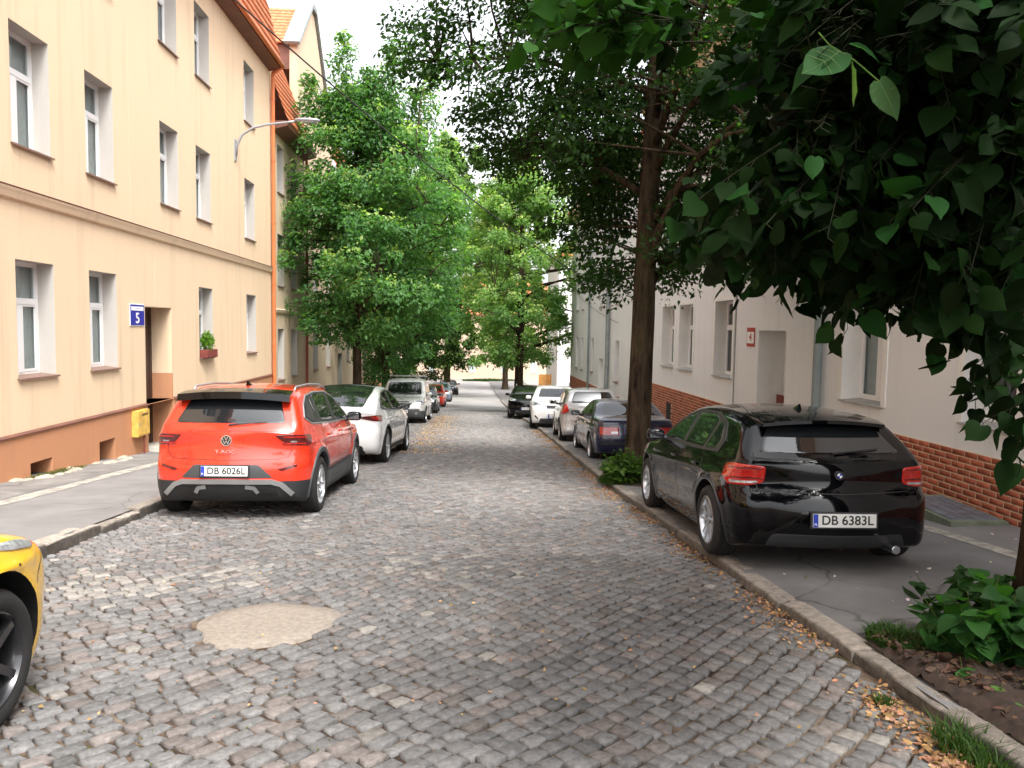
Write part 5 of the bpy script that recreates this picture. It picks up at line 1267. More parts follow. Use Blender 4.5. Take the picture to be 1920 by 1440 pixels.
facing('white crossover with black grille facing the camera, on the right between silver and black cars', 'crossover', P_WHITE, 3.38, 29.1, 180 - 5, .03, clad=True, extra=[[(-.72, .50), (-.60, .36), (-.64, .34), (-.76, .46)], [(.72, .50), (.60, .36), (.64, .34), (.76, .46)]])
facing('black off-roader with roof rails facing the camera, farthest car on the right', 'crossover', P_BLACK, 3.05, 37.4, 180 - 6, .03, rails=True)
facing('dark grey car parked directly behind the silver van on the left', 'small_hatch', P_DARK, -2.35, 42.3, 180, 0)
facing('small bright red hatchback in the far left row of parked cars', 'small_hatch', P_RED, -2.2, 51.2, 180, 0)
facing('grey-blue hatchback beyond the small red hatchback on the left', 'small_hatch', P_GREY, -1.95, 59.5, 180, 0)
facing('black hatchback at the very end of the left row, farthest car', 'hatch', P_BLACK, -1.6, 72, 180, 0)

def yellow():
    root = thing('parked_car', 'yellow car at the left picture edge with black twin-spoke wheel', 'car')
    b = Body('hatch', 200, 34); T = b.T
    # headlamp wraps far back into the wing
    for sg in (1, -1):
        d = (180 + 38 * sg, (sg * .60, 1.6, 0)); q = [(.04, .805), (.16, .835), (.34, .852), (.36, .835), (.24, .80), (.10, .775)]
        L = b.patch('headlamp', d, rpoly([(-x * sg, z) for x, z in q], .02, .03), M['lamp_clear'], root, .010)
    b.patch('grille', 'front', rpoly([(-.45, .66), (.45, .66), (.40, .48), (-.40, .48)], .04), M['plastic'], root, .008)
    b.patch('windscreen', 'front', rpoly([(-.62, 1.03), (.62, 1.03), (.52, 1.30), (-.52, 1.30)], .05), M['glass'], root)
    b.patch('rear_window', 'rear', rpoly([(-.6, 1.03), (.6, 1.03), (.52, 1.27), (-.52, 1.27)], .05), M['glass'], root)
    dlo = [(-1.34, .98), (-1.38, 1.08), (-1.20, 1.24), (-.8, 1.325), (-.2, 1.335), (.15, 1.28), (.6, 1.10), (.86, .985), (.6, .955), (-.6, .96)]
    side_glass(root, b, dlo, [[(-1.24, 1.0), (-1.1, 1.23), (-.75, 1.31), (-.22, 1.315), (-.18, .98)], [(-.10, .98), (-.12, 1.31), (.12, 1.265), (.55, 1.09), (.75, .99)]])
    seams(root, b, [[(.86, 1.05), (.90, .75), (.82, .42)], [(-.14, 1.08), (-.12, .42)], [(1.74, .60), (1.83, .70), (1.86, .80)]])
    mirrors(root, b, .66, .98, P_BLACK); plate(root, 2.145, .5, 1, None)
    mb = MB(); p, _ = b.hit('right', 1.55, .73); mb.tube([(p.x - .01, 1.55, .73), (p.x + .004, 1.55, .73)], .007, 10); mb.build('trim_clip', M['ink'], root)
    b.finish('body', [P_YELLOW], root, arch=.07); add_wheels(root, T, (5, False), M['alloy_dark'], key='yel', w=.225, inset=.02)
    place(root, -2.96, 2.04, -.5, 0)
yellow()
# ------------------------------------------------------------ foliage
def leaf_tpl(kind):
    if kind == 'far':      # folded rhomb
        v = np.array([(0, 0, 0), (.5, .30, .06), (1, 0, -.04), (.5, -.30, .06)], float); f = np.array([(0, 2, 1), (0, 3, 2)]); return v, f
    if kind == 'mid':      # small pointed oval
        v = np.array([(0, 0, 0), (.28, .34, .05), (.7, .26, .04), (1, 0, -.08), (.7, -.26, .04), (.28, -.34, .05)], float)
        f = np.array([(0, 3, 2), (0, 2, 1), (0, 5, 4), (0, 4, 3)]); return v, f
    # heart shaped lime leaf with midrib fold and curled edge
    o = [(0, 0), (-.07, .14), (-.03, .31), (.13, .43), (.34, .46), (.56, .38), (.76, .24), (.90, .10), (1.04, 0)]
    v = [(x, y, .20 * y - .12 * x * x - .18 * y * y) for x, y in o] + [(x, -y, .20 * y - .12 * x * x - .18 * y * y) for x, y in o[1:-1]]
    v += [(.33, 0, -.015), (.66, 0, -.055)]; n = len(o); a, b = len(v) - 2, len(v) - 1; up = list(range(n)); dn = [0] + list(range(n, n + n - 2)) + [n - 1]; f = []
    for L, fl in ((up, 0), (dn, 1)):
        t = [(0, a, L[1]), (L[1], a, L[2]), (L[2], a, L[3]), (L[3], a, L[4]), (L[4], a, L[5]), (L[5], a, b), (L[5], b, L[6]), (L[6], b, L[7]), (L[7], b, L[8])]
        f += [x if not fl else x[::-1] for x in t]
    return np.array(v, float), np.array(f)
def frames(dirs, ups):
    d = dirs / np.linalg.norm(dirs, axis=1)[:, None]; s = np.cross(ups, d); s /= np.linalg.norm(s, axis=1)[:, None] + 1e-9
    u = np.cross(d, s); return np.stack([d, s, u], 2)      # columns
def leaves(kind, pos, dirs, ups, size, cols):
    v, f = leaf_tpl(kind); Rm = frames(dirs, ups); n = len(pos); rg = np.random.default_rng(n)
    vv = np.repeat(v[None], n, 0); vv[..., 1] *= rg.uniform(.78, 1.12, (n, 1)); cu = rg.normal(0, .22, (n, 1)); tw = rg.normal(0, .35, (n, 1))
    vv[..., 2] += -cu * vv[..., 0] ** 2 + tw * vv[..., 1] * vv[..., 0] + rg.normal(0, .25, (n, 1)) * vv[..., 1] ** 2 + (rg.normal(0, .012, vv.shape[:2]) if kind == 'near' else 0)
    V = np.einsum('nij,nkj->nki', Rm, vv) * size[:, None, None] + pos[:, None, :]
    F = f[None] + (np.arange(n) * len(v))[:, None, None]
    return V, F, np.repeat(cols[:, None, :], len(v), 1)
def add_leaves(name, kind, pos, dirs, ups, size, cols, mat, parent, stuff=True):
    V, F, c = leaves(kind, pos, dirs, ups, size, cols)
    o = npmesh(name, V.reshape(-1, 3), F.reshape(-1, F.shape[-1]), mat, cols=c.reshape(-1, 3), parent=parent)
    if stuff: o['kind'] = 'stuff'
    return o
def branch_path(a, b, rs, sag=.1, n=6):
    a, b = np.array(a, float), np.array(b, float); L = np.linalg.norm(b - a); out = []
    j = rs.normal(0, .06 * L, 3)
    for k in range(n + 1):
        t = k / n; out.append(a + (b - a) * t + j * math.sin(math.pi * t) + np.array([0, 0, sag * L * math.sin(math.pi * t)]))
    return out
def trunk_mesh(parent, base, top, r0, r1, mat, lean=(0, 0), rs=None, name='trunk', flare=1.5, n=28):
    mb = MB(); H = top - base[2]; k = 44; ph = rs.random(4) * 6
    for i in range(k + 1):
        t = i / k; z = base[2] - .1 + (H + .1) * t; r = r0 + (r1 - r0) * t ** .8; r *= 1 + (flare - 1) * math.exp(-(t * H) / .22)
        cx = base[0] + lean[0] * t + .04 * math.sin(t * 5 + ph[0]); cy = base[1] + lean[1] * t + .04 * math.sin(t * 4 + ph[1])
        for j in range(n):
            a = 2 * math.pi * j / n
            q = r * (1 + .05 * math.sin(a * 3 + ph[2] + t * 2) + .028 * math.sin(a * 11 + 1.5 * math.sin(t * 18)) + .012 * math.sin(a * 7 + t * 60))
            mb.v.append((cx + q * math.cos(a), cy + q * math.sin(a), z))
    for i in range(k):
        for j in range(n): mb.f.append((i * n + j, i * n + (j + 1) % n, (i + 1) * n + (j + 1) % n, (i + 1) * n + j)); mb.m.append(0)
    return mb.build(name, mat, parent, smooth=True)
def tree(name, label, x, y, H, crown_z0, rx, ry, r_trunk, ncl, per, leaf, seed, c0, c1, tip=(.16, .2, .04), group=None, kind='far', h=.1, lean=(0, 0), bark='bark', cx=0, shape=1.0, avoid=None, cl_r=.55, cy=0, tips=.35, trunkr1=.3, mat='leaf', spires=(), cone=.25):
    rs = np.random.default_rng(seed); z0 = float(gz(y)) + h
    root = thing(name, label, 'tree', (x, y, z0), group=group)
    root.location = (0, 0, 0)
    trunk_mesh(root, (x, y, z0), z0 + H * .82, r_trunk, r_trunk * trunkr1, M[bark], lean, rs)
    # cluster centres in an egg-shaped envelope with spires and gaps
    P = []; tries = 0
    while len(P) < ncl and tries < ncl * 60:
        tries += 1; t = rs.random() ** .9; a = rs.random() * 2 * math.pi
        env = (np.sin(np.clip(t, 0, 1) ** .72 * math.pi * .94 + .10) ** .7) * (1 + .16 * math.sin(3 * a + seed) + .12 * math.sin(5 * a + t * 9)) * (1 - cone * t)
        q = rs.random() ** .42; rr = env * q
        p = np.array([x + cx * np.sin(t * 3) + lean[0] * t + rx * rr * math.cos(a), y + cy + lean[1] * t + ry * rr * math.sin(a), z0 + crown_z0 + (H - crown_z0) * t * (1 + .05 * math.sin(a * 4 + seed))])
        if avoid and avoid(p): continue
        if q > .55 and math.sin(p[0] * 1.7 + seed) * math.sin(p[1] * 1.4 + 1) + math.sin(p[2] * 1.9 + seed * 2) * .8 < -.75: continue
        if any(np.sum(((p - o_) / np.array([1, 1, .75])) ** 2) < (cl_r * .72) ** 2 for o_ in P[-60:]): continue
        P.append(p)
    for (sx, sy, sh) in spires:
        for k in range(6): P.append(np.array([x + sx + .12 * math.sin(k * 2.2), y + sy, z0 + sh - .42 * k]))
    P = np.array(P); nc = len(P); nsp = 6 * len(spires)
    # limbs
    nl = 15; L = []; idx = rs.permutation(nc)
    mbs = MB()
    starts = []
    for i in range(nl):
        tt = .28 + .6 * i / nl; zc = z0 + (H * .82) * tt
        c = P[np.argmin(np.abs(P[:, 2] - (zc + 1.0)) * .8 - np.hypot(P[:, 0] - x, P[:, 1] - y) * .6 + rs.random(nc) * 1.6)]
        s = (x + lean[0] * tt, y + lean[1] * tt, max(zc, z0 + crown_z0 - .6)); pts = branch_path(s, c, rs, .12)
        r0 = r_trunk * (.42 - .25 * tt); mb = MB(); mb.tube(pts, [r0 * (1 - .8 * k / 6) for k in range(7)], 8); mb.build('limb', M[bark], root, smooth=True); starts += [np.array(q) for q in pts[2:]]
    starts += [np.array((x + lean[0] * t, y + lean[1] * t, z0 + H * .82 * t)) for t in np.linspace(.35, 1, 14)]
    SA = np.array(starts); mb = MB()
    for p in P:
        dd = np.sum((SA - p) ** 2, 1) + 3 * np.clip(SA[:, 2] - p[2], 0, None); s = SA[np.argmin(dd)]; pts = branch_path(s, p, rs, .06, 4); mb.tube(pts, [.028, .022, .016, .010, .005], 5, caps=False)
    b_ = mb.build('twigs', M[bark], root, smooth=True); b_['kind'] = 'stuff'
    # leaves: each cluster a few flat sprays with a bright rim
    ci = np.repeat(np.arange(nc), per); n = len(ci); sc_ = rs.uniform(.75, 1.3, nc) * cl_r
    if nsp: sc_[-nsp:] = np.tile([.34, .44, .5, .55, .58, .6], len(spires))
    g = rs.normal(0, 1, (n, 3)); g /= np.linalg.norm(g, axis=1)[:, None]; g *= (rs.random(n) ** .45)[:, None]
    lay = np.round(g[:, 2] * 2.0) / 2.0; g[:, 2] = lay * .75 + rs.normal(0, .07, n) - .22 * (g[:, 0] ** 2 + g[:, 1] ** 2)
    pos = P[ci] + g * sc_[ci][:, None]
    out = pos - np.array([x + cx, y + cy, 0]); out[:, 2] = 0; out /= np.linalg.norm(out, axis=1)[:, None] + 1e-6
    dirs = out * .7 + rs.normal(0, .55, (n, 3)); dirs[:, 2] -= .45
    ups = rs.normal(0, .42, (n, 3)); ups[:, 2] += 1.0; ups += out * .25
    size = leaf * rs.uniform(.7, 1.35, n)
    base = rs.random(nc); m_ = np.clip(base[ci] * .6 + rs.random(n) * .4, 0, 1)[:, None]
    cols = np.array(c0) * (1 - m_) + np.array(c1) * m_
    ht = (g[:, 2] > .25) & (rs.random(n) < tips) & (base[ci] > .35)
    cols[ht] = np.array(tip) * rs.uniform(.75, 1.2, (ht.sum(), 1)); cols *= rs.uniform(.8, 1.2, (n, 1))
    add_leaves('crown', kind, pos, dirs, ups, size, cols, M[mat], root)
    return root
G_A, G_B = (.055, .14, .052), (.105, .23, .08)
TG = 'lime trees along the street'
tree('street_tree', 'tall bushy lime tree on the left pavement beside the tan house', -4.1, 29.0, 12.2, 3.1, 4.3, 3.8, .20, 400, 175, .15, 11, (.070, .175, .065), (.155, .31, .11), (.36, .48, .17), TG, tips=.6, cx=.7, cone=.3, spires=((-.3, -1, 13.7), (1.3, -1, 13.4), (.5, -.5, 12.7), (2.6, -.5, 12.9), (-1.5, -1, 12.2), (2.0, 0, 12.2)))
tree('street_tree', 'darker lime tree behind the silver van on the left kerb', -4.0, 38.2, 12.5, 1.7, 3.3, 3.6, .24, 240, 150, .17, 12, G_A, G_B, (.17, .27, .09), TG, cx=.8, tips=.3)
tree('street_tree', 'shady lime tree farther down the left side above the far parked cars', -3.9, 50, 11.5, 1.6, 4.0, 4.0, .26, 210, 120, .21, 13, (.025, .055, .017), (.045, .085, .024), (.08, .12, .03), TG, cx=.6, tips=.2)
tree('street_tree', 'pale yellow-green lime tree on the right beyond the black off-roader', 3.1, 44.5, 15.0, 2.8, 4.7, 4.0, .30, 330, 160, .18, 14, (.12, .24, .08), (.24, .38, .13), (.46, .54, .2), TG, tips=.55, cx=.2)
tree('street_tree', 'hazy yellow-green tree filling the end of the street', -1.6, 66, 21, 2.8, 7.2, 5.0, .32, 380, 120, .30, 15, (.15, .26, .11), (.22, .35, .14), (.38, .46, .2), TG, tips=.5)
tree('street_tree', 'distant green tree in the middle before the sandy house', 4.2, 82, 20, 4.5, 6.5, 5.0, .32, 220, 110, .36, 16, (.12, .20, .07), (.19, .28, .10), (.34, .38, .15), TG, tips=.4)
tree('street_tree', 'dark low tree closing the view at the far left', -9.0, 88, 17, 2.0, 6.5, 6, .32, 200, 110, .36, 17, (.05, .09, .03), (.08, .13, .04), (.15, .19, .06), TG, tips=.3)
BT = (2.78, 12.4)
def av(p):
    # open shaft in front of the stem, where the crown is thin
    dx = p[0] - (BT[0] + .02 * (12.4 - p[1])); return (p[1] < 12.5 and -.35 < p[0] - BT[0] * p[1] / 12.4 * 1.0 < .5) or (p[0] > BT[0] + .3 and p[2] < 2.6) or (p[0] > 5.3) or p[2] < .35 + np.interp(p[0], [-.5, -.2, .2, 1.1, 1.4, 1.6, 2.2], [5.2, 4.7, 4.4, 4.1, 3.4, 2.7, 2.1])
tree('street_tree', 'big dark lime tree with thick straight trunk beside the black hatchback', BT[0], BT[1], 12.6, 2.6, 3.5, 3.4, .21, 520, 250, .092, 18, (.018, .044, .012), (.036, .088, .022), (.06, .14, .035), TG, kind='far', bark='bark', cl_r=.5, lean=(.35, 0), h=.06, trunkr1=.55, tips=.3, avoid=av, cx=-.3)

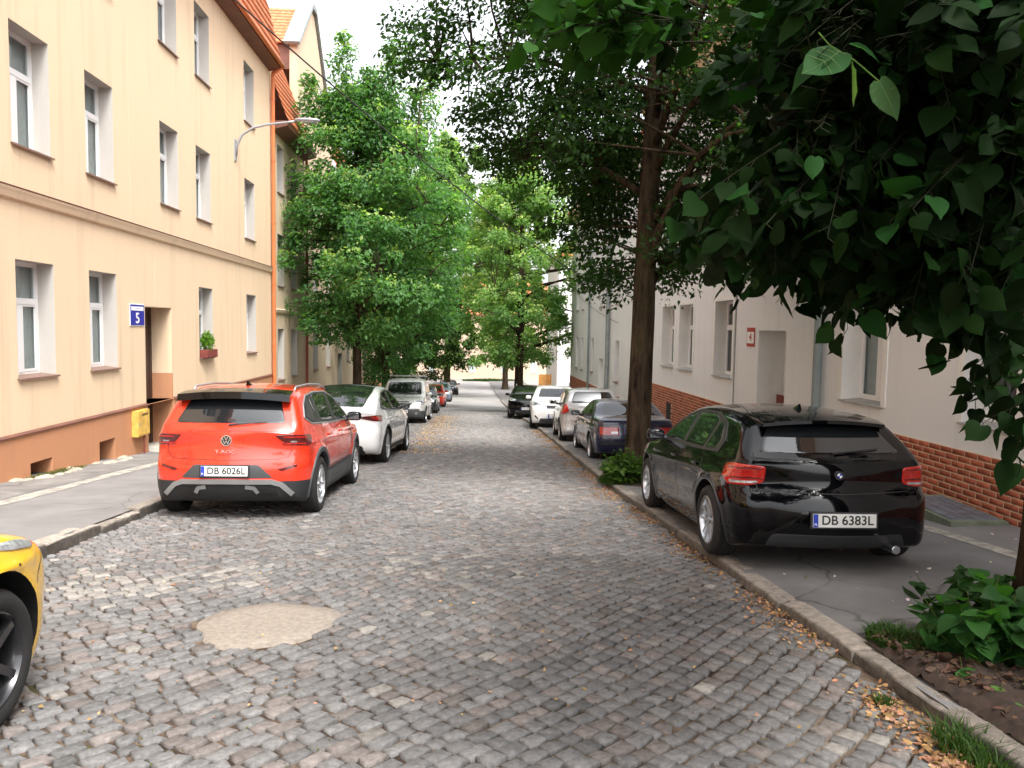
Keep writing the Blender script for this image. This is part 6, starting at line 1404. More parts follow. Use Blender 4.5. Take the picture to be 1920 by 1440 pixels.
# ---- near lime tree: stem at the right picture edge, leafy branches hanging in front
ANCH = [(0.91,1.96,2.16),(0.78,2.03,2.01),(1.29,2.34,2.36),(1.59,2.32,2.12),(1.35,2.41,2.65),(1.90,2.73,2.51),(1.68,2.44,2.74),(0.95,2.31,2.38),(1.27,1.93,2.12),(1.66,2.81,2.11),(1.58,2.39,1.95),(1.88,2.58,2.70),(1.37,2.79,2.48),(1.16,2.71,2.49),(1.56,2.85,2.25),(1.71,2.62,2.20),(1.66,2.54,2.56),(1.65,2.39,2.12),(0.68,2.00,2.01),(1.54,2.31,2.50),(1.39,2.88,2.76),(1.26,2.81,2.09),(1.84,2.65,2.29),(1.65,2.66,1.99),(1.02,1.77,2.44),(1.52,2.14,2.14),(1.20,2.51,2.27),(1.44,3.00,2.08),(1.54,2.51,1.93),(1.69,2.99,2.65),(0.77,2.37,2.02),(1.18,2.53,1.88),(1.82,2.50,2.48),(1.41,1.89,2.06),(1.70,2.39,2.37),(1.88,2.60,2.68),(1.26,2.78,2.72),(1.50,2.23,1.96),(2.03,2.69,2.24),(0.98,2.43,2.15),(0.94,1.94,1.96),(1.56,2.09,2.46),(1.13,1.76,2.42),(1.64,2.20,2.56),(1.17,2.85,2.22),(1.48,2.29,2.19),(1.78,2.34,1.95),(1.56,2.91,1.90),(2.05,2.85,2.03),(1.37,3.10,2.10),(1.80,2.69,2.19),(1.81,2.68,2.46),(1.78,2.73,2.88),(1.54,3.04,2.64),(1.40,2.78,2.41),(1.41,1.77,1.76),(1.17,2.54,2.69),(1.47,2.01,1.78),(1.33,2.64,2.70),(1.37,2.89,1.98),(1.51,1.94,2.16),(1.04,2.14,2.56),(1.32,1.79,1.94),(0.92,2.52,1.92),(1.45,2.00,1.94),(1.36,1.82,2.45),(1.24,3.02,1.93),(1.11,2.22,1.90),(1.72,3.06,1.88),(0.93,2.57,2.26),(1.77,2.70,2.88),(1.00,2.21,2.03),(1.40,3.02,2.73),(0.83,2.12,1.96),(1.55,3.06,1.89),(1.36,2.21,2.11),(1.99,2.55,2.55),(1.59,2.46,1.80),(1.17,2.53,2.63),(1.35,3.08,2.16),(1.24,1.82,1.83),(1.24,1.68,2.34),(1.86,2.63,2.60),(1.42,2.28,2.52),(1.86,2.66,2.26),(0.97,2.46,2.37),(1.26,2.15,1.81),(0.90,2.20,1.97),(1.42,2.09,2.11),(1.41,1.91,2.14),(1.08,2.82,1.97),(1.10,2.53,2.05),(0.96,2.29,2.54),(0.92,2.05,2.09),(1.76,2.50,2.56),(1.18,2.87,2.02),(0.84,1.95,1.97),(0.89,2.08,2.13),(1.66,2.91,2.85),(1.13,2.25,1.77),(0.75,2.09,1.91),(1.30,1.97,2.42),(1.22,1.81,2.43),(1.47,2.82,2.67),(1.55,2.77,2.55),(0.86,2.14,1.91),(1.52,2.50,2.04),(1.14,1.81,1.99),(1.12,1.99,1.91),(0.88,1.91,2.40),(1.69,2.30,1.80),(1.19,1.91,2.38),(1.05,2.33,1.88),(1.17,2.36,1.78),(0.79,2.17,1.97),(0.90,1.89,2.34),(1.83,2.59,2.60),(1.44,2.42,2.00),(1.57,2.43,1.84),(0.96,1.95,2.38),(1.18,2.18,1.83),(1.53,2.06,1.98),(1.67,2.21,2.24),(0.85,1.96,2.46),(1.32,3.10,2.06),(1.04,2.73,2.70),(1.11,2.96,2.16),(1.56,2.09,2.08),(1.20,2.97,2.20),(1.29,2.10,2.59),(1.49,2.77,2.67),(1.19,2.37,2.38),(1.83,2.54,2.60),(1.53,2.42,2.63),(1.12,3.33,2.36),(1.48,2.92,2.07),(1.19,3.14,2.81),(1.41,1.82,1.92),(1.31,3.00,1.95),(1.31,1.68,2.14),(2.00,2.64,2.87),(1.04,2.68,2.51),(2.08,2.80,1.85),(1.53,2.50,2.57),(0.94,1.83,2.45),(1.05,2.76,2.57),(1.49,3.00,1.99),(1.16,1.86,2.00),(1.03,2.16,2.17),(0.87,2.20,1.95),(1.26,2.92,2.45),(1.16,2.05,1.81),(1.53,2.11,2.51),(1.34,2.48,2.02),(1.41,2.06,1.74),(1.45,2.52,2.60),(1.25,3.00,2.11),(1.26,1.89,1.92),(1.41,1.84,2.23),(1.62,2.48,1.86),(1.39,2.18,2.27),(1.46,3.03,2.40),(0.90,2.83,2.07),(1.26,2.20,2.35),(1.85,2.93,1.88),(0.91,2.03,2.17),(1.36,1.97,1.99),(0.99,2.07,2.25),(1.59,3.19,1.91),(1.21,1.88,2.48),(1.75,2.21,1.86),(1.54,2.26,2.60),(1.43,2.20,2.27),(1.09,1.94,2.49),(1.32,2.04,2.17),(1.26,2.73,2.56),(1.55,2.25,2.60),(1.54,2.73,1.85),(1.49,1.93,2.18),(1.58,2.67,2.23),(1.43,1.97,2.28),(0.93,2.43,2.43),(1.72,3.01,1.96),(1.68,2.90,2.43),(1.60,2.46,2.34),(1.41,2.56,2.59),(1.67,2.71,2.73),(0.78,1.91,2.47),(1.22,1.87,1.84),(1.22,1.64,2.32),(1.77,2.83,2.45),(1.88,2.73,2.83),(1.63,2.93,2.14),(0.99,2.35,2.46),(1.00,2.15,2.24),(1.22,2.36,2.33),(1.55,2.20,2.28),(1.55,2.00,2.47),(1.89,2.54,2.62),(1.57,2.39,2.24),(1.47,2.40,2.13),(1.17,2.29,2.15),(1.97,2.74,2.64),(1.24,2.51,2.03),(0.78,1.85,2.41),(0.89,2.49,2.44),(1.79,2.81,2.55),(1.41,1.89,2.50),(2.05,2.80,1.94),(1.30,3.00,2.35),(1.70,2.53,2.17),(1.40,1.82,2.25),(0.93,2.54,1.97),(1.49,2.14,2.05),(1.41,2.12,1.72),(1.61,2.75,2.51),(1.77,2.37,2.24),(1.32,3.08,2.38),(1.66,2.70,2.69),(0.96,2.56,2.19),(1.17,2.97,2.18),(1.54,2.45,2.08),(1.62,2.21,2.56),(0.94,2.18,2.53),(1.49,2.22,2.40),(1.47,2.56,2.13),(0.92,1.87,2.33),(1.13,2.85,1.88),(1.49,2.94,2.19),(1.71,2.75,2.86),(0.85,2.09,2.33),(1.47,2.32,2.05),(1.32,2.90,2.79),(1.35,2.54,2.00),(1.22,2.57,2.13),(1.78,2.65,2.22),(1.60,2.70,2.19),(1.54,2.40,2.06),(1.00,2.51,2.62),(0.84,2.18,2.33),(1.55,3.36,2.93),(1.25,2.28,1.94),(2.19,2.93,2.01),(1.61,3.67,2.48),(1.59,2.88,2.53),(1.92,3.69,2.85),(2.85,3.69,3.38),(1.03,2.26,1.98),(1.86,2.47,2.40),(2.07,2.67,1.97),(2.08,2.81,2.86),(1.79,2.45,2.52),(1.65,2.59,2.04),(2.95,3.82,2.46),(1.46,2.37,2.22),(1.38,2.69,1.92),(2.82,3.81,2.15),(1.86,3.66,3.04),(2.65,3.95,2.62),(2.41,3.72,2.47),(1.51,3.26,2.95),(1.40,3.11,2.36),(1.98,3.52,1.96),(1.41,2.30,2.20),(2.06,3.71,2.23),(2.16,3.06,2.30),(1.82,3.88,3.40),(1.09,2.41,2.27),(1.31,1.86,2.43),(1.59,2.11,2.61),(2.14,2.76,2.30),(2.64,3.51,2.68),(1.10,2.34,1.96),(1.71,3.46,2.62),(2.09,2.67,2.06),(2.56,3.25,1.97),(1.96,2.95,2.94),(1.02,2.07,2.36),(1.88,3.82,2.33),(1.77,3.46,2.37),(1.35,2.52,2.32),(1.78,2.48,1.91),(1.57,2.20,2.12),(2.42,3.97,2.79),(1.73,2.57,2.23),(1.91,3.09,2.98),(2.98,3.81,2.69),(1.26,2.17,2.54),(1.45,1.92,1.84),(1.31,2.54,2.66),(1.75,3.74,2.23),(1.01,2.34,2.06),(1.53,2.05,1.78),(2.02,3.92,3.42),(1.66,2.48,2.10),(1.55,2.25,2.17),(2.04,2.82,2.39),(1.49,2.73,2.29),(2.06,3.39,2.26),(2.18,3.54,3.19),(1.40,2.30,2.24),(2.01,4.28,3.04),(1.06,2.23,2.56),(1.86,2.39,2.01),(1.15,2.62,2.05),(1.90,3.12,2.40),(1.58,2.70,2.05),(1.19,1.91,2.23),(1.93,4.07,3.36),(0.89,2.09,2.06),(1.42,2.08,2.43),(1.66,2.72,2.38),(1.97,3.71,2.25),(1.14,2.02,2.30),(1.75,3.53,2.86),(1.83,2.89,2.98),(1.91,3.98,2.13),(2.44,3.20,2.89),(2.32,4.09,2.44),(1.92,2.90,2.36),(2.11,3.47,2.56),(1.47,2.97,2.00),(1.89,3.32,2.01),(1.19,2.02,2.40),(1.07,2.05,2.52),(2.17,3.22,2.21),(1.60,3.16,2.93),(2.18,3.98,2.44),(2.16,2.91,2.86),(1.86,3.30,2.25),(1.36,2.18,2.58),(1.65,2.81,2.63),(1.28,2.15,2.26),(1.25,2.03,2.40),(2.14,3.45,2.61),(1.98,3.69,3.21),(1.90,3.73,2.77),(1.88,3.19,2.27),(1.65,2.40,2.37),(1.71,2.70,2.22),(1.45,1.96,1.97),(1.06,2.12,1.94),(1.80,2.67,2.74),(1.09,2.39,1.93),(1.45,2.38,1.98),(1.32,2.12,1.96),(1.61,2.43,1.87),(1.76,3.49,2.87),(1.42,2.00,1.95),(1.38,2.37,2.15),(2.22,3.67,1.98),(2.19,3.46,2.07),(1.98,4.09,3.04),(1.92,2.48,1.89),(1.04,2.06,2.39),(1.44,2.69,2.45),(2.25,3.35,2.68),(1.68,2.35,2.40),(1.67,2.20,2.44),(1.44,3.18,2.61),(0.94,2.18,1.96),(2.18,3.01,2.46),(1.18,2.25,2.54),(2.15,2.95,2.37),(1.93,2.51,2.67),(1.44,1.96,2.23),(2.72,3.48,2.56),(1.44,2.38,2.00),(1.62,2.56,1.99),(2.37,3.53,3.24),(2.08,4.02,3.32),(1.57,3.06,2.84),(1.76,3.43,2.73),(2.44,3.89,2.76),(2.17,3.57,2.25),(1.51,3.33,2.63),(1.97,4.35,2.25),(2.26,3.24,2.15),(2.72,3.53,3.22),(1.01,2.20,2.43),(2.17,3.28,2.80),(1.49,2.14,1.90),(1.68,3.52,2.54),(2.16,4.29,2.86),(1.43,2.87,2.16),(1.82,2.81,2.57),(1.70,3.14,2.17),(2.16,4.03,2.22),(1.12,2.09,2.46),(1.93,3.34,1.97),(1.49,3.36,2.38),(1.37,1.87,2.13),(1.53,2.14,1.83),(1.20,2.29,2.52),(1.27,2.19,1.82),(1.39,2.78,2.33),(1.86,2.48,2.62),(1.98,3.92,2.87),(1.70,2.20,2.54),(1.93,3.55,3.04),(2.27,3.39,2.42),(2.02,4.14,3.16),(1.60,2.21,2.17),(1.24,2.88,2.07),(2.63,3.61,2.11),(2.11,3.12,1.97),(2.25,3.49,2.63),(2.81,3.93,2.48),(1.68,3.06,2.81),(1.97,4.15,3.41),(1.73,3.75,3.33),(2.35,3.44,3.20),(2.07,3.16,2.62),(2.27,3.28,2.94),(2.60,3.75,2.10),(1.72,2.86,2.16),(1.46,2.01,2.26),(1.30,2.00,1.95),(1.88,3.39,2.78),(2.30,3.37,3.19),(2.65,3.73,2.23),(1.76,3.25,2.32),(2.35,3.15,3.01),(2.66,3.99,2.77),(1.22,2.74,2.60),(1.67,3.00,2.39),(2.18,3.62,3.20),(2.17,3.41,2.44),(1.05,2.10,2.12),(1.32,2.56,2.19),(1.36,2.08,2.51),(1.01,2.18,2.38),(2.64,3.50,2.09),(1.63,2.61,2.39),(2.20,2.90,1.99),(1.19,1.95,2.40),(1.41,2.72,2.66),(1.54,2.84,2.81),(1.84,3.83,2.68),(2.52,3.69,2.07),(1.90,2.92,2.98),(1.15,2.49,2.47),(1.50,2.82,1.96),(1.08,2.47,2.18),(2.72,3.68,1.99),(1.30,2.85,2.00),(1.50,2.41,2.54),(1.86,2.73,2.45),(1.79,3.54,2.99),(1.31,2.31,2.03),(1.27,2.30,2.00),(2.40,3.14,2.55),(2.24,3.50,2.09),(1.61,2.14,2.35),(1.21,2.59,2.33),(2.19,4.24,2.71),(1.23,2.42,2.46),(1.63,2.82,2.90),(1.98,3.66,2.99),(1.18,1.99,2.36),(1.16,2.16,2.23),(1.87,3.78,3.03),(2.74,4.05,2.60),(1.00,2.07,2.47),(1.57,2.09,2.14),(1.21,1.78,2.45),(1.36,3.04,2.24),(2.11,3.69,3.06),(2.17,3.26,3.16),(1.24,2.20,1.84),(2.01,3.14,2.40),(1.44,1.96,1.84),(2.55,3.32,2.21),(2.75,3.97,2.66),(1.75,2.29,1.89),(1.48,3.09,1.98),(1.86,3.20,2.56),(1.32,2.64,2.06),(2.47,3.51,2.45),(1.89,2.71,2.34),(2.29,3.48,2.73),(1.85,3.03,2.89),(2.64,3.72,2.48),(2.42,3.38,2.07),(2.21,2.98,2.62),(1.46,2.04,2.41),(1.73,2.57,2.68),(1.80,2.81,2.46),(1.80,2.97,3.00),(0.99,2.05,1.99),(1.67,2.87,2.95),(1.41,2.45,2.51),(2.43,3.42,2.35),(2.47,3.94,2.53),(1.28,2.28,2.05),(1.83,3.55,2.45),(1.36,1.91,1.95),(1.87,3.22,2.95),(2.35,3.85,2.70),(3.01,3.88,2.39),(1.54,3.24,2.52),(2.32,3.34,2.35),(1.59,2.75,1.99),(2.79,4.01,2.02),(1.28,2.28,2.08),(1.94,2.90,2.64),(2.87,3.70,2.87),(2.26,3.44,2.71),(1.55,3.53,2.74),(1.95,4.03,3.32),(1.92,3.49,2.17),(2.05,3.55,3.19),(1.55,2.57,2.63),(1.82,3.07,2.09),(1.99,3.92,3.29),(1.68,3.53,2.58),(1.26,2.18,1.86),(2.42,3.91,3.21),(1.38,2.07,1.99),(1.20,2.12,2.60),(1.84,2.97,2.19),(1.44,2.02,1.78),(1.32,2.44,2.52),(1.95,3.39,1.98),(1.21,2.50,2.71),(2.64,3.42,2.75),(1.29,1.93,1.85),(1.06,2.33,2.37),(2.10,3.51,2.44),(2.66,3.47,2.07),(1.82,3.03,2.03),(1.51,2.16,2.63),(2.19,4.09,3.28),(1.51,2.73,1.92),(1.80,2.48,2.40),(2.63,3.55,2.21),(1.53,2.35,2.07),(1.93,3.14,2.30),(2.45,3.79,3.30),(1.77,3.06,2.54),(1.45,2.32,1.83),(1.77,3.04,2.39),(1.40,2.30,2.38),(1.84,2.46,1.91),(1.85,3.96,3.24),(1.61,3.10,2.23),(2.07,3.51,2.02),(1.83,2.66,2.62),(2.52,4.08,2.98),(1.79,2.43,1.99),(1.61,3.41,3.12),(2.03,2.99,2.27),(2.90,3.69,2.20),(2.39,3.74,2.47),(1.87,4.04,2.84),(2.05,3.70,3.09),(2.12,3.17,2.86),(1.76,2.26,2.13),(2.28,3.91,2.79),(1.45,2.09,1.86),(1.20,2.23,2.31),(1.24,2.43,1.97),(2.86,3.71,3.21),(1.92,4.19,3.03),(1.93,2.60,2.04),(1.60,2.87,2.91),(1.65,2.13,1.78),(2.03,3.28,2.62),(2.02,2.90,2.77),(2.23,3.22,2.20),(1.31,2.30,2.23),(1.40,2.40,2.17),(2.36,3.36,2.22),(1.58,2.49,2.23),(2.05,4.02,2.91),(1.33,1.92,2.32),(2.09,3.91,2.91),(2.57,3.78,2.53),(2.00,3.09,2.22),(1.37,2.03,2.34),(2.29,3.12,3.01),(1.60,3.56,2.93),(1.37,3.03,2.34),(1.45,2.60,2.41),(2.11,4.13,2.76),(1.41,2.57,2.07),(0.93,2.04,2.22),(1.78,3.30,2.98),(2.05,3.65,3.23),(1.94,2.55,2.16),(0.97,2.08,2.56),(2.29,3.58,2.79),(1.86,2.49,2.44),(1.83,3.12,2.10),(1.35,2.19,2.61),(2.46,3.49,2.65),(1.60,2.92,2.66),(2.22,3.45,2.91),(1.95,3.14,2.37),(1.24,2.45,2.49),(1.83,3.11,2.05),(2.29,2.96,2.03),(1.59,2.48,2.58),(1.46,2.26,2.42),(1.95,2.53,2.61),(1.10,1.88,2.35),(2.63,3.77,2.78),(2.54,3.37,2.74),(1.35,2.02,2.13),(1.31,2.11,2.16),(1.79,3.25,2.64),(1.80,2.79,2.58),(2.15,3.84,2.20),(1.80,3.20,2.24),(1.36,2.60,2.15),(1.71,2.57,2.80),(1.40,2.28,2.49),(2.57,3.35,3.12),(1.78,3.02,2.33),(2.77,3.55,2.43),(1.29,2.54,2.26),(1.68,3.13,2.01),(1.30,2.30,2.22),(2.27,2.98,1.89),(1.84,2.67,2.57),(2.10,2.72,2.82),(1.93,3.55,2.39),(2.05,2.72,2.88),(1.37,2.53,2.19),(2.10,3.13,2.15),(1.21,2.52,2.65),(1.71,2.32,2.55),(1.34,1.86,2.24),(1.65,2.64,2.67),(1.31,2.66,2.56),(1.53,1.99,2.48),(1.42,2.70,2.57),(2.72,3.79,2.39),(1.52,3.12,2.10),(2.05,2.92,2.05),(1.72,3.64,3.16),(1.18,2.01,2.49),(2.70,4.06,2.38),(2.16,3.15,2.26),(1.70,2.23,2.68),(1.65,2.53,1.88),(2.42,3.52,2.55),(2.64,3.84,3.10),(2.43,3.66,2.05),(2.26,4.06,2.80),(1.94,4.30,3.26),(1.90,3.76,2.06),(1.49,2.68,2.00),(2.50,3.60,2.80),(2.07,2.84,2.43),(2.13,3.49,2.98),(1.64,3.17,2.10),(2.33,3.23,2.20),(2.50,3.26,2.54),(1.40,1.89,2.26),(2.35,3.10,2.00),(2.13,3.85,2.62),(1.25,2.24,2.26),(1.64,3.01,1.91),(2.14,2.78,2.40),(2.85,3.69,2.10),(1.54,2.32,2.14),(2.23,3.14,1.97),(1.60,2.89,2.41),(1.74,4.09,2.55),(1.47,2.67,2.08),(1.70,3.51,2.06),(1.87,2.59,2.20),(2.32,3.29,2.17),(1.56,2.54,2.65),(1.83,2.67,2.29),(1.84,2.62,1.95),(1.49,3.30,2.46),(2.37,3.98,2.68),(1.99,3.44,2.02),(1.46,2.10,2.47),(1.76,2.80,2.81),(1.09,2.41,2.17),(2.01,3.82,2.04),(1.68,2.55,2.28),(1.87,2.70,2.62),(2.59,3.27,2.15),(1.39,2.82,2.87),(1.25,2.50,1.88),(1.85,2.95,2.41),(2.24,3.32,2.87),(1.03,2.12,2.11),(1.57,2.44,2.62),(1.91,2.56,2.74),(1.69,2.68,2.47),(1.20,2.19,2.30),(2.09,3.03,2.89),(2.01,3.16,2.02),(1.92,2.77,2.23),(2.44,3.63,2.18),(1.98,3.45,2.36),(1.35,2.82,2.03),(2.03,3.70,2.85),(1.54,2.41,2.30),(0.96,2.15,2.43),(2.61,3.79,3.07),(2.23,3.33,2.97),(2.27,3.62,2.35),(1.97,4.10,2.89),(2.22,3.21,2.97),(1.31,2.25,2.10),(1.27,2.44,2.67),(2.55,3.77,3.26),(1.35,2.57,2.06),(1.36,2.70,2.15),(2.28,3.02,3.04),(1.44,3.07,2.03),(2.15,3.47,2.76),(1.32,2.62,2.69),(1.11,2.00,2.10),(1.39,2.05,2.47),(1.92,3.14,2.98),(2.07,2.92,2.21),(1.41,2.61,2.62),(1.61,3.71,2.45),(2.03,3.17,2.61),(2.07,3.18,2.43),(1.37,1.91,2.24),(1.43,2.70,2.07),(1.43,3.09,2.51),(1.80,3.61,2.96),(1.43,2.63,2.23),(1.29,1.91,2.19),(2.57,3.29,2.75),(2.07,3.63,3.04),(2.64,3.56,1.92),(2.60,3.45,2.86),(1.13,1.91,2.49),(1.47,1.93,1.88),(1.90,3.55,2.86),(1.62,3.50,2.66),(1.54,2.02,2.51),(1.95,3.02,1.90),(1.83,3.81,2.19),(1.39,2.29,1.97),(1.35,2.59,2.69),(1.78,2.70,2.47),(1.58,2.00,1.84),(1.87,2.45,2.27),(1.65,3.88,2.47),(2.01,3.99,3.23),(1.71,2.74,2.56),(1.65,3.21,2.75),(1.55,3.19,2.83),(2.00,2.66,1.94),(1.67,3.26,2.61),(1.33,2.81,2.19),(1.97,3.89,2.04),(2.08,2.86,2.48),(1.80,3.15,2.99),(2.09,3.87,2.05),(2.48,3.76,2.04),(1.52,2.12,2.61),(2.02,3.30,3.01),(2.13,3.27,2.81),(2.61,3.73,3.35),(2.41,3.65,2.31),(1.60,2.28,2.09),(1.17,1.85,2.35),(1.99,4.04,3.23),(1.36,1.82,2.42),(1.29,2.85,2.38),(1.40,2.99,2.86),(2.08,3.54,2.05),(2.19,3.89,3.09),(1.73,2.46,2.77),(2.23,3.72,2.73),(1.86,2.56,2.30),(2.09,3.67,2.27),(1.37,2.73,2.72),(1.67,2.87,2.70),(1.64,3.30,2.20),(2.50,4.15,2.52),(1.92,3.18,2.74),(2.53,3.26,1.88),(2.00,3.63,2.47),(1.41,2.53,2.03),(2.38,3.86,3.44),(1.78,3.37,2.83),(1.41,2.09,2.00),(1.49,2.76,2.16),(1.89,2.76,1.92),(1.83,3.06,2.34),(1.96,3.71,2.96),(2.46,4.21,2.31),(1.58,2.36,2.05),(1.41,2.58,2.74),(1.65,2.82,2.65),(1.63,3.67,2.61),(1.40,1.89,1.81),(1.45,2.30,2.68),(2.71,3.48,2.52),(1.66,3.47,2.28),(2.55,3.52,2.97),(1.49,2.07,2.33),(1.83,3.22,2.06),(2.33,3.19,2.87),(1.79,2.85,2.12),(1.25,2.73,2.63),(1.46,2.09,2.54),(2.97,3.83,2.12),(1.97,3.13,2.29),(2.26,3.18,1.98),(1.03,2.01,2.44),(1.57,2.69,2.32),(2.80,3.60,2.62),(1.81,2.63,2.85),(2.02,3.95,2.71),(1.47,1.92,2.09),(1.50,2.07,2.28),(1.05,2.05,1.97),(1.20,1.97,1.82),(1.14,2.42,2.54),(1.04,2.25,2.06),(1.46,2.63,2.18),(2.35,4.23,2.64),(2.70,3.49,2.17),(1.46,2.38,2.42),(1.28,2.70,2.14),(1.88,4.04,2.29),(1.21,2.37,2.28),(2.48,3.55,2.15),(2.08,2.97,1.89),(2.39,4.06,2.54),(2.43,3.08,1.97),(1.83,3.55,2.31),(1.35,2.20,2.20),(1.69,3.83,2.45),(1.48,2.29,1.82),(2.14,4.12,3.16),(1.97,3.42,2.72),(1.81,3.98,2.69),(1.44,2.39,2.07),(1.63,2.47,2.50),(2.06,3.80,3.08),(2.12,2.99,2.06),(0.93,1.94,2.42),(1.61,2.08,2.27),(1.45,1.89,2.39),(1.86,2.88,2.35),(1.49,3.13,2.83),(1.46,2.40,1.84),(2.54,3.55,2.47),(2.09,3.57,2.26),(1.46,3.16,2.26),(1.72,2.51,2.07),(2.03,4.05,2.57),(2.14,3.34,2.16),(1.97,3.60,2.95),(1.70,2.65,2.02),(1.53,2.20,2.56),(1.47,2.37,2.24),(1.81,3.87,3.13),(2.36,3.61,2.55),(2.64,3.52,3.29),(1.61,2.76,1.95),(1.87,3.36,2.78),(1.20,2.15,1.87),(2.18,2.93,2.78),(2.26,3.48,2.90),(1.51,3.08,2.56),(1.79,2.35,1.89),(2.53,3.80,2.60),(2.18,3.72,2.19),(2.28,3.24,2.59),(1.49,2.60,2.42),(2.53,3.96,2.93),(1.05,2.08,2.20),(2.06,4.15,3.20),(1.89,3.68,2.43),(1.54,2.30,2.63),(1.85,2.73,2.01),(2.23,3.43,2.60),(1.77,3.90,2.53),(2.19,3.27,2.21),(1.83,3.04,2.67),(1.97,3.03,2.61),(1.47,2.93,2.79),(1.32,1.86,2.11),(1.51,3.22,2.95),(2.45,3.37,2.35),(1.46,1.95,2.03),(2.39,3.45,2.40),(1.86,3.49,2.74),(2.00,4.17,3.32),(1.54,3.19,2.93),(1.24,1.97,1.93),(1.71,3.35,2.71),(2.70,3.86,3.10),(2.52,3.69,3.31),(1.81,3.02,2.54),(2.82,3.65,2.21),(1.34,2.45,1.91),(2.48,4.05,2.96),(1.32,2.69,2.53),(1.01,2.37,2.14),(1.56,2.14,2.25),(1.96,2.56,2.29),(2.38,3.26,2.87),(1.42,2.96,2.50),(1.77,2.72,1.98),(2.16,3.93,2.25),(2.57,4.09,2.57),(1.55,2.45,2.41),(2.18,3.87,2.89),(1.81,3.43,2.91),(1.93,3.67,3.20),(2.99,3.79,2.26),(1.27,2.10,1.94),(1.83,3.33,3.04),(1.73,2.61,2.68),(2.20,3.32,2.93),(1.24,2.66,2.67),(1.48,2.73,2.23),(2.20,2.92,2.60),(2.27,4.06,2.07),(1.28,2.01,2.05),(1.06,2.27,2.59),(1.22,1.99,2.54),(2.15,3.11,1.98),(2.05,2.79,2.40),(2.69,3.87,3.16),(1.95,3.60,2.73),(1.07,2.21,2.49),(2.35,3.40,2.24),(1.05,2.11,2.34),(1.56,2.56,2.71),(2.19,3.10,2.39),(1.45,3.30,2.15),(2.52,3.70,2.39),(2.05,2.85,2.45),(2.83,3.63,2.46),(1.86,2.48,1.98),(2.22,3.99,3.46),(1.34,1.81,2.41),(1.70,2.24,2.43),(2.03,3.79,3.02),(1.65,2.60,2.84),(1.41,2.53,2.01),(1.97,3.27,3.11),(1.52,1.92,1.85),(2.28,3.13,2.57),(2.06,3.12,2.17),(1.68,2.52,2.74),(1.91,4.16,2.95),(1.76,3.82,3.06),(2.34,3.52,2.75),(2.32,3.18,2.10),(1.88,2.88,2.29),(1.73,3.07,2.75),(1.29,2.38,2.38),(1.13,1.97,2.30),(2.56,3.82,2.26),(2.36,3.31,2.83),(2.10,3.00,2.92),(2.06,3.11,2.15),(2.49,3.88,2.22),(1.80,3.72,2.10),(1.32,2.45,2.11),(1.04,2.06,2.57),(0.93,2.06,2.04),(2.55,3.42,3.20),(1.42,3.00,2.73),(1.25,2.69,2.55),(0.93,2.05,2.32),(2.55,3.63,2.71),(2.43,3.20,2.53),(1.89,2.93,2.22),(1.55,2.77,2.48),(2.24,3.67,2.08),(1.72,2.63,2.79),(1.39,2.80,2.38),(2.55,3.56,2.31),(1.55,2.49,2.31),(1.16,2.60,2.32),(1.30,2.21,2.18),(1.67,3.06,2.74),(2.49,3.48,2.22),(2.84,3.66,2.58),(1.98,2.97,2.18),(2.24,3.08,1.94),(2.71,3.67,2.76),(2.46,3.42,2.41),(1.79,2.92,2.24),(1.54,2.39,2.37),(2.12,3.54,3.27),(1.64,2.80,2.32),(2.48,3.26,3.07),(2.14,3.85,3.05),(1.51,3.20,2.16),(1.67,2.16,1.43),(2.32,2.97,1.62),(2.03,2.56,1.56),(1.95,2.74,1.44),(1.72,2.29,1.61),(1.82,2.40,1.45),(1.78,2.50,1.57),(2.18,2.94,1.48),(1.76,2.28,1.52),(1.78,2.48,1.53),(1.87,2.32,1.43),(1.73,2.22,1.43),(2.13,2.70,1.48),(0.62,2.61,2.75),(0.56,2.71,2.62),(0.42,2.64,2.73),(0.61,2.53,2.63),(0.39,2.57,2.71),(0.48,2.40,2.55),(0.35,2.63,2.75),(0.55,2.64,2.61),(0.55,2.32,2.57),(0.49,2.50,2.68),(0.32,2.13,2.43),(0.51,2.66,2.67),(0.43,2.24,2.60),(0.56,2.81,2.69),(0.38,2.68,2.67),(0.47,2.23,2.54),(0.42,2.36,2.52),(0.41,2.19,2.44),(0.53,2.83,2.66),(0.45,2.57,2.69),(0.48,2.21,2.51),(0.53,2.18,2.52),(0.64,2.90,2.71),(0.40,2.12,2.47),(0.54,2.32,2.57),(0.54,2.24,2.43),(0.59,2.84,2.86),(0.35,2.23,2.55),(0.52,2.82,2.82),(0.42,2.60,2.73),(0.34,2.32,2.53),(0.40,2.16,2.45),(0.56,2.30,2.51),(0.40,2.72,2.72)]
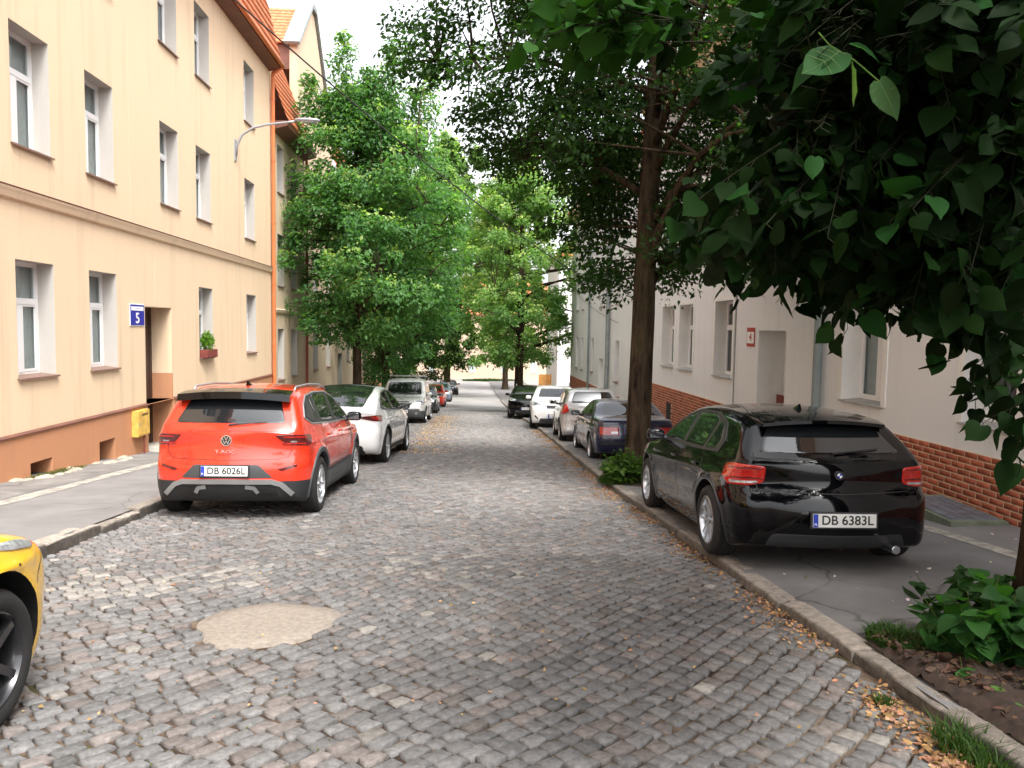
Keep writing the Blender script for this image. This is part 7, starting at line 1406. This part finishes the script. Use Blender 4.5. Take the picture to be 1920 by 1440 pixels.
def near_tree():
    rs = np.random.default_rng(21); bx, by = 3.74, 4.58; z0 = float(gz(by)) + .07
    root = thing('street_tree', 'nearest lime tree, large dark heart-shaped leaves hanging at the upper right', 'tree', (0, 0, 0), group=TG)
    trunk_mesh(root, (bx, by, z0), 6.5, .19, .12, M['bark_dark'], (-.2, -.3), rs)
    A = np.array(ANCH, float); n = len(A)
    # limbs from the stem towards groups of twigs
    S = []
    for i in range(9):
        t = A[rs.integers(n)]; zz = np.clip(t[2] + .5 + rs.random() * .8, 2.0, 6.3); s = (bx - .2 * zz / 6.5, by - .3 * zz / 6.5, zz)
        pts = branch_path(s, t + np.array([.1, .1, .25]), rs, .10, 7); mb = MB(); mb.tube(pts, [.035 - .004 * k for k in range(8)], 8); mb.build('limb', M['bark_dark'], root, smooth=True); S += pts[1:]
    S = np.array(S); mb = MB(); pos = []; dirs = []; ups = []; anc = []
    def_dir = np.array([-.75, -.1, -.35])
    for i in range(n):
        p = A[i]; s = S[np.argmin(np.sum((S - p) ** 2, 1))]; d = p - s; L = np.linalg.norm(d)
        d = d / (L + 1e-6) * .5 + def_dir * .6 + rs.normal(0, .25, 3); d /= np.linalg.norm(d); tl = .30
        a = p - d * tl * .5; mid = branch_path(s, a, rs, .05, 4)
        if L < .3 and i % 4 == 0: mb.tube(mid, [.009, .008, .006, .005, .004], 5, caps=False)
        tw = [a + d * tl * k / 8 + np.array([0, 0, -.02 * (k / 8) ** 2]) for k in range(9)]; mb.tube(tw, [.0024, .0022, .002, .002, .0018, .0016, .0014, .0012, .001], 4, caps=False)
        side = np.cross(d, (0, 0, 1)); side /= np.linalg.norm(side) + 1e-6
        for k in range(1, 9):
            sg = 1 if k % 2 else -1; q = tw[k]; dd = d * .55 + side * sg * .75 + np.array([0, 0, -.45]) + rs.normal(0, .22, 3); dd /= np.linalg.norm(dd)
            q2 = q + dd * .03; mb.tube([q, q2], .0012, 4, caps=False); pos.append(q2); dirs.append(dd); ups.append(np.array([0, 0, 1.]) + rs.normal(0, .6, 3)); anc.append(i)
            if rs.random() < .35: pos.append(q2 + rs.normal(0, .03, 3)); dirs.append(dd + rs.normal(0, .5, 3)); ups.append(np.array([0, 0, 1.]) + rs.normal(0, .7, 3)); anc.append(i)
    t_ = mb.build('twigs', M['twig'], root); t_['kind'] = 'stuff'
    pos, dirs, ups = map(np.array, (pos, dirs, ups)); m = len(pos); size = rs.uniform(.042, .092, m)
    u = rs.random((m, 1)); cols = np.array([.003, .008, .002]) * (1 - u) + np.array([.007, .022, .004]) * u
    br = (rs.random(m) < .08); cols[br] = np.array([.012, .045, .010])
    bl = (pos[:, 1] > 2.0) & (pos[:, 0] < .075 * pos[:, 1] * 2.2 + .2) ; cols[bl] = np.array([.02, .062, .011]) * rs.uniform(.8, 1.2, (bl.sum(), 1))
    return root, pos, dirs, ups, size, cols, rs, (bx, by)
nt_root, npos, ndir, nup, nsize, ncol, nrs, (bx, by) = near_tree()
def split_leaves(root, pos, dirs, ups, size, cols, keep, kind='near', mat='leaf_near', rest='foliage'):
    V, F, c = leaves(kind, pos, dirs, ups, size, cols)
    dist = np.linalg.norm(pos - np.array([0, 0, 1.6]), axis=1); o = np.argsort(-(size / dist))
    if keep:
        for i in o[:keep]: link('leaf', npmesh('leaf', V[i], F[0], M[mat], cols=c[i], keep_mesh=True, smooth=True), root)
    r = o[keep:]; k = V.shape[1]
    if len(r):
        FF = (F[0][None] + (np.arange(len(r)) * k)[:, None, None]).reshape(-1, F.shape[-1])
        npmesh(rest, V[r].reshape(-1, 3), FF, M[mat], cols=c[r].reshape(-1, 3), parent=root, smooth=True)['kind'] = 'stuff'
# keep the lens free
far_ok = np.linalg.norm(npos - np.array([0, 0, 1.6]), axis=1) > .95
sd_ = np.array([.93, 1.9, .65]); sd_ /= np.linalg.norm(sd_); rl_ = npos - np.array([0, 0, 1.6]); dl_ = np.linalg.norm(rl_, axis=1)
far_ok &= ~(((rl_ @ sd_) / dl_ > math.cos(R(4.6))) & (dl_ < 2.35))   # leaves cleared between the camera and the pale sprig
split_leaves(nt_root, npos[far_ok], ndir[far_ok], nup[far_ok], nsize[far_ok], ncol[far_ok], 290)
# pale sprig, its few leaves coloured bright with the light painted in
sp = MB(); base = np.array([.885, 1.9, 2.31])
P_ = [(.0, 0, 0), (.06, .01, -.03), (.13, .02, -.07)]
sl_pos = [base + np.array(p) for p in ((.14, .02, -.075), (.06, .0, -.05), (.02, -.01, -.02), (.07, .02, .01), (-.01, 0, -.03))]
sl_dir = np.array([(.5, -.1, -.75), (.02, -.1, -.95), (-.75, -.15, -.5), (.8, .1, -.1), (-.7, -.1, -.35)]); sl_up = np.array([(.2, -1, .5), (.9, -.6, .2), (.3, -.6, .9), (0, -.5, .9), (.3, -.4, .9)])
sp.tube([base + np.array((-.03, .0, .03)), base, base + np.array((.07, .01, -.03)), base + np.array((.14, .02, -.075))], .0018, 5); o_ = sp.build('sprig', M['leaf'], nt_root)
a_ = o_.data.color_attributes.new('col', 'FLOAT_COLOR', 'POINT'); a_.data.foreach_set('color', np.tile([.25, .38, .14, 1], len(o_.data.vertices)).astype(np.float32))
V_, F_, c_2 = leaves('near', np.array(sl_pos), sl_dir, sl_up, np.array([.105, .095, .12, .085, .10]), np.array([(.10, .21, .08), (.14, .25, .09), (.05, .16, .045), (.045, .15, .045), (.03, .11, .03)]))
for i in range(5):
    l_ = link('leaf', npmesh('leaf', V_[i], F_[0], M['leaf'], cols=c_2[i], keep_mesh=True, smooth=True), nt_root)
    vm = MB(); k_ = list(range(0, 9)); mid_ = [V_[i][0], V_[i][19 if False else len(V_[i]) - 2], V_[i][len(V_[i]) - 1], V_[i][8]]
    up_ = np.cross(V_[i][4] - V_[i][0], V_[i][8] - V_[i][0]); up_ /= np.linalg.norm(up_)
    for sg_ in (1, -1): vm.tube([m_2 + up_ * .0006 * sg_ for m_2 in mid_], [.0009, .0007, .0005, .0003], 4)
    for e_, t_0 in ((2, .02), (3, .12), (4, .30), (5, .52), (9 + 1, .02), (9 + 2, .12), (9 + 3, .30), (9 + 4, .52)):
        a_0 = mid_[0] + (mid_[3] - mid_[0]) * t_0 * .8; b_0 = V_[i][e_] * .93 + a_0 * .07
        for sg_ in (1, -1): vm.tube([a_0 * .5 + a_0 * .5 + up_ * .0008 * sg_, (a_0 + b_0) / 2 + up_ * .0008 * sg_, b_0 + up_ * .0006 * sg_], [.0006, .0005, .0003], 4)
    if i < 3:
        vo = vm.build('veins', M['leaf'], l_); va = vo.data.color_attributes.new('col', 'FLOAT_COLOR', 'POINT'); va.data.foreach_set('color', np.tile([.30, .42, .22, 1], len(vo.data.vertices)).astype(np.float32))
    if i == 0: l_['label'] = 'broad pale green leaf with visible veins, light painted into its colour'
# rest of the near crown, above and behind the picture edge (shades the pavement)
n_ = 5200; g_ = nrs.normal(0, 1, (n_, 3)); g_ /= np.linalg.norm(g_, axis=1)[:, None]; g_ *= (nrs.random(n_) ** .4)[:, None]
cp = np.array([3.3, 3.9, 5.6]) + g_ * np.array([2.4, 2.4, 2.2])
a_ok = (cp[:, 2] > 1.6 + cp[:, 1] * .62 + .25) | (cp[:, 0] > cp[:, 1] * .75 + .25); a_ok &= np.linalg.norm(cp - np.array([0, 0, 1.6]), axis=1) > 1.3
cp = cp[a_ok]; n_ = len(cp); u = nrs.random((n_, 1))
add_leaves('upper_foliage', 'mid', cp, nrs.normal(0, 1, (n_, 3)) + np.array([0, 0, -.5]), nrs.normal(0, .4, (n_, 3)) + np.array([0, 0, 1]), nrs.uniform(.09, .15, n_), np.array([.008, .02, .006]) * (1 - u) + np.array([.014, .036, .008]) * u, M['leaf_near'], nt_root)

# ------------------------------------------------------------ low plants
def plant(name, label, cat, cx, cy, h, rad, n, leaf, seed, c0, c1, kind='mid', parts=0, z=None, group=None, drop=.2, mat='leaf'):
    rs = np.random.default_rng(seed); z0 = z if z is not None else float(gz(cy)) + .075
    root = thing(name, label, cat, (cx, cy, z0), group=group); root.location = (0, 0, 0); mb = MB(); pos = []; dirs = []
    ns = max(3, n // 14)
    for i in range(ns):
        a = rs.random() * 6.28; q = rad * rs.random() ** .6; hh = h * (.55 + .5 * rs.random()) * (1 - .35 * (q / rad))
        s = np.array([cx + q * .35 * math.cos(a), cy + q * .35 * math.sin(a), z0 - .02]); e = np.array([cx + q * math.cos(a), cy + q * math.sin(a), z0 + hh]); pts = branch_path(s, e, rs, .08, 5)
        mb.tube(pts, [.007, .006, .005, .004, .003, .002], 5, caps=False)
        for k in range(n // ns + 1):
            t = .25 + .75 * rs.random(); p = np.array(pts[min(5, int(t * 5))]) + rs.normal(0, rad * .08, 3); b = rs.random() * 6.28; pos.append(p); dirs.append((math.cos(b), math.sin(b), -drop + rs.normal(0, .25)))
    st = mb.build('stems', M['leaf'], root); a = st.data.color_attributes.new('col', 'FLOAT_COLOR', 'POINT'); a.data.foreach_set('color', np.tile([.10, .13, .04, 1], len(st.data.vertices)).astype(np.float32)); st['kind'] = 'stuff'
    pos = np.array(pos); dirs = np.array(dirs); m = len(pos); ups = rs.normal(0, .35, (m, 3)); ups[:, 2] += 1; u = rs.random((m, 1))
    cols = (np.array(c0) * (1 - u) + np.array(c1) * u); size = leaf * rs.uniform(.6, 1.25, m)
    split_leaves(root, pos, dirs, ups, size, cols, parts, kind, mat)
    return root
plant('shrub', 'bright green leafy shrub growing at the foot of the big tree trunk', 'shrub', 2.52, 11.75, .62, .42, 950, .085, 31, (.045, .11, .02), (.11, .20, .04))
plant('shrub', 'small dark green shrub low between the kerb and the big tree', 'shrub', 2.45, 12.5, .35, .30, 300, .08, 32, (.035, .09, .02), (.07, .14, .03))
plant('lime_shoots', 'clump of large bright leaves sprouting around the nearest tree stem', 'shrub', 2.98, 3.98, .50, .40, 300, .125, 33, (.018, .065, .016), (.05, .15, .032), kind='near', parts=120)
plant('lime_shoots', 'dark leafy shoots behind the bright clump at the nearest tree', 'shrub', 3.12, 4.45, .50, .42, 260, .11, 34, (.014, .045, .011), (.03, .085, .019), kind='near', parts=40)
plant('seedling', 'small seedling with three pointed leaves in the tree bed', 'seedling', 2.62, 3.72, .16, .07, 14, .075, 35, (.05, .17, .04), (.09, .24, .06), kind='near', parts=14)
plant('seedling', 'low seedling with pale round leaves in the tree bed near the kerb', 'seedling', 2.60, 3.42, .12, .11, 10, .06, 36, (.10, .25, .06), (.2, .3, .07), kind='near', parts=10)
plant('seedling', 'seedling with oval leaves at the right picture edge', 'seedling', 2.78, 3.42, .14, .10, 12, .07, 37, (.08, .24, .06), (.14, .3, .07), kind='near', parts=12)
def grass(name, label, cx, cy, rx_, ry_, n, h, seed, z=None, c0=(.03, .075, .018), c1=(.07, .13, .03), lean=.5, w=.006):
    rs = np.random.default_rng(seed); a = rs.random(n) * 6.28; q = np.sqrt(rs.random(n)); x = cx + rx_ * q * np.cos(a); y = cy + ry_ * q * np.sin(a)
    z0 = (gz(y) + (.075 if z is None else z)); hh = h * rs.uniform(.4, 1.2, n) * (1 - .4 * q); b = rs.random(n) * 6.28; ln = lean * rs.random(n) * hh; V = np.zeros((n, 5, 3))
    dx, dy = np.cos(b), np.sin(b); ww = w * rs.uniform(.6, 1.3, n)
    V[:, 0] = np.stack([x - dy * ww, y + dx * ww, z0], 1); V[:, 1] = np.stack([x + dy * ww, y - dx * ww, z0], 1)
    V[:, 2] = np.stack([x + dx * ln * .4 + dy * ww * .7, y + dy * ln * .4 - dx * ww * .7, z0 + hh * .6], 1); V[:, 3] = np.stack([x + dx * ln * .4 - dy * ww * .7, y + dy * ln * .4 + dx * ww * .7, z0 + hh * .6], 1)
    V[:, 4] = np.stack([x + dx * ln * 1.3, y + dy * ln * 1.3, z0 + hh], 1)
    F = np.array([(0, 1, 2), (0, 2, 3), (3, 2, 4)]); FF = (F[None] + (np.arange(n) * 5)[:, None, None]).reshape(-1, 3); u = rs.random((n, 1)); c = np.array(c0) * (1 - u) + np.array(c1) * u
    o = npmesh(name, V.reshape(-1, 3), FF, M['leaf'], cols=np.repeat(c, 5, 0)); tag(o, label, 'grass', kind='stuff'); return o
grass('grass', 'fluffy low weeds beside the kerb in front of the tree bed', 2.60, 4.28, .16, .28, 2300, .10, 41, w=.008, lean=1.2)
grass('grass', 'long grass blades growing by the kerb at the bottom right corner', 2.20, 3.10, .10, .22, 260, .16, 42, z=0, lean=1.1)
grass('grass', 'tiny grass tuft among dry blossom in the gutter', 2.12, 3.62, .05, .06, 120, .07, 43, z=0, lean=1)
grass('grass', 'grass growing along the foot of the yellow house wall', -6.35, 12.3, .10, .9, 500, .07, 44, z=.13, c0=(.12, .14, .04), c1=(.22, .22, .07))
grass('grass', 'weeds along the right gutter near the big tree', 2.30, 12.0, .14, .5, 900, .12, 45, z=.06, lean=1)
grass('grass', 'grass strip at the foot of the far sandy house', 3.5, 100.8, 4, .5, 2500, .5, 46, z=.0, w=.03)
# moss and weeds between the setts
rs = np.random.default_rng(51); n_ = 2600; gx = rs.uniform(-3.4, 1.4, n_); gy = 2.8 + 6 * rs.random(n_) ** 1.3
nz_ = np.sin(gx * 2.1 + 1) * np.sin(gy * 1.7 + gx) + .4 * np.sin(gx * 7) * np.sin(gy * 6); k_ = (nz_ > .25) & ~in_patch(gx, gy, .02)
gx, gy = gx[k_], gy[k_]; n_ = len(gx)
V_, F_, c_3 = leaves('far', np.stack([gx, gy, road_z(gx, gy) - .004], 1), rs.normal(0, 1, (n_, 3)) * [1, 1, .3] + [0, 0, .4], rs.normal(0, 1, (n_, 3)), rs.uniform(.008, .02, n_), np.array([.10, .13, .03]) * rs.uniform(.6, 1.4, (n_, 1)))
tag(npmesh('joint_weeds', V_.reshape(-1, 3), F_.reshape(-1, 3), M['leaf'], cols=c_3.reshape(-1, 3)), 'tiny moss and weeds in the joints between the setts', 'weeds', kind='stuff')
# tree bed soil
mb = MB(); nx_, ny_ = 40, 60; rs = np.random.default_rng(52)
bed = lambda t: (2.46 + .0 * t, 3.75 + .0 * t)
for j in range(ny_ + 1):
    for i in range(nx_ + 1):
        u, v = i / nx_, j / ny_; y = 2.7 + 1.65 * v; x = 2.40 + u * 1.7; e = min(u + .2, 1 - u, v, 1 - v) * 5; zz = float(gz(y)) + float(walk_h(x, y)) + (.012 if i == 0 else -.02 if e < .01 else .010 + .045 * min(1, e)) + .012 * math.sin(x * 41 + j) * (0 < i < nx_) + .018 * math.sin(x * 23 + y * 9) * math.sin(y * 19) + rs.normal(0, .006)
        a = math.atan2(v - .5, u - .5); mb.v.append((x + .05 * math.sin(y * 5) * (u > .9), y, zz))
for j in range(ny_):
    for i in range(nx_): k = j * (nx_ + 1) + i; mb.f.append((k, k + 1, k + nx_ + 2, k + nx_ + 1)); mb.m.append(0)
struct(mb.build('tree_bed', M['soil'], smooth=True))
mb = MB()
for j in range(17):
    a = 2 * math.pi * j / 16
for r_ in range(4):
    for j in range(20): a = 2 * math.pi * j / 20; q = .55 * (r_ + .3) / 3.3; x, y = 2.72 + q * math.cos(a) * .75, 12.2 + q * 1.5 * math.sin(a); mb.v.append((x, y, float(gz(y)) + .075 + .03 * (1 - r_ / 3)))
for r_ in range(3):
    for j in range(20): mb.f.append((r_ * 20 + j, r_ * 20 + (j + 1) % 20, (r_ + 1) * 20 + (j + 1) % 20, (r_ + 1) * 20 + j)); mb.m.append(0)
mb.f.append(tuple(range(20))); mb.m.append(0); struct(mb.build('tree_bed', M['soil'], smooth=True))
# dry blossom litter
def litter(label, fx, n, y0, y1, seed, size=(.012, .04), z=.0, zf=None, col=(.42, .20, .07)):
    rs = np.random.default_rng(seed); y = y0 + (y1 - y0) * rs.random(n); x = fx(y, rs, n); zz = (road_z(x, y) if zf is None else zf(x, y)) + .006 + rs.random(n) * .012 + z
    kk = np.sin(y * 3.1 + seed) + np.sin(y * 7.3) * .6 + rs.normal(0, .5, n) > -.35; x, y, zz = x[kk], y[kk], zz[kk]; m = len(x); d = rs.normal(0, 1, (m, 3)); d[:, 2] *= .25; u = rs.normal(0, .5, (m, 3)); u[:, 2] += 1
    c = np.array(col) * rs.uniform(.5, 1.5, (m, 1)) * np.stack([np.ones(m), rs.uniform(.85, 1.25, m), rs.uniform(.8, 1.5, m)], 1)
    V, F, cc = leaves('mid', np.stack([x, y, zz], 1), d, u, rs.uniform(*size, m), c); o = npmesh('leaf_litter', V.reshape(-1, 3), F.reshape(-1, 3), M['litter'], cols=cc.reshape(-1, 3)); tag(o, label, 'leaf litter', kind='stuff')
litter('orange dry lime blossom lying along the right gutter', lambda y, rs, n: kerb_r(y) - .03 - np.abs(rs.normal(0, .11, n)) * np.where(y > 9, 1.5, 1), 6500, 2.8, 27, 61, (.012, .036), col=(.36, .19, .085))
litter('thick pile of orange dry blossom in the gutter at the bottom right', lambda y, rs, n: 2.14 - np.abs(rs.normal(0, .10, n)), 650, 2.9, 3.75, 62, (.015, .045), col=(.36, .20, .10))
litter('dark dry leaves and twigs on the tree bed soil', lambda y, rs, n: 2.45 + 1.3 * rs.random(n) ** 1.2, 2600, 2.8, 4.3, 63, (.02, .06), zf=lambda x, y: gz(y) + .125, col=(.09, .05, .03))
litter('scattered dry blossom specks over the setts', lambda y, rs, n: rs.uniform(-3.4, 2.1, n), 1500, 2.8, 16, 64, (.008, .03), col=(.36, .20, .10))
litter('sandy orange litter patches beside the white fastback', lambda y, rs, n: -1.3 + .9 * rs.random(n) ** 2 + .35 * rs.normal(0, .5, n), 4500, 17, 38, 65, (.02, .05), col=(.50, .30, .14))
litter('fallen bits on the dark right pavement', lambda y, rs, n: rs.uniform(2.5, 5.5, n), 160, 3.2, 9, 66, (.015, .04), zf=lambda x, y: gz(y) + walk_h(x, y), col=(.45, .40, .30))

# ------------------------------------------------------------ small things on the left house
S_ = thing('house_number_sign', 'blue enamel house number sign with white 5 left of the doorway', 'sign', (XL, 15.54, 1.745))
mb = MB(); mb.box(0.004, .016, -.33, .33, -.215, .215, bev=.004); mb.build('sign_border', M['white_ink'], S_)
mb = MB(); mb.box(.015, .019, -.315, .315, -.20, .20); mb.build('sign_plate', M['sign_blue'], S_)
mb = MB(); mb.box(.018, .021, -.28, .28, .085, .165); mb.build('sign_band', M['white_ink'], S_)
text('\u2022 \u2022 \u2022 \u2022 \u2022 \u2022', .05, M['sign_blue'], S_, (.022, 0, .125), (R(90), 0, R(90)), 'sign_lettering', .0005)
text('5', .29, M['white_ink'], S_, (.020, 0, -.07), (R(90), 0, R(90)), 'sign_number', .002, sx=1.35)
S_ = thing('house_number_sign', 'small red and white number sign left of the grey house doorway', 'sign', (XR, 15.92, 1.51))
mb = MB(); mb.box(-.016, -.004, -.22, .22, -.20, .20, bev=.004); mb.build('sign_plate', M['sign_red'], S_)
mb = MB(); mb.box(-.019, -.015, -.19, .19, -.13, .11); mb.build('sign_field', M['white_ink'], S_)
text('4', .24, M['sign_red'], S_, (-.020, 0, -.01), (R(90), 0, R(-90)), 'sign_number', .001, sx=1.3)
B_ = thing('gas_meter_box', 'yellow metal gas box on the terracotta plinth below the number sign', 'meter box', (XL + .03, 15.43, -.37))
mb = MB(); mb.box(0, .12, -.28, .28, -.25, .25, bev=.008); mb.build('cabinet', M['post_yellow'], B_)
mb = MB(); mb.box(.118, .128, -.255, .255, -.22, .215, bev=.003); dr_ = mb.build('door', M['post_yellow'], B_)
mb = MB(); mb.box(.12, .135, -.23, -.19, -.03, .03); mb.build('lock', M['steel'], dr_)
mb = MB(); [mb.box(.128, .131, -.1, .2, z, z + .012) for z in (.15, .175)]; mb.build('vent_slot', M['ink'], dr_)
mb = MB(); mb.tube([(.08, .1, -.25), (.08, .1, -.75)], .018, 8); mb.build('pipe', M['rust'], B_)
F_B = thing('flower_box', 'red-brown window box with green plants on the windowsill', 'planter', (XL - .02, 19.58, .76))
mb = MB(); mb.box(-.02, .17, -.40, .40, 0, .20, bev=.01); mb.build('trough', M['rust'], F_B)
mb = MB()
for k in range(18): mb.box(.168, .176, -.385 + k * .0435, -.385 + k * .0435 + .022, .02, .18)
mb.build('trough_ribs', M['rust'], F_B)
rs = np.random.default_rng(71); m = 520; g_ = rs.normal(0, 1, (m, 3)); g_ /= np.linalg.norm(g_, axis=1)[:, None]; p_ = np.array([.06, -.05, .40]) + g_ * (rs.random((m, 1)) ** .4) * np.array([.14, .33, .24]); u = rs.random((m, 1))
add_leaves('foliage', 'mid', p_, rs.normal(0, 1, (m, 3)), rs.normal(0, .4, (m, 3)) + [0, 0, 1], rs.uniform(.05, .09, m), np.array([.09, .2, .03]) * (1 - u) + np.array([.22, .36, .06]) * u, M['leaf'], F_B)
# rubble collars round the cellar openings
rs = random.Random(81)
for (cy_, w_, lab, nn_) in ((12.0, .75, 'broken pale concrete collar round the first cellar opening', 7), (14.15, .5, 'broken concrete edge below the second cellar opening', 5)):
    t_ = thing('concrete_collar', lab, 'rubble', (0, 0, 0))
    for k in range(nn_):
        a = math.pi * k / (nn_ - 1); x, y = XL + .06 + .22 * math.sin(a), cy_ - w_ * math.cos(a); z = float(gz(y)) + .13
        bm = bmesh.new(); bmesh.ops.create_icosphere(bm, subdivisions=2, radius=1); sx, sy, sz = rs.uniform(.06, .12), rs.uniform(.09, .20), rs.uniform(.02, .05)
        for v in bm.verts: f = 1 + rs.uniform(-.16, .16); v.co = (x + v.co.x * sx * f, y + v.co.y * sy * f, z + v.co.z * sz * f)
        me = bpy.data.meshes.new('lump'); bm.to_mesh(me); bm.free(); me.materials.append(M['rubble']); link('lump', me, t_)
# street lamp on the wall
L_ = thing('wall_street_lamp', 'grey curved arm street lamp fixed to the yellow house wall', 'street lamp', (XL, 22.1, 6.45))
mb = MB(); mb.box(0, .03, -.08, .08, -.35, .25, bev=.008); mb.build('wall_plate', M['lampgrey'], L_)
mb = MB(); mb.tube([(.03, 0, -.2), (.06, -.0, .1), (.2, 0, .38), (.5, 0, .58), (.9, 0, .68), (1.45, 0, .76), (1.7, 0, .80)], [.035, .035, .034, .032, .03, .028, .028], 10); mb.build('arm', M['lampgrey'], L_, smooth=True)
mb = MB(); ell(mb, (1.98, 0, .83), (.36, .13, .055), 18, 8, .8); hd = mb.build('lamp_head', M['lampgrey'], L_, smooth=True); 
mb = MB(); ell(mb, (2.03, 0, .795), (.24, .10, .05), 16, 8); mb.build('lamp_glass', M['lamp_clear'], hd, smooth=True)
# hanging street lamp in the big tree
L_ = thing('hanging_lamp', 'small grey hanging lamp seen between the leaves of the big tree', 'street lamp', (1.55, 19.0, 9.0))
mb = MB(); ell(mb, (0, 0, 0), (.42, .16, .10), 16, 8); mb.build('lamp_head', M['lampgrey'], L_, smooth=True)
mb = MB(); mb.tube([(.3, 0, .05), (1.6, 0, .25), (4.4, 0, .3)], .03, 8); mb.build('arm', M['lampgrey'], L_)
# cables
def cable(label, a, b, sag, r=.012, n=40):
    mb = MB(); a, b = Vector(a), Vector(b); pts = [a.lerp(b, t) - Vector((0, 0, sag * 4 * t * (1 - t))) for t in np.linspace(0, 1, n)]; mb.tube(pts, r, 6); tag(mb.build('overhead_cable', M['wire'], None, smooth=True), label, 'cable')
cable('black overhead cable from the yellow house eaves down across the street', (XL + .5, 17.6, 9.35), (XR - .1, 33.6, 3.4), .45, .02)
cable('thin cable along the second grey house front', (XR - .05, 44, 4.0), (XR - .05, 30, 1.9), .2, .008)
# cellar light shaft on the right pavement
K_ = thing('light_shaft', 'low mossy concrete light shaft with glass block lid by the brick plinth', 'light shaft', (0, 0, 0))
z_ = float(gz(8.6)) + .11
mb = MB(); ya, yb, xa, xb = 7.95, 9.15, 5.30, 5.96
zt = lambda x, y: float(gz(y)) + .11 + .05 + .13 * (y - ya) / (yb - ya)
v = [(xa, ya, z_ - .15), (xb, ya, z_ - .15), (xb, yb, z_ - .2), (xa, yb, z_ - .2), (xa, ya, zt(xa, ya)), (xb, ya, zt(xb, ya)), (xb, yb, zt(xb, yb)), (xa, yb, zt(xa, yb))]
mb.add(v, [(0, 1, 2, 3), (4, 5, 6, 7), (0, 1, 5, 4), (1, 2, 6, 5), (2, 3, 7, 6), (3, 0, 4, 7)]); mb.build('shaft_rim', M['green_conc'], K_)
for i in range(4):
    for j in range(6):
        x0, y0 = xa + .05 + i * .14, ya + .09 + j * .165; mb = MB(); q = [(x0, y0), (x0 + .125, y0), (x0 + .125, y0 + .15), (x0, y0 + .15)]
        mb.add([(x, y, zt(x, y) - .01) for x, y in q] + [(x, y, zt(x, y) + .012) for x, y in q], [(4, 5, 6, 7), (0, 1, 5, 4), (1, 2, 6, 5), (2, 3, 7, 6), (3, 0, 4, 7)]); mb.build('glass_block', M['solar'], K_)
